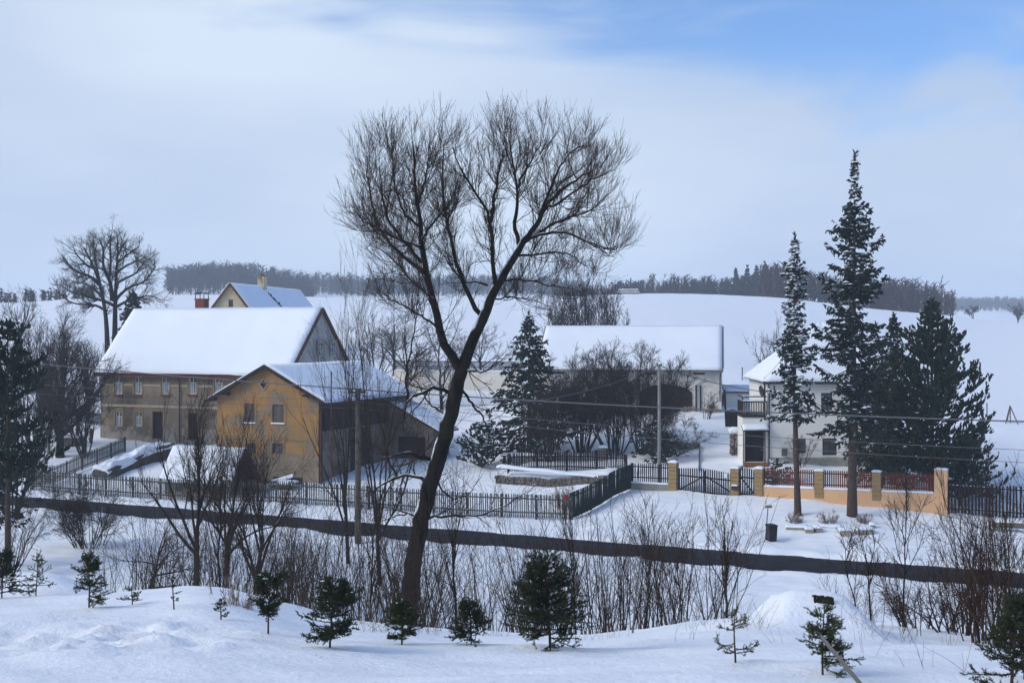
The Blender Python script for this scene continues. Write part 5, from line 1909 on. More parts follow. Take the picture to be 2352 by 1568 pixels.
# ---- the big leaning willow, its limbs traced one by one
def hero():
    rng = np.random.default_rng(42)
    d0 = 34.0
    sc = FPX / d0
    base = gp(936, d0)
    root = thing('willow_tree', 'big leaning bare willow with forked trunk in the middle of the picture', 'tree', base)
    Bx = np.array(base)

    def L(pts, r0, r1, dep, K=16):
        """pixel trace, radii in px, depth drift in m at the end"""
        pts = [(x, y if y > 350 else 350 - (350 - y) * .30) for x, y in pts]
        n = len(pts)
        w = np.linspace(0, 1, n)
        dp0, dp1 = dep if isinstance(dep, tuple) else (0, dep)
        a = np.array([tuple(at(x, y, d0 + dp0 + (dp1 - dp0) * w[i] ** 1.2)) for i, (x, y) in enumerate(pts)])
        q = resample(a, K)
        q += np.concatenate([np.zeros((1, 3)), rng.normal(size=(K - 1, 3)) * .018])
        r = np.linspace(r0 * .72, r1 * .62, K) / sc / 2
        return q - Bx, r

    trunk, rt = L([(934, 1500), (938, 1400), (946, 1313), (961, 1221), (982, 1134), (1005, 1057), (1033, 965), (1048, 898), (1059, 847), (1079, 801), (1102, 744), (1123, 698),
                   (1139, 664), (1155, 631), (1182, 588), (1203, 552)], 66, 20, 0, 40)
    rt = np.interp(np.linspace(0, 1, 40), [0, .1, .25, .45, .62, .68, .8, .92, 1], np.array([48, 42, 38, 36, 33, 28, 24, 19, 15]) / sc / 2)
    limbs = [
        ([(1203, 552), (1228, 528), (1244, 486), (1264, 460), (1300, 427), (1335, 406), (1365, 390)], 19, 5, -1.0),
        ([(1057, 850), (1030, 815), (1012, 790), (1009, 744), (997, 688), (977, 628), (967, 601), (969, 552), (961, 493), (957, 440), (947, 374), (947, 321), (951, 275)], 32, 4, -1.8),
        ([(1110, 728), (1094, 722), (1084, 698), (1060, 641), (1043, 592), (1036, 552), (1027, 506), (1017, 460), (1017, 414), (1020, 350), (1022, 290)], 17, 3.5, 1.6),
        ([(1137, 668), (1130, 618), (1134, 585), (1127, 545), (1129, 509), (1102, 453), (1076, 420), (1050, 374), (1040, 310)], 16, 3.5, -1.2),
        ([(1129, 509), (1132, 463), (1142, 407), (1155, 348), (1158, 290), (1160, 245)], 11, 3.5, (-.6, .8)),
        ([(1191, 560), (1189, 545), (1181, 506), (1188, 466), (1190, 427), (1175, 374), (1168, 305), (1172, 258)], 15, 3.5, 1.2),
        ([(1190, 430), (1201, 400), (1234, 348), (1241, 290), (1246, 262)], 9, 3, (.6, 2.0)),
        ([(1244, 486), (1254, 460), (1284, 387), (1307, 338), (1340, 310), (1362, 285)], 11, 3, (-.3, 1.4)),
        ([(1250, 480), (1274, 474), (1307, 447), (1350, 420), (1385, 402), (1405, 390)], 10, 3, (-.3, -2.0)),
        ([(1205, 557), (1261, 519), (1300, 499), (1340, 493), (1375, 470), (1395, 445)], 11, 3, 1.7),
        ([(1215, 548), (1241, 539), (1274, 529), (1317, 539), (1356, 555), (1385, 580), (1410, 590)], 11, 2.5, -1.6),
        ([(1356, 555), (1385, 568), (1410, 576), (1428, 562)], 6, 2, (-1.0, -1.4)),
        ([(1183, 588), (1210, 583), (1241, 585), (1287, 578), (1320, 590), (1350, 612)], 9, 2.5, 1.2),
        ([(975, 625), (964, 615), (931, 595), (895, 559), (868, 519), (855, 470), (845, 420), (842, 360)], 14, 3, (-.9, .8)),
        ([(967, 601), (950, 580), (924, 552), (885, 493), (875, 433), (872, 380)], 12, 3, (-1.0, -2.6)),
        ([(968, 566), (957, 562), (911, 549), (872, 526), (829, 505), (806, 470)], 11, 2.5, (-1.1, .4)),
        ([(963, 520), (924, 496), (911, 440), (903, 380), (900, 320)], 9, 3, (-1.2, -2.8)),
        ([(968, 552), (990, 519), (1007, 493), (1037, 466), (1050, 440)], 8, 2.5, (-1.2, -.4)),
        ([(960, 470), (975, 420), (985, 360), (985, 300)], 8, 3, (-1.3, -2.4)),
        ([(1000, 690), (975, 668), (940, 640), (905, 600), (880, 575), (850, 560)], 9, 2.5, (-.7, 1.5)),
        ([(1012, 760), (985, 735), (950, 715), (905, 690), (870, 690)], 8, 2, (-.5, -2.5)),
        ([(1150, 645), (1200, 640), (1250, 655), (1300, 660), (1340, 675)], 7, 2, 2.0),
        ([(1125, 690), (1170, 680), (1230, 690), (1280, 710)], 6, 2, -2.0),
        ([(1120, 655), (1085, 645), (1060, 650), (1030, 600), (1000, 560), (985, 530)], 7, 2, (0, 2.0)),
        # low side limbs on the trunk
        ([(1040, 905), (1022, 893), (1000, 890), (959, 901), (936, 917), (928, 955), (924, 985)], 14, 4, -.8),
        ([(936, 917), (930, 860), (945, 800), (955, 740), (962, 690)], 8, 2.5, (-.7, -1.6)),
        ([(1000, 1060), (985, 1052), (959, 1044), (928, 1037), (897, 1052), (870, 1050)], 13, 4, -.6),
        ([(982, 1112), (965, 1096), (948, 1090), (912, 1093), (871, 1118), (840, 1140)], 13, 4, .5),
        ([(912, 1093), (890, 1060), (880, 1000), (868, 950), (850, 905)], 8, 2.5, (.3, 1.4)),
        ([(1055, 890), (1066, 901), (1092, 934), (1112, 965), (1128, 1010)], 10, 3, 1.0),
        ([(1060, 853), (1080, 850), (1102, 855), (1128, 846), (1150, 830)], 9, 2.5, -.9),
        ([(968, 1190), (990, 1185), (1025, 1185), (1092, 1185), (1148, 1168), (1192, 1138)], 10, 3, -.7),
        ([(1000, 1100), (1020, 1130), (1050, 1150), (1080, 1130), (1110, 1090)], 7, 2, .9),
        ([(968, 1190), (945, 1180), (905, 1185), (880, 1195)], 8, 3, .8),
        ([(1030, 960), (1010, 940), (985, 930), (962, 880), (930, 850)], 8, 2.5, 1.4),
    ]
    tw = Twigs()
    tw.add(trunk[None], rt[None], 12)
    lp, lr = [], []
    for pts, r0, r1, dep in limbs:
        p, r = L(pts, r0, r1, dep)
        lp.append(p)
        lr.append(r)
    LP, LR = np.array(lp), np.array(lr)
    up_idx = np.arange(len(limbs)) < 24
    tl = Twigs()
    tl.add(LP, LR, 7)
    tw.build('trunk', 'bark_dark', root)
    tl.build('limb', 'bark_limb', root)
    fine = Twigs()
    ln = plen(LP)
    # crown: upswept branches
    U, UR = LP[up_idx], LR[up_idx]
    c1, r1 = grow(rng, U, UR, ln[up_idx] * 5.2, .15, 1.0, .95, .28, 1.35, .28, .5, 9, .17, .06, .5, .0048, .35, rcap=.013)
    c1b, r1b = grow(rng, U, UR, ln[up_idx] * 2.4, .10, .8, .95, .25, .8, .35, .2, 6, .05, .16, .45, .0045, .35, rcap=.012)
    fine.add(c1, r1, 4)
    fine.add(c1b, r1b, 4)
    c2, r2 = grow(rng, c1, r1, 7.0, .1, .95, .60, .2, .78, .3, .4, 7, .14, .045, .6, .0040, .5, rcap=.006)
    c2b, r2b = grow(rng, c1b, r1b, 4.5, .2, 1, .7, .3, .5, .3, .3, 5, .06, .14, .6, .0032, .5, rcap=.006)
    fine.add(c2, r2, 3)
    fine.add(c2b, r2b, 3)
    c3, r3 = grow(rng, c2, r2, 3.4, .08, .9, .45, .15, .45, .3, .3, 5, .13, .04, .7, .0032, .6)
    c3b, r3b = grow(rng, c2b, r2b, 2.5, .1, .9, .6, .2, .3, .3, .3, 4, .05, .12, .7, .0026, .6)
    fine.add(c3, r3, 3)
    fine.add(c3b, r3b, 3)
    # low limbs: drooping wiry shoots, some rising straight up
    Wl, WR = LP[~up_idx], LR[~up_idx]
    a1, ar1 = grow(rng, Wl, WR, ln[~up_idx] * 3.2, .12, 1, .9, .3, 1.0, .4, .2, 7, .04, .15, .5, .005, .4)
    fine.add(a1, ar1, 4)
    a2, ar2 = grow(rng, a1, ar1, 5, .15, 1, .7, .3, .55, .35, .3, 5, .02, .14, .6, .0038, .5)
    fine.add(a2, ar2, 3)
    a3, ar3 = grow(rng, a2, ar2, 2.0, .1, .95, .6, .25, .3, .3, .3, 4, .02, .12, .7, .0032, .6)
    fine.add(a3, ar3, 3)
    # water shoots along the trunk
    w1, wr1 = grow(rng, trunk[None], rt[None], 46, .18, .8, 1.1, .25, .8, .4, .1, 6, .12, .14, .1, .0045, .4, rcap=.010)
    fine.add(w1, wr1, 3)
    w2, wr2 = grow(rng, w1, wr1, 4, .2, 1, .7, .2, .35, .3, .3, 4, .08, .1, .7, .0032, .5)
    fine.add(w2, wr2, 3)
    fine.build('crown', 'bark_twig', root)
    return fine.n


hero()


def bare_tree(name, label, base, H, seed, r=.2, lean=(0, 0), trunk=.35, nmain=7, spread=.55, up=.06, dens=1.0, width=None, mats=('bark_grey', 'bark_grey_twig'), levels=4, group=None,
              wob=.10, cat='tree', rmin=.006, tw_len=1.0, ttop=1.0, angs=(.5, .7, .6, .55)):
    """generic deciduous tree in winter: trunk, main limbs and three orders of twigs, scaled to height H (and crown width)"""
    rng = np.random.default_rng(seed)
    root = thing(name, label, cat, base, 0, group)
    K = 9
    tp = np.zeros((1, K, 3))
    tl_ = H * trunk * 1.6
    z = np.linspace(0, 1, K)
    tp[0, :, 2] = z * tl_ - .3 * (z == 0)
    tp[0, :, 0] = lean[0] * z * tl_ + np.cumsum(rng.normal(size=K)) * .02 * tl_ * z
    tp[0, :, 1] = lean[1] * z * tl_ + np.cumsum(rng.normal(size=K)) * .02 * tl_ * z
    R = (r * np.array([1.25, 1.0, .93, .87, .8, .7, .6, .5, .38]))[None]
    P1, R1 = grow(rng, tp, R, nmain, trunk * .75, 1.0, spread, .18, H * .62, .18, .35, 8, up, wob, .72, rmin * 2, .22)
    # leader
    P1b, R1b = grow(rng, tp, R, 2, .97, 1.0, .18, .1, H * .5, .1, .1, 8, up, wob * .8, .95, rmin * 2, .2)
    P1, R1 = np.concatenate([P1, P1b]), np.concatenate([R1, R1b])
    P2, R2 = grow(rng, P1, R1, 6.5 * dens ** .5, .18, 1, angs[1], .25, H * .24, .28, .35, 6, up * .8, wob * 1.2, .62, rmin * 1.3, .3)
    P3, R3 = grow(rng, P2, R2, 5.5 * dens ** .6, .15, 1, angs[2], .25, H * .115 * tw_len, .3, .3, 5, up, wob * 1.2, .6, rmin, .45)
    sets = [(P1, R1, 6), (P2, R2, 4), (P3, R3, 3)]
    if levels >= 4:
        P4, R4 = grow(rng, P3, R3, 3.6 * dens, .12, 1, angs[3], .25, H * .06 * tw_len, .3, .3, 4, up, wob, .7, rmin * .8, .6)
        sets.append((P4, R4, 3))
    allp = np.concatenate([s[0].reshape(-1, 3) for s in sets])
    ztop = np.percentile(allp[:, 2], 99.7)
    s = H / ztop
    sx = s
    if width:
        hw_ = np.percentile(np.abs(allp[:, 0] - lean[0] * allp[:, 2]), 98.5)
        sx = width / 2 / hw_
    S = np.array([sx, sx, s])
    a, b = Twigs(), Twigs()
    a.add(tp * S, R, 9)
    a.add(sets[0][0] * S, sets[0][1], 6)
    for P_, R_, n_ in sets[1:]:
        b.add(P_ * S, R_, n_)
    a.build('trunk', mats[0], root)
    b.build('crown', mats[1], root)
    return root


def shrub(name, label, base, H, seed, stems=12, width=None, r=.035, mats=('bark_grey', 'bark_grey_twig'), up=.05, spread=.35, dens=1.0, group=None, cat='shrub', rmin=.004,
          base_r=.25, wob=.08, levels=3, tag_it=True, lean=(0, 0), curve=.0):
    """multi-stemmed bush: many stems from one stool, each with two orders of twigs"""
    rng = np.random.default_rng(seed)
    root = thing(name, label, cat, base, 0, group)
    K = 9
    a_ = rng.uniform(0, 2 * math.pi, stems)
    rad = base_r * np.sqrt(rng.random(stems))
    P = np.empty((stems, K, 3))
    P[:, 0] = np.stack([rad * np.cos(a_), rad * np.sin(a_), np.full(stems, -.15)], 1)
    tilt = spread * np.sqrt(rng.random(stems))
    d = np.stack([np.cos(a_) * np.sin(tilt) + lean[0], np.sin(a_) * np.sin(tilt) + lean[1], np.cos(tilt)], 1)
    ln = H * rng.uniform(.6, 1.05, stems)
    for k in range(1, K):
        d = nrm(d + np.array([0, 0, up]) + wob * rng.normal(size=(stems, 3)))
        P[:, k] = P[:, k - 1] + d * (ln / (K - 1))[:, None]
    R = r * rng.uniform(.55, 1.15, stems)[:, None] * np.linspace(1, .2, K)[None]
    P2, R2 = grow(rng, P, R, 7 * dens ** .5, .22, 1, .6, .2, H * .30, .3, .45, 6, up, wob * 1.3, .55, rmin * 1.2, .35)
    P3, R3 = grow(rng, P2, R2, 5 * dens ** .5, .15, 1, .6, .2, H * .13, .3, .3, 5, up, wob * 1.3, .65, rmin, .5)
    sets = [(P2, R2, 3), (P3, R3, 3)]
    if levels >= 4:
        P4, R4 = grow(rng, P3, R3, 3.2 * dens, .15, 1, .6, .2, H * .06, .3, .3, 4, up, wob, .7, rmin * .8, .6)
        sets.append((P4, R4, 3))
    allp = np.concatenate([P.reshape(-1, 3)] + [s[0].reshape(-1, 3) for s in sets])
    s = H / np.percentile(allp[:, 2], 99.5)
    sx = s
    if width:
        sx = width / 2 / np.percentile(np.abs(allp[:, 0]), 98)
    S = np.array([sx, sx, s])
    a, b = Twigs(), Twigs()
    a.add(P * S, R, 5)
    for P_, R_, n_ in sets:
        b.add(P_ * S, R_, n_)
    a.build('stem', mats[0], root)
    b.build('crown', mats[1], root)
    return root


def Hpx(q, ytop):
    return EYE + (HY - ytop) * q.y / FPX - q.z


GT = ('bark_grey', 'bark_grey_twig')
DK = ('bark_limb', 'bark_twig')
SN = ('bark_snowy', 'bark_grey_twig')

# ---- deciduous trees, far to near


def lime():
    rng = np.random.default_rng(77)
    d0 = 150.0
    sc = FPX / d0
    base = gp(256, d0)
    root = thing('lime_tree', 'tall round-crowned bare lime tree behind the left end of the farmhouse', 'tree', base)
    Bx = np.array(base)
    bx, by = 256, HY + (EYE - base.z) * sc
    tr = [([(262, by + 4), (264, 746), (265, 678), (267, 634), (268, 605), (274, 570), (270, 545)], 19, 3, .8), ([(248, by + 4), (246, 752), (239, 687), (229, 649), (217, 617), (205, 585), (193, 569)], 17, 3, -1.5),
          ([(258, 690), (255, 652), (246, 629), (234, 611), (240, 576), (228, 549)], 12, 3, 2.0), ([(262, 702), (240, 690), (217, 687), (188, 675), (164, 673), (141, 655)], 8, 2.5, 2.5),
          ([(232, 655), (205, 632), (176, 626), (155, 605), (146, 590)], 8, 2.5, -3.0), ([(267, 650), (293, 637), (311, 629), (330, 605)], 7, 2.5, -2.5), ([(265, 690), (281, 670), (305, 655), (331, 650), (346, 629), (358, 611)], 8, 2.5, 2.0),
          ([(268, 605), (284, 591), (305, 576), (320, 566)], 6, 2.5, 2.0), ([(266, 705), (290, 692), (320, 682), (346, 678), (370, 688)], 7, 2, -2.5), ([(245, 715), (220, 699), (188, 700), (158, 694), (135, 672)], 7, 2, 1.5),
          ([(217, 617), (200, 610), (180, 590), (170, 575)], 6, 2.5, -1.0), ([(240, 690), (215, 660), (190, 650), (165, 645)], 6, 2, 3.5), ([(268, 625), (290, 610), (312, 600), (338, 590)], 6, 2, 3.2), ([(250, 640), (255, 600), (253, 565), (255, 540)], 7, 2.5, -2.5),
          ([(229, 649), (222, 610), (215, 575), (214, 555)], 6, 2.5, 2.5), ([(270, 590), (282, 565), (292, 550)], 5, 2.5, -1.5)]
    P, R = [], []
    for pts, r0, r1, dep in tr:
        w = np.linspace(0, 1, len(pts))
        q = resample(np.array([tuple(at(x, y, d0 + dep * w[i] * 1.2)) for i, (x, y) in enumerate(pts)]), 14)
        P.append(q - Bx)
        R.append(np.linspace(r0, r1, 14) / sc / 2)
    P, R = np.array(P), np.array(R)
    a, b = Twigs(), Twigs()
    a.add(P[:2], R[:2], 8)
    a.add(P[2:], R[2:], 6)
    a.build('trunk', 'bark_grey', root)
    ln = plen(P)
    u0 = np.where(np.arange(len(tr)) < 2, .55, .2)
    c1, r1 = grow(rng, P[2:], R[2:], ln[2:] * 2.3, .2, 1, .75, .25, 2.0, .3, .3, 7, .06, .12, .55, .025, .35, rcap=.07)
    c0, r0 = grow(rng, P[:2], R[:2], 22, .5, 1, .8, .25, 2.2, .3, .3, 7, .06, .12, .4, .025, .35, rcap=.07)
    c1, r1 = np.concatenate([c1, c0]), np.concatenate([r1, r0])
    c2, r2 = grow(rng, c1, r1, 6, .15, 1, .7, .25, 1.15, .3, .3, 5, .05, .13, .5, .012, .45)
    c3, r3 = grow(rng, c2, r2, 4.2, .15, 1, .65, .25, .65, .3, .3, 4, .05, .12, .7, .009, .6)
    for p, r, n in ((c1, r1, 4), (c2, r2, 3), (c3, r3, 3)):
        b.add(p, r, n)
    b.build('crown', 'bark_grey_twig', root)


lime()
q = gp(45, 172)
bare_tree('bare_tree', 'small distant bare tree at the far left edge above the garden', q, Hpx(q, 655), 12, r=.28, nmain=7, spread=.7, up=.04, width=8.5, mats=GT, rmin=.013, dens=.9)
for i, (x, d, yt, w, lab) in enumerate(((860, 128, 722, 7.0, 'wide bare orchard tree just right of the grey farmhouse gable'), (935, 134, 700, 7.0, 'bare orchard tree left of the willow fork'),
                                        (1015, 126, 735, 6.0, 'low bare orchard tree behind the willow trunk'), (1105, 138, 742, 6.5, 'bare orchard tree before the pale boundary wall, left of the dark spruce'),
                                        (905, 152, 690, 8.0, 'farther bare tree in the orchard slope behind the others'))):
    q = gp(x, d)
    bare_tree('orchard_tree', lab, q, Hpx(q, yt), 20 + i, r=.17, trunk=.26, nmain=7, spread=.75, up=.05, dens=1.0, width=w, mats=SN, rmin=.010, group='orchard trees behind the barn')
# tall thin clump behind the white barn
for i, (x, d, yt, w, lab) in enumerate(((1290, 150, 655, 5.0, 'left bushy stem clump behind the white barn roof'), (1338, 152, 612, 5.5, 'tallest upright stem clump behind the white barn roof'),
                                        (1392, 148, 640, 5.0, 'right bushy stem clump behind the white barn roof'))):
    q = gp(x, d)
    shrub('poplar_clump', lab, q, Hpx(q, yt), 40 + i, stems=18, width=w, r=.09, mats=GT, spread=.26, up=.05, dens=1.15, cat='tree', rmin=.014, base_r=1.2, group='stem clumps behind the white barn', levels=4)
q = gp(1772, 121)
bare_tree('bare_tree', 'wiry bare fruit tree left behind the white house roof', q, Hpx(q, 728), 50, r=.17, trunk=.25, nmain=8, spread=.8, up=.03, width=5.6, mats=GT, rmin=.010, dens=.8)
# garden of the farmhouse
q = hit(138, 1050, 95)
bare_tree('garden_tree', 'dense dark bare garden tree left of the farmhouse', q, Hpx(q, 712), 60, r=.34, trunk=.32, nmain=14, spread=.7, up=.055, dens=1.6, width=8.6, mats=SN, rmin=.010)
q = gp(95, 128)
bare_tree('bare_tree', 'bare tree in the gap between garden tree and lime tree', q, Hpx(q, 735), 61, r=.2, trunk=.3, nmain=8, spread=.6, up=.06, dens=1.0, width=6.5, mats=GT, rmin=.010)
q = gp(205, 138)
bare_tree('bare_tree', 'slim bare tree close behind the farmhouse left gable', q, Hpx(q, 760), 62, r=.16, trunk=.3, nmain=7, spread=.5, up=.08, dens=1.0, width=4.6, mats=GT, rmin=.010)

# garden bushes before the white barn
for i, (x, y, yt, w, ln_, lab) in enumerate(((1335, 1045, 805, 5.5, (0, 0), 'left dense bare hazel bush before the white barn gateway'),
                                             (1412, 1048, 790, 6.2, (.03, 0), 'middle tall bare hazel bush before the white barn'),
                                             (1478, 1040, 800, 6.6, (.16, 0), 'right bare hazel bush leaning towards the driveway'),
                                             (1255, 1040, 860, 5.0, (-.05, 0), 'thin bare bush between the dark spruce and hazel bushes'))):
    q = gp(x, 104 - i * 1.2)
    shrub('hazel_bush', lab, q, Hpx(q, yt), 70 + i, stems=22, width=w * 1.1, r=.07, mats=SN, spread=.55, up=.04, dens=1.95, rmin=.0105, base_r=.7, lean=ln_, levels=4, group='hazel bushes before the white barn')
q = gp(1540, 99)
shrub('snowy_bush', 'low spreading snow-dusted bush right of the concrete pole', q, 3.6, 78, stems=16, width=5.6, r=.05, mats=('bark_snowy', 'bark_snowy'), spread=.95, up=.0, dens=1.5, rmin=.009, levels=4, lean=(.12, 0))
q = gp(1622, 112.5)
shrub('wall_shrub', 'small bare shrub against the right end of the white barn', q, 2.4, 79, stems=9, width=2.2, r=.03, mats=GT, rmin=.008, levels=3)
q = hit(1838, 1072, 80)
shrub('house_shrub', 'bare shrub before the left lower window of the white house', q, 2.4, 80, stems=8, width=2.6, r=.035, mats=GT, rmin=.008, spread=.5, levels=3)
q = gp(2015, 92)
shrub('house_shrub', 'grey bare shrub at the right lower window of the white house', q, 3.1, 81, stems=10, width=2.6, r=.035, mats=GT, rmin=.008, spread=.5, levels=3)

# tall pale-twigged willow left of the hero, near side of the road
q = gp(800, 68)
bare_tree('young_willow', 'slim upswept bare willow rising left of the big willow', q, Hpx(q, 540), 90, r=.10, lean=(-.12, 0), trunk=.2, nmain=6, spread=.45, up=.09, dens=.7, width=6.0, mats=DK, rmin=.0055, tw_len=1.25,
          angs=(.45, .5, .45, .4))
q = gp(872, 62)
bare_tree('young_willow', 'wiry bare willow tangle between the ochre barn and big willow', q, Hpx(q, 655), 91, r=.10, lean=(-.05, 0), trunk=.2, nmain=7, spread=.7, up=.04, dens=.9, width=6.4, mats=DK, rmin=.005)

# fruit trees on the near side of the road, left
for i, (x, y, yt, w, d, lean, lab) in enumerate(((452, 1355, 880, 4.6, 45, (-.02, 0), 'tall dark multi-limbed fruit tree before the little shed'),
                                                 (520, 1290, 900, 4.4, 52, (.06, 0), 'fruit tree leaning right before the ochre barn'),
                                                 (585, 1300, 985, 4.2, 50, (.10, 0), 'lower fruit tree right of the two before the ochre barn'))):
    q = gp(x, d)
    bare_tree('fruit_tree', lab, q, Hpx(q, yt), 100 + i, r=.11, lean=lean, trunk=.24, nmain=8, spread=.68, up=.05, dens=1.1, width=w, mats=DK, rmin=.0042, group='fruit trees before the ochre barn')
q = hit(205, 1256, 55)
shrub('road_bush', 'round many-stemmed bare bush alone on the snow by the road at left', q, Hpx(q, 1095), 110, stems=30, width=4.4, r=.034, mats=DK, spread=.62, up=.03, dens=1.5, rmin=.006, base_r=.75, levels=4)
q = gp(345, 46)
bare_tree('arching_tree', 'low fruit tree with limbs arching left over the snow', q, Hpx(q, 1165), 111, r=.08, lean=(.12, 0), trunk=.25, nmain=6, spread=1.1, up=-.01, dens=.8, width=4.6, mats=DK, rmin=.004)

# left edge: conifer-clad trunk

# ------------------------------------------------------------------ conifers
def spindles(P0, D, Ln, Rr, sides=4):
    """needle sprays: pointed spindles from P0 along D"""
    N = len(P0)
    t = np.array([0, .45, 1.0])
    rr_ = np.array([.35, 1.0, .03])
    P = P0[:, None, :] + D[:, None, :] * (Ln[:, None] * t[None])[..., None]
    R = Rr[:, None] * rr_[None]
    return P, R


def lumps(centers, sizes, rng, flat=.55):
    """little snow pads (12-faced)"""
    a = np.arange(6) * math.pi / 3
    ring = np.stack([np.cos(a), np.sin(a), np.zeros(6)], 1)
    tmpl = np.concatenate([ring, [[0, 0, 1.0]], [[0, 0, -.35]]])
    f = []
    for i in range(6):
        j = (i + 1) % 6
        f.append((i, j, 6))
        f.append((j, i, 7))
    f = np.array(f)
    N = len(centers)
    sc = np.stack([sizes * rng.uniform(.7, 1.3, N), sizes * rng.uniform(.7, 1.3, N), sizes * flat * rng.uniform(.7, 1.2, N)], 1)
    jit = 1 + .25 * rng.normal(size=(N, 8, 1))
    V = centers[:, None, :] + tmpl[None] * sc[:, None, :] * jit
    F = f[None] + np.arange(N)[:, None, None] * 8
    return V.reshape(-1, 3), F.reshape(-1, 3)


def conifer(name, label, base, H, prof, seed, trunk_r=.2, clear=.0, lean=(0, 0), droop=.35, tiprise=.25, dens=1.0, mat_n='needles', snow=.05, group=None, wvar=.22, spray=.30, sr=.055,
            whorl=.42, gaps=.12, curve=None, cat='tree', pine=False, sides=3):
    """spruce or pine: leaning tapered trunk, drooping boughs in loose whorls, side sprays of needles. prof: (height fraction, bough length m)"""
    rng = np.random.default_rng(seed)
    root = thing(name, label, cat, base, 0, group)
    K = 12
    z = np.linspace(0, 1, K)
    T = np.stack([lean[0] * H * z + (curve or 0) * np.sin(z * math.pi), lean[1] * H * z, z * H], 1)
    T[0, 2] = -.3
    tr = Twigs()
    tr.add(T[None], (trunk_r * np.array([1.15] + list(1 - .95 * z[1:])))[None], 10)
    pf = np.array(prof, float)
    hs = []
    h = clear * H
    while h < H * .985:
        hs.append(h)
        h += .8 * whorl * (1.15 - .65 * h / H) * rng.uniform(.6, 1.3)
    B, L_ = [], []
    for h in hs:
        Lh = np.interp(h / H, pf[:, 0], pf[:, 1])
        n = rng.integers(5, 8)
        a0 = rng.uniform(0, 6.28)
        for i in range(n):
            if rng.random() < gaps:
                continue
            a = a0 + 6.283 * i / n + rng.normal() * .3
            B.append((h, a))
            L_.append(max(.12, Lh * np.exp(wvar * min(1.1, max(-1.6, rng.normal())))))
    B, L_ = np.array(B), np.array(L_)
    N, Kb = len(B), 7
    x0 = np.interp(B[:, 0] / H, z, T[:, 0])
    y0 = np.interp(B[:, 0] / H, z, T[:, 1])
    out = np.stack([np.cos(B[:, 1]), np.sin(B[:, 1]), np.zeros(N)], 1)
    P = np.empty((N, Kb, 3))
    s = np.linspace(0, 1, Kb)
    hrel = B[:, 0] / H
    dr = droop * (1.25 - hrel) * rng.uniform(.6, 1.4, N)
    tipr = tiprise * rng.uniform(.4, 1.5, N)
    if pine:
        dr = dr * .35 - .12 * hrel
    kink, side_k = rng.normal(size=N) * .35, rng.normal(size=N) * .22
    for k in range(Kb):
        zz = -dr * (s[k] * 1.1 - .25 * s[k] ** 2) + tipr * s[k] ** 2.5
        P[:, k] = np.stack([x0, y0, B[:, 0]], 1) + out * (L_ * s[k])[:, None]
        P[:, k, 2] += zz * L_ + kink * s[k] * (1 - s[k]) * L_
        P[:, k, :2] += side_k[:, None] * np.stack([-out[:, 1], out[:, 0]], 1) * (L_ * s[k] * s[k])[:, None]
    br = np.clip(trunk_r * .22 * (1 - hrel * .7), .008, .05)
    R = br[:, None] * np.linspace(1, .25, Kb)[None]
    tr.add(P, R, 3)
    # side boughs, so that the outline breaks up into tufts
    P2, R2 = grow(rng, P, R, 3.2 if pine else 2.0, .35, .95, .75, .2, L_ * (.42 if pine else .36), .25, .3, Kb, .14 if pine else -.03, .05, .7, .006, .4, flat=.5)
    tr.add(P2, R2, 3)
    P, R, L_ = np.concatenate([P, P2]), np.concatenate([R, R2]), np.concatenate([L_, plen(P2)])
    N = len(P)
    dens, sr, spray = dens * .36, sr * 1.3, spray * 1.14
    tr.build('trunk', 'bark_spruce', root)
    nd = Twigs()
    # side sprays
    cnt = np.maximum(4, L_ / .052 * dens).astype(int)
    idx = np.repeat(np.arange(N), cnt)
    M = len(idx)
    t = .03 + .99 * rng.random(M) ** .8
    t = np.minimum(t, 1)
    pos, tan, _ = along(P, R, idx, t)
    side = np.cross(tan, np.array([0, 0, 1.0]))
    sgn = rng.choice([-1, 1], M)[:, None]
    hang = rng.uniform(.1, 1.25, M)[:, None]
    if pine:
        d = nrm(tan * .55 + side * sgn * .5 * rng.random((M, 1)) + np.array([0, 0, 1.0]) * rng.uniform(.3, 1.1, (M, 1)) + .25 * rng.normal(size=(M, 3)))
    else:
        d = nrm(tan * .75 + side * sgn * rng.uniform(.3, 1.0, (M, 1)) - np.array([0, 0, 1.0]) * hang + .2 * rng.normal(size=(M, 3)))
    ln = spray * rng.uniform(.6, 1.45, M) * (1.1 - .45 * t) * np.clip(L_[idx] / 1.0, .45, 1.15)
    Ps, Rs = spindles(pos - d * .04, d, ln, sr * rng.uniform(.7, 1.3, M))
    nd.add(Ps, Rs, sides)
    # second order sprays hanging from the first
    sub = rng.random(M) < .55
    p2 = pos[sub] + d[sub] * (ln[sub] * rng.uniform(.35, .8, sub.sum()))[:, None]
    d2 = nrm(d[sub] + .75 * rng.normal(size=(sub.sum(), 3)) + np.array([0, 0, .5 if pine else -.35]))
    Ps2, Rs2 = spindles(p2, d2, ln[sub] * .65, sr * .8 * rng.uniform(.7, 1.2, sub.sum()))
    nd.add(Ps2, Rs2, sides)
    # tip
    k = 12
    tpz = T[-1] - np.array([0, 0, 1.0]) * rng.random(k)[:, None] * .5
    Pt, Rt = spindles(tpz, nrm(np.array([0, 0, 1.6]) + rng.normal(size=(k, 3)) * .6), np.full(k, spray * .9), np.full(k, sr * .7))
    nd.add(Pt, Rt, sides)
    nd.build('crown', mat_n, root, smooth=False)
    if snow > 0:
        m = rng.random(M) < snow
        if m.any():
            v, f = lumps(pos[m] + d[m] * (ln[m] * .4)[:, None] + np.array([0, 0, sr * .6]), np.full(m.sum(), spray * .42) * rng.uniform(.5, 1.3, m.sum()), rng, .42)
            mesh_np('snow', v, f, 'snow_roof', root, smooth=True)['kind'] = 'stuff'
    return root


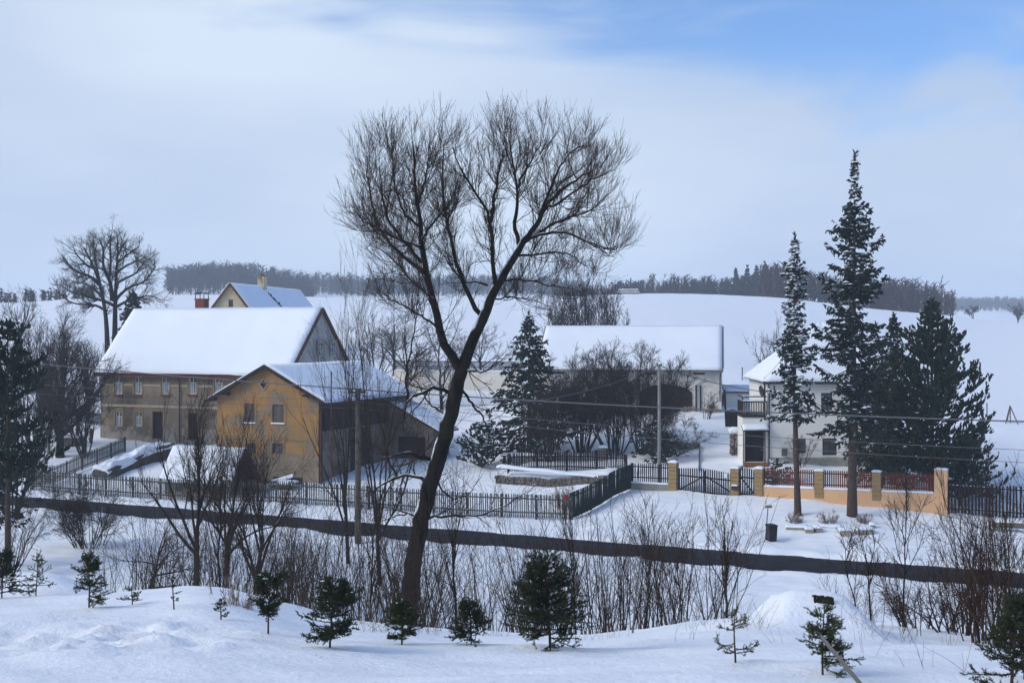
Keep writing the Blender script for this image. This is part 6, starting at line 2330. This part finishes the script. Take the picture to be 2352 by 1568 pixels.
q = gp(1833, 80.4)
conifer('slim_spruce', 'slim blue-green spruce with bare lower trunk before the white house', q, Hpx(q, 540), [(.0, 1.2), (.33, 1.4), (.42, 1.2), (.5, .8), (.58, .9), (.68, .6), (.78, .45), (.86, .55), (.9, .35), (.97, .15), (1, .05)], 201,
        trunk_r=.21, clear=.365, lean=(-.012, 0), droop=.65, tiprise=.45, dens=2.3, mat_n='needles_blue', snow=.24, curve=-.12, wvar=.34, gaps=.18)
q = gp(1957, 79.8)
conifer('tall_spruce', 'tallest dark spruce with a ragged crown and bare lower trunk', q, Hpx(q, 352), [(.0, .9), (.2, 1.25), (.28, 1.55), (.45, 1.5), (.6, 1.35), (.70, 1.2), (.76, 1.0), (.84, .6), (.88, .28), (.95, .16), (1, .05)], 202,
        trunk_r=.30, clear=.24, lean=(.008, 0), droop=.65, tiprise=.5, dens=2.1, mat_n='needles_blue', snow=.10, wvar=.42, gaps=.30, spray=.34, sr=.06, whorl=.5)
q = gp(2140, 86)
conifer('pine_tree', 'broad dark pine with upright candles right of the tall spruce', q, Hpx(q, 690), [(.0, 2.3), (.08, 3.0), (.25, 3.15), (.42, 2.9), (.6, 2.3), (.75, 1.5), (.88, .8), (1, .12)], 203,
        trunk_r=.22, clear=.06, droop=.25, tiprise=.45, dens=1.0, mat_n='needles_pine', snow=.01, wvar=.18, spray=.40, sr=.07, whorl=.48, gaps=.15, pine=True)
q = gp(2052, 88.5)
conifer('dark_spruce', 'dense dark spruce squeezed between the tallest spruce and broad pine', q, Hpx(q, 722), [(.0, 2.5), (.2, 2.5), (.5, 1.9), (.75, 1.1), (.9, .5), (1, .08)], 204, trunk_r=.18, clear=.03, droop=.3, dens=.85,
        mat_n='needles', snow=.02, spray=.34, sr=.06)
q = gp(2010, 92)
conifer('dark_spruce', 'narrow dark spruce tip just right of the tallest spruce crown', q, Hpx(q, 742), [(.0, 1.9), (.3, 1.8), (.6, 1.3), (.85, .6), (1, .08)], 205, trunk_r=.16, clear=.05, droop=.3, dens=.7, mat_n='needles', snow=.02, spray=.32)
q = gp(2205, 83.2)
conifer('young_pine', 'lower spreading pine arm reaching over the peach end pillar', q, Hpx(q, 1000), [(.0, 1.3), (.2, 2.3), (.5, 2.0), (.8, 1.1), (1, .2)], 206, trunk_r=.1, clear=.12, lean=(.05, 0), droop=.25, tiprise=.3, dens=1.15, mat_n='needles_pine',
        snow=.0, spray=.3, sr=.06, pine=True)
q = gp(1215, 104.5)
conifer('garden_spruce', 'broad dark spruce in the garden left of the hazel bushes', q, Hpx(q, 722), [(.0, 3.5), (.15, 3.6), (.35, 3.0), (.55, 2.2), (.75, 1.35), (.9, .6), (1, .08)], 207, trunk_r=.2, clear=.03, droop=.4, tiprise=.2, dens=.9, mat_n='needles',
        snow=.05, spray=.36, sr=.065)
q = gp(1108, 101)
conifer('snowy_juniper', 'bushy snow-flecked juniper left of the broad garden spruce', q, 3.3, [(.0, 1.5), (.3, 1.7), (.6, 1.3), (.85, .8), (1, .3)], 208, trunk_r=.1, clear=.0, droop=-.3, tiprise=.3, dens=1.25, mat_n='needles', snow=.16, spray=.36, sr=.06, pine=True)
q = gp(305, 147)
conifer('dark_spruce', 'dark spruce top showing left of the farmhouse ridge', q, Hpx(q, 668), [(.0, 2.6), (.4, 2.2), (.7, 1.4), (.9, .7), (1, .1)], 209, trunk_r=.2, clear=.5, droop=.3, dens=.35, mat_n='needles', snow=.02, spray=.45, sr=.085)
q = gp(18, 60)
conifer('edge_pine', 'dark ragged pine cut by the left edge of the picture', q, Hpx(q, 735), [(.0, 1.3), (.3, 1.5), (.5, 1.7), (.7, 1.5), (.85, 1.0), (1, .4)], 210, trunk_r=.17, clear=.36, pine=True, droop=.3, tiprise=.2, dens=1.0, mat_n='needles', snow=.0, spray=.30, sr=.05,
        gaps=.35, wvar=.4)
q = gp(-30, 66)
conifer('edge_pine', 'second dark pine partly outside the left edge', q, Hpx(q, 760), [(.0, 2.0), (.3, 2.2), (.7, 1.6), (1, .2)], 211, trunk_r=.22, clear=.2, droop=.3, dens=.45, mat_n='needles', snow=.02, spray=.34, sr=.06, gaps=.2)
q = gp(22, 63)
shrub('edge_shrub', 'wiry bare undergrowth at the foot of the left edge pine', q, 4.6, 212, stems=12, width=4.6, r=.04, mats=DK, spread=.9, up=.0, dens=1.2, rmin=.005, levels=4)
for i, (x, d, yt, w, lab) in enumerate(((30, 84, 830, 6.5, 'dark bare tangle of branches beyond the road at the left edge'), (75, 116, 760, 6.5, 'dense bare tree behind the timber rack at left'), (195, 112, 800, 5.0, 'bare bush between garden tree and farmhouse corner'))):
    q = gp(x, d)
    shrub('tangled_bush', lab, q, Hpx(q, yt), 230 + i, stems=14, width=w, r=.08, mats=SN, spread=.6, up=.04, dens=1.5, rmin=.0125, levels=4, base_r=.5)
q = gp(1528, 97)
conifer('dwarf_conifer', 'dark low conifer bush behind the short black paling', q, 2.3, [(.0, 1.2), (.4, 1.1), (.8, .6), (1, .2)], 213, trunk_r=.06, clear=.0, droop=.1, dens=1.2, mat_n='needles', snow=.04, spray=.28)
q = gp(1785, 89)
conifer('dwarf_conifer', 'snow-dusted dark conifer cushion between small gate and porch', q, 1.5, [(.0, 1.0), (.4, 1.1), (.8, .6), (1, .2)], 214, trunk_r=.05, clear=.0, droop=.0, dens=1.4, mat_n='needles', snow=.14, spray=.26)
q = gp(1500, 99.5)
conifer('dwarf_conifer', 'dark spreading conifer bush under the leaning hazel', q, 2.9, [(.0, 1.6), (.4, 1.4), (.8, .8), (1, .2)], 215, trunk_r=.06, clear=.0, droop=.1, dens=1.0, mat_n='needles', snow=.08, spray=.28)


# ---- young spruces on the near bank, with real needles
def young_spruce(label, x, y, hp, wp, seed, dens=1.0, low=.12, shape='cone', material='needles_young_dark', snow=3, d=None):
    rng = np.random.default_rng(seed)
    q = hit(x, y - 3, 6) if d is None else gp(x, d)
    sc = FPX / q.y
    H, W = hp / sc, wp / sc / 2
    root = thing('young_spruce', label, 'young spruce', q, 0, 'young spruces on the snowy bank')
    z = np.linspace(0, 1, 8)
    T = np.stack([.03 * H * np.sin(z * 2.5 + seed), .03 * H * np.cos(z * 2 + seed), z * H], 1)
    T[:, :2] -= T[:1, :2]
    T[0, 2] = -.1
    tr, ax = Twigs(), Twigs()
    tr.add(T[None], (np.linspace(.013, .004, 8) * max(.7, H / .7))[None], 7)
    prof = {'cone': [(0, .95), (.15, 1.0), (.5, .72), (.8, .35), (1, .1)], 'round': [(0, .75), (.3, 1.0), (.6, .95), (.85, .55), (1, .25)],
            'top': [(0, .15), (.30, .35), (.46, .55), (.55, 1.0), (.75, 1.0), (.92, .8), (1, .35)], 'sparse': [(0, .8), (.25, 1.0), (.6, .6), (.85, .35), (1, .1)]}[shape]
    pf = np.array(prof)
    nb = int((38 if shape != 'sparse' else 15) * dens)
    hs = low + (.97 - low) * np.sort(rng.random(nb)) ** .9
    a = rng.uniform(0, 6.28, nb)
    Lb = W * np.interp(hs, pf[:, 0], pf[:, 1]) * np.exp(.22 * rng.normal(size=nb))
    K = 6
    P = np.empty((nb, K, 3))
    s = np.linspace(0, 1, K)
    out = np.stack([np.cos(a), np.sin(a), np.zeros(nb)], 1)
    rise = rng.uniform(-.05, .35, nb) + .75 * hs ** 1.5
    base = np.stack([np.interp(hs, z, T[:, 0]), np.interp(hs, z, T[:, 1]), hs * H], 1)
    for k in range(K):
        P[:, k] = base + out * (Lb * s[k])[:, None]
        P[:, k, 2] += Lb * (rise * s[k] ** 1.4 - .18 * s[k])
    R = np.full((nb, 1), .005 * max(.7, H / .7)) * np.linspace(1, .5, K)[None]
    tr.add(P, R, 4)
    P2, R2 = grow(rng, P, R, 7 if shape != 'sparse' else 4, .2, .95, .8, .15, W * .42, .25, .4, 4, .10, .05, .7, .002, .6, flat=.6)
    tr.add(P2, R2, 3)
    P3, R3 = grow(rng, P2, R2, 1.6 if shape != 'sparse' else 1.0, .2, .9, .7, .15, W * .2, .25, .3, 4, .10, .05, .7, .002, .6, flat=.5)
    tr.add(P3, R3, 3)
    tr.build('trunk', 'bark_spruce', root)
    # needles
    vs, fs, n0 = [], [], 0
    nl = .014 * (1 + .25 * (H > .7)) * (1.0 if q.y < 14 else 1.15)
    lead = T[None, 3:]
    for PP, per in ((P, 300), (P2, 330), (P3, 330), (lead, 300)):
        ln = plen(PP)
        cnt = np.maximum(4, ln * per * (1.0 if q.y < 14 else .8)).astype(int)
        idx = np.repeat(np.arange(len(PP)), cnt)
        M = len(idx)
        t = rng.random(M)
        pos, tan, _ = along(PP, np.ones(PP.shape[:2]), idx, t)
        rv = rng.normal(size=(M, 3))
        rv[:, 2] += .35
        perp = nrm(rv - (rv * tan).sum(1, keepdims=True) * tan)
        d_ = nrm(tan * .55 + perp * .85)
        w_ = nrm(np.cross(d_, rng.normal(size=(M, 3)))) * .0023 * (1 if q.y < 12 else 1.5)
        le = nl * rng.uniform(.8, 1.5, M)[:, None]
        V = np.stack([pos - w_, pos + w_, pos + d_ * le], 1)
        vs.append(V.reshape(-1, 3))
        fs.append(np.arange(M * 3).reshape(-1, 3) + n0)
        n0 += M * 3
    mesh_np('crown', np.concatenate(vs), np.concatenate(fs), material, root)
    if snow:
        zc = P[:, -2]
        pick = np.argsort(-zc[:, 2] - .3 * H * rng.random(nb))[:snow * 2]
        c = P[pick, 3] + np.array([0, 0, .012])
        v, f = lumps(np.concatenate([c, P[pick, 4] + np.array([0, 0, .01])]), rng.uniform(.5, 1.2, len(pick) * 2) * W * .11, rng, .45)
        mesh_np('snow', v, f, 'snow_roof', root, smooth=True)['kind'] = 'stuff'
    return root


YS = [(4, 1376, 100, 90, 'cone', 1.3, 'dense young spruce cut by the left edge', 0), (82, 1371, 88, 88, 'sparse', 1.5, 'upright sparse young spruce second from the left edge', 0),
      (204, 1398, 118, 96, 'cone', 1.0, 'young spruce with bare twisted leader, third from the left edge', 0), (304, 1392, 40, 50, 'sparse', .8, 'tiny sprig of spruce with snowy twigs left of centre', 2),
      (400, 1402, 78, 30, 'sparse', .5, 'thin nearly bare spruce whip left of centre', 0), (508, 1426, 48, 40, 'sparse', .9, 'tiny bent spruce sprig below the fruit trees', 0),
      (616, 1458, 128, 84, 'top', 1.5, 'umbrella-shaped young spruce on a bare stem', 4), (757, 1491, 148, 118, 'round', 1.9, 'bushy dark young spruce with snow on its shoulders', 4),
      (922, 1483, 98, 72, 'round', 1.4, 'small green young spruce below the big willow trunk', 2), (1082, 1483, 92, 104, 'cone', 1.2, 'young spruce with a lone leader between willow and bushiest spruce', 3),
      (1264, 1491, 190, 158, 'round', 2.6, 'largest and bushiest young spruce, bottom centre', 5), (1690, 1524, 112, 122, 'sparse', .9, 'sparse young spruce with few flat twigs left of the stump', 0),
      (1890, 1556, 150, 132, 'cone', 1.0, 'neat young spruce crossed by the leaning plank', 0), (2322, 1650, 215, 180, 'cone', 1.2, 'large dark young spruce in the lower right corner', 0),
      (2352, 1565, 140, 130, 'round', 1.0, 'dense young spruce behind the one in the right corner', 0)]
for i, (x, y, hp, wp, shp, dn, lab, snw) in enumerate(YS):
    if y > 1568:
        young_spruce(lab, x, y, hp * (11.0 / 9.6), wp, 300 + i, dn, .08, shp, 'needles_young_dark', snw, d=8.6)
    else:
        young_spruce(lab, x, y, hp, wp, 300 + i, dn, .30 if shp == 'top' else .1, shp, 'needles_young' if i in (1, 2, 11, 12, 8) else 'needles_young_dark', snw)

# ------------------------------------------------------------------ saplings and undergrowth on the bank
def sapling(label, x, d, ytop, seed, lean=(0, 0), r=.02, spread=.5, nb=9, mats=DK, width=None, group=None, rmin=.003):
    q = gp(x, d)
    return bare_tree('sapling', label, q, Hpx(q, ytop), seed, r=r, lean=lean, trunk=.5, nmain=nb, spread=spread, up=.08, dens=.55, width=width, mats=mats, rmin=rmin, levels=3, wob=.07, group=group, cat='sapling')


sapling('tall slim sapling standing right beside the big willow trunk', 1048, 30, 1045, 401, r=.035, spread=.4, width=1.3)
sapling('young fan-shaped sapling before the road bin', 1668, 24, 1142, 402, lean=(.08, 0), r=.026, spread=.42, nb=11, width=1.15)
sapling('straight lone sapling right of the stump mound', 2074, 21, 1075, 403, r=.017, spread=.75, nb=8, width=1.0)
sapling('forked sapling between stump mound and lone straight sapling', 2002, 20.5, 1190, 404, lean=(-.12, 0), r=.017, spread=.4, nb=5, width=.6)
sapling('short stem just right of the stump mound', 1968, 20, 1200, 405, lean=(-.1, 0), r=.012, spread=.4, nb=4, width=.5)
sapling('thin straight sapling left of the wooden pole', 505, 33, 1000, 406, r=.03, spread=.35, width=1.2)
sapling('slender sapling right of the wooden pole', 850, 30, 1080, 407, r=.025, spread=.4, width=1.2)
sapling('tall whip sapling before the fence corner', 1325, 27, 1110, 408, r=.02, spread=.4, width=1.0)
sapling('slanting sapling before the driveway apron', 1480, 26, 1130, 409, lean=(.1, 0), r=.022, spread=.45, width=1.2)
sapling('sapling with crossing twigs left of the fan-shaped one', 1570, 28, 1180, 410, lean=(-.05, 0), r=.02, spread=.5, width=1.2)
# inclined dead stake
o = MB().tube([at(1452, 1462, 19), at(1462, 1360, 19.2), at(1472, 1275, 19.4)], [.016, .014, .011], 6).build('stake', 'wood_grey')
tag(o, 'pale bare stake leaning on the bank right of the bushiest spruce', 'stake')

# red-brown thicket at the right edge: big multi-stemmed shrubs
for i, (x, d, yt, w, lab) in enumerate(((2262, 18, 1055, 2.2, 'tall red-brown thorny shrub before the right end of the road'), (2330, 17, 1040, 2.2, 'red-brown shrub cut by the right edge'),
                                        (2205, 19.5, 1200, 1.9, 'lower red-brown shrub with arching twigs right of the lone sapling'), (2130, 20.5, 1290, 1.6, 'small thorny shrub at the right bank edge'))):
    q = gp(x, d)
    shrub('thorn_shrub', lab, q, Hpx(q, yt), 420 + i, stems=20, width=w, r=.016, mats=('bark_red', 'bark_red'), spread=.6, up=.01, dens=1.3, rmin=.0026, base_r=.35, wob=.10, levels=3, group='thorn shrubs at the right edge')
# three round dry shrubs in front of the peach wall
for x, y, hp, wp, lab in ((1828, 1200, 26, 42, 'left dry round shrub at the foot of the slim spruce'), (1904, 1200, 28, 50, 'middle and largest dry round shrub below the peach wall'),
                          (1985, 1201, 22, 38, 'right dry round shrub at the foot of the tallest spruce')):
    q = hit(x, y, 65)
    sc = FPX / q.y
    shrub('round_shrub', lab, q, hp / sc, int(x), stems=22, width=wp / sc, r=.014, mats=('shrub_dry', 'shrub_dry'), spread=1.1, up=.02, dens=1.5, rmin=.006, base_r=.12, levels=3, group='dry round shrubs below the peach wall')
q = hit(1292, 1178, 80)
shrub('dry_plant', 'dry brown perennial clump inside the fence corner', q + Vector((0, .8, 0)), 1.75, 440, stems=22, width=1.7, r=.015, mats=('shrub_dry', 'shrub_dry'), spread=.4, dens=1.0, rmin=.007)
q = gp(410, 100)


def undergrowth(name, label, regions, seed, material, K=7):
    """uncountable whips and twigs covering the slope below the bank edge"""
    rng = np.random.default_rng(seed)
    tw = Twigs()
    for (x0, x1, d0, d1, n, h0, h1, r) in regions:
        d = rng.uniform(d0, d1, n)
        # clustered
        nc = max(4, n // 9)
        cx_ = rng.uniform(x0, x1, nc)
        cd = rng.uniform(d0, d1, nc)
        pick = rng.integers(0, nc, n)
        d = cd[pick] + rng.normal(size=n) * .35
        X = (cx_[pick] - CX) * cd[pick] / FPX + rng.normal(size=n) * .28
        Z = ground(X, d)
        P = np.empty((n, K, 3))
        P[:, 0] = np.stack([X, d, Z - .1], 1)
        dr = nrm(np.stack([rng.normal(size=n) * .22, rng.normal(size=n) * .22, np.ones(n)], 1))
        L = rng.uniform(h0, h1, n)
        for k in range(1, K):
            dr = nrm(dr + np.array([0, 0, .02]) + .07 * rng.normal(size=(n, 3)))
            P[:, k] = P[:, k - 1] + dr * (L / (K - 1))[:, None]
        R = (r * rng.uniform(.6, 1.3, n))[:, None] * np.linspace(1, .3, K)[None]
        tw.add(P, R, 4)
        P2, R2 = grow(rng, P, R, 5.0, .2, 1, .6, .2, L * .30, .3, .4, 5, .06, .10, .55, .0028, .4)
        tw.add(P2, R2, 3)
        P3, R3 = grow(rng, P2, R2, 2.6, .2, 1, .6, .2, .28, .3, .3, 4, .05, .10, .7, .0024, .5)
        tw.add(P3, R3, 3)
    o = tw.build(name, material, None)
    o['kind'], o['label'], o['category'] = 'stuff', label, 'undergrowth'


undergrowth('bank_undergrowth', 'tangle of bare whips and twigs below the snowy bank edge',
            [(620, 1000, 23, 40, 205, 1.6, 3.2, .011), (880, 1300, 22, 34, 200, 1.5, 2.9, .010), (1180, 1660, 21.5, 32, 200, 1.4, 2.8, .010), (640, 760, 40, 52, 60, 2.0, 3.6, .013), (230, 430, 24, 38, 90, 1.6, 2.7, .009),
             (430, 680, 26, 46, 130, 1.5, 2.9, .010), (560, 700, 44, 60, 70, 1.8, 3.4, .012)], 501, 'bark_twig')
undergrowth('right_undergrowth', 'low tangle of red-brown twigs at the right bank edge',
            [(2090, 2420, 17.5, 23, 70, .6, 1.5, .006), (1930, 2100, 18.5, 22, 16, .5, 1.2, .004)], 502, 'bark_red')


def dry_grass(name, label, spots, seed):
    rng = np.random.default_rng(seed)
    tw = Twigs()
    for x, y, n, h in spots:
        q = hit(x, y, 6)
        X = q.x + rng.normal(size=n) * .12
        Y = q.y + rng.normal(size=n) * .12
        P = np.empty((n, 5, 3))
        P[:, 0] = np.stack([X, Y, ground(X, Y) - .03], 1)
        dr = nrm(np.stack([rng.normal(size=n) * .4, rng.normal(size=n) * .3, np.ones(n)], 1))
        L = h * rng.uniform(.5, 1.2, n)
        for k in range(1, 5):
            dr = nrm(dr + np.array([0, 0, -.08]) + .10 * rng.normal(size=(n, 3)))
            P[:, k] = P[:, k - 1] + dr * (L / 4)[:, None]
        tw.add(P, np.full((n, 1), .0022) * np.linspace(1, .5, 5)[None], 3)
    o = tw.build(name, 'grass_dry', None)
    o['kind'], o['label'], o['category'] = 'stuff', label, 'grass'


dry_grass('dry_grass', 'thin dry grass stalks sticking out of the near snow',
          [(1700, 1440, 16, .5), (1735, 1445, 12, .4), (1660, 1430, 14, .45), (1600, 1445, 10, .35), (1560, 1470, 4, .25), (1985, 1450, 14, .4), (2030, 1465, 12, .4), (2090, 1470, 14, .4), (2180, 1480, 10, .35),
           (1410, 1465, 8, .35), (860, 1450, 26, .45), (900, 1440, 26, .5), (960, 1450, 22, .45), (1000, 1450, 18, .4), (820, 1435, 18, .5), (1130, 1460, 14, .35), (1345, 1470, 12, .35), (700, 1400, 10, .35), (560, 1385, 12, .3),
           (1800, 1480, 3, .3), (2100, 1530, 4, .35), (2200, 1540, 4, .4), (1960, 1500, 3, .35), (740, 1410, 12, .4), (1050, 1455, 14, .4)], 601)
q = hit(538, 1392, 10)
shrub('withered_tuft', 'withered brown tuft half buried at the bank edge', q, .36, 610, stems=40, width=.6, r=.004, mats=('grass_dry', 'shrub_dry'), spread=1.2, up=-.05, dens=1.0, rmin=.002, base_r=.1)

# ------------------------------------------------------------------ far woods
def wood(name, label, pts, hrange, seed, material, width=3.0, nt=25, tw=.24, conif=0.0):
    """far-off bare wood: each tree a trunk and a fan of tapering upswept boughs, all one mass"""
    rng = np.random.default_rng(seed)
    X, Y = pts
    n = len(X)
    Z = ground(X, Y)
    H = rng.uniform(*hrange, n) * (1 + .16 * vnoise(X * .035, Y * .02, seed) + .10 * vnoise(X * .11, Y * .05, seed + 1))
    t = Twigs()
    P = np.empty((n, 4, 3))
    for k in range(4):
        P[:, k] = np.stack([X + rng.normal(size=n) * .15 * k, Y, Z - .5 + H * .9 * k / 3], 1)
    t.add(P[:, ::3], (H * .016)[:, None] * np.array([[1, .3]]), 3)
    idx = np.repeat(np.arange(n), nt)
    M = len(idx)
    h = rng.uniform(.02, .92, M)
    a = rng.uniform(0, 6.283, M)
    base = np.stack([X[idx], Y[idx], Z[idx] + H[idx] * h], 1)
    w = width * H[idx] / 12 * np.sqrt(np.clip(1 - ((h - .45) / .6) ** 2, .1, 1)) * rng.uniform(.45, 1.1, M)
    tipz = H[idx] * (h + .18 * rng.random(M) + .06)
    tipz = np.where(rng.random(M) < .35, H[idx] * (h * .5 + .02), np.minimum(tipz, H[idx] * rng.uniform(.88, 1.03, M)))
    tip = np.stack([X[idx] + np.cos(a) * w, Y[idx] + np.sin(a) * w, Z[idx] + tipz], 1)
    PP = np.stack([base, tip], 1)
    t.add(PP, np.full((M, 1), tw) * np.array([[1.0, .2]]), 3)
    o = t.build(name, material, None, smooth=False)
    o['kind'], o['label'], o['category'] = 'stuff', label, 'wood'


def scatter(x0, x1, d0, d1, n, seed, fn=None):
    rng = np.random.default_rng(seed)
    d = rng.uniform(d0, d1, n)
    x = rng.uniform(x0, x1, n)
    return (x - CX) * d / FPX, d


wood('left_wood', 'bluish bare wood on the hill behind the cream gabled house', scatter(385, 720, 640, 800, 420, 1), (9, 13.5), 701, 'forest', 3.4)
wood('middle_wood', 'far blue wooded ridge behind the big willow', scatter(690, 1450, 800, 930, 560, 2), (9, 14), 702, 'forest', 3.4, tw=.27, nt=24)
wood('right_wood', 'dark bare wood along the field crest behind the bales', scatter(1405, 1850, 455, 540, 430, 3), (5.5, 9.5), 703, 'forest', 2.8, tw=.18)
wood('brown_wood', 'brown bare copse on the field edge behind the spruces', scatter(1745, 2190, 350, 415, 330, 4), (7, 11), 704, 'forest_brown', 2.7, tw=.17)
wood('far_hill_wood', 'pale hazy wooded hill at the far right', scatter(2190, 2480, 1250, 1480, 420, 5), (9, 13), 705, 'forest', 4.0, tw=.42, nt=18)
wood('left_hedge', 'hazy hedge bushes on the far field at left', scatter(-60, 240, 345, 380, 40, 6), (3, 4.5), 706, 'forest', 4.5, tw=.17, nt=30)
for i, (x, d, yt, lab) in enumerate(((1690, 470, 619, 'leftmost lone conifer on the wood skyline'), (1716, 470, 612, 'second lone conifer on the wood skyline'), (1737, 455, 614, 'third conifer beside the tallest on the wood skyline'),
                                     (1757, 450, 604, 'tallest conifer on the wood skyline, nearest the slim spruce'), (628, 690, 622, 'conifer tip on the left wooded hill'), (683, 690, 632, 'smaller conifer tip right on the left wooded hill'))):
    q = gp(x, d)
    conifer('skyline_spruce', lab, q, Hpx(q, yt), [(0, 2.2), (.3, 2.2), (.7, 1.1), (1, .1)], 720 + i, trunk_r=.2, clear=.05, dens=.22, spray=1.0, sr=.26, whorl=1.5, snow=0, group='conifers on the skyline')
for i, (x, d, yt, lab) in enumerate(((2235, 330, 700, 'lone bare tree on the right field edge'), (2338, 325, 694, 'bare tree on the field edge at the right frame edge'), (2130, 345, 655, 'tallest bare tree at the end of the brown copse'))):
    q = gp(x, d)
    bare_tree('field_tree', lab, q, Hpx(q, yt), 730 + i, r=.12, trunk=.2, nmain=8, spread=.6, up=.06, dens=.9, mats=('bark_grey', 'bark_grey_twig'), rmin=.02, levels=4, width=5.0, group='bare trees on the field edge')

# ------------------------------------------------------------------ haze: the cold air between here and the far woods
hz_ = MB().box(-1700, 1700, -60, 2050, -8, 90).build('haze', 'snow')
hz_['kind'] = 'stuff'
hz_['label'] = 'thin cold winter haze'
hm = bpy.data.materials.new('haze_air')
hm.use_nodes = True
hn = hm.node_tree
hn.nodes.clear()
ho = hn.nodes.new('ShaderNodeOutputMaterial')
pv = hn.nodes.new('ShaderNodeVolumePrincipled')
pv.inputs['Color'].default_value = (0.80, 0.89, 1.0, 1)
pv.inputs['Density'].default_value = 0.00042
pv.inputs['Anisotropy'].default_value = 0.0
hn.links.new(pv.outputs[0], ho.inputs['Volume'])
hz_.data.materials.clear()
hz_.data.materials.append(hm)
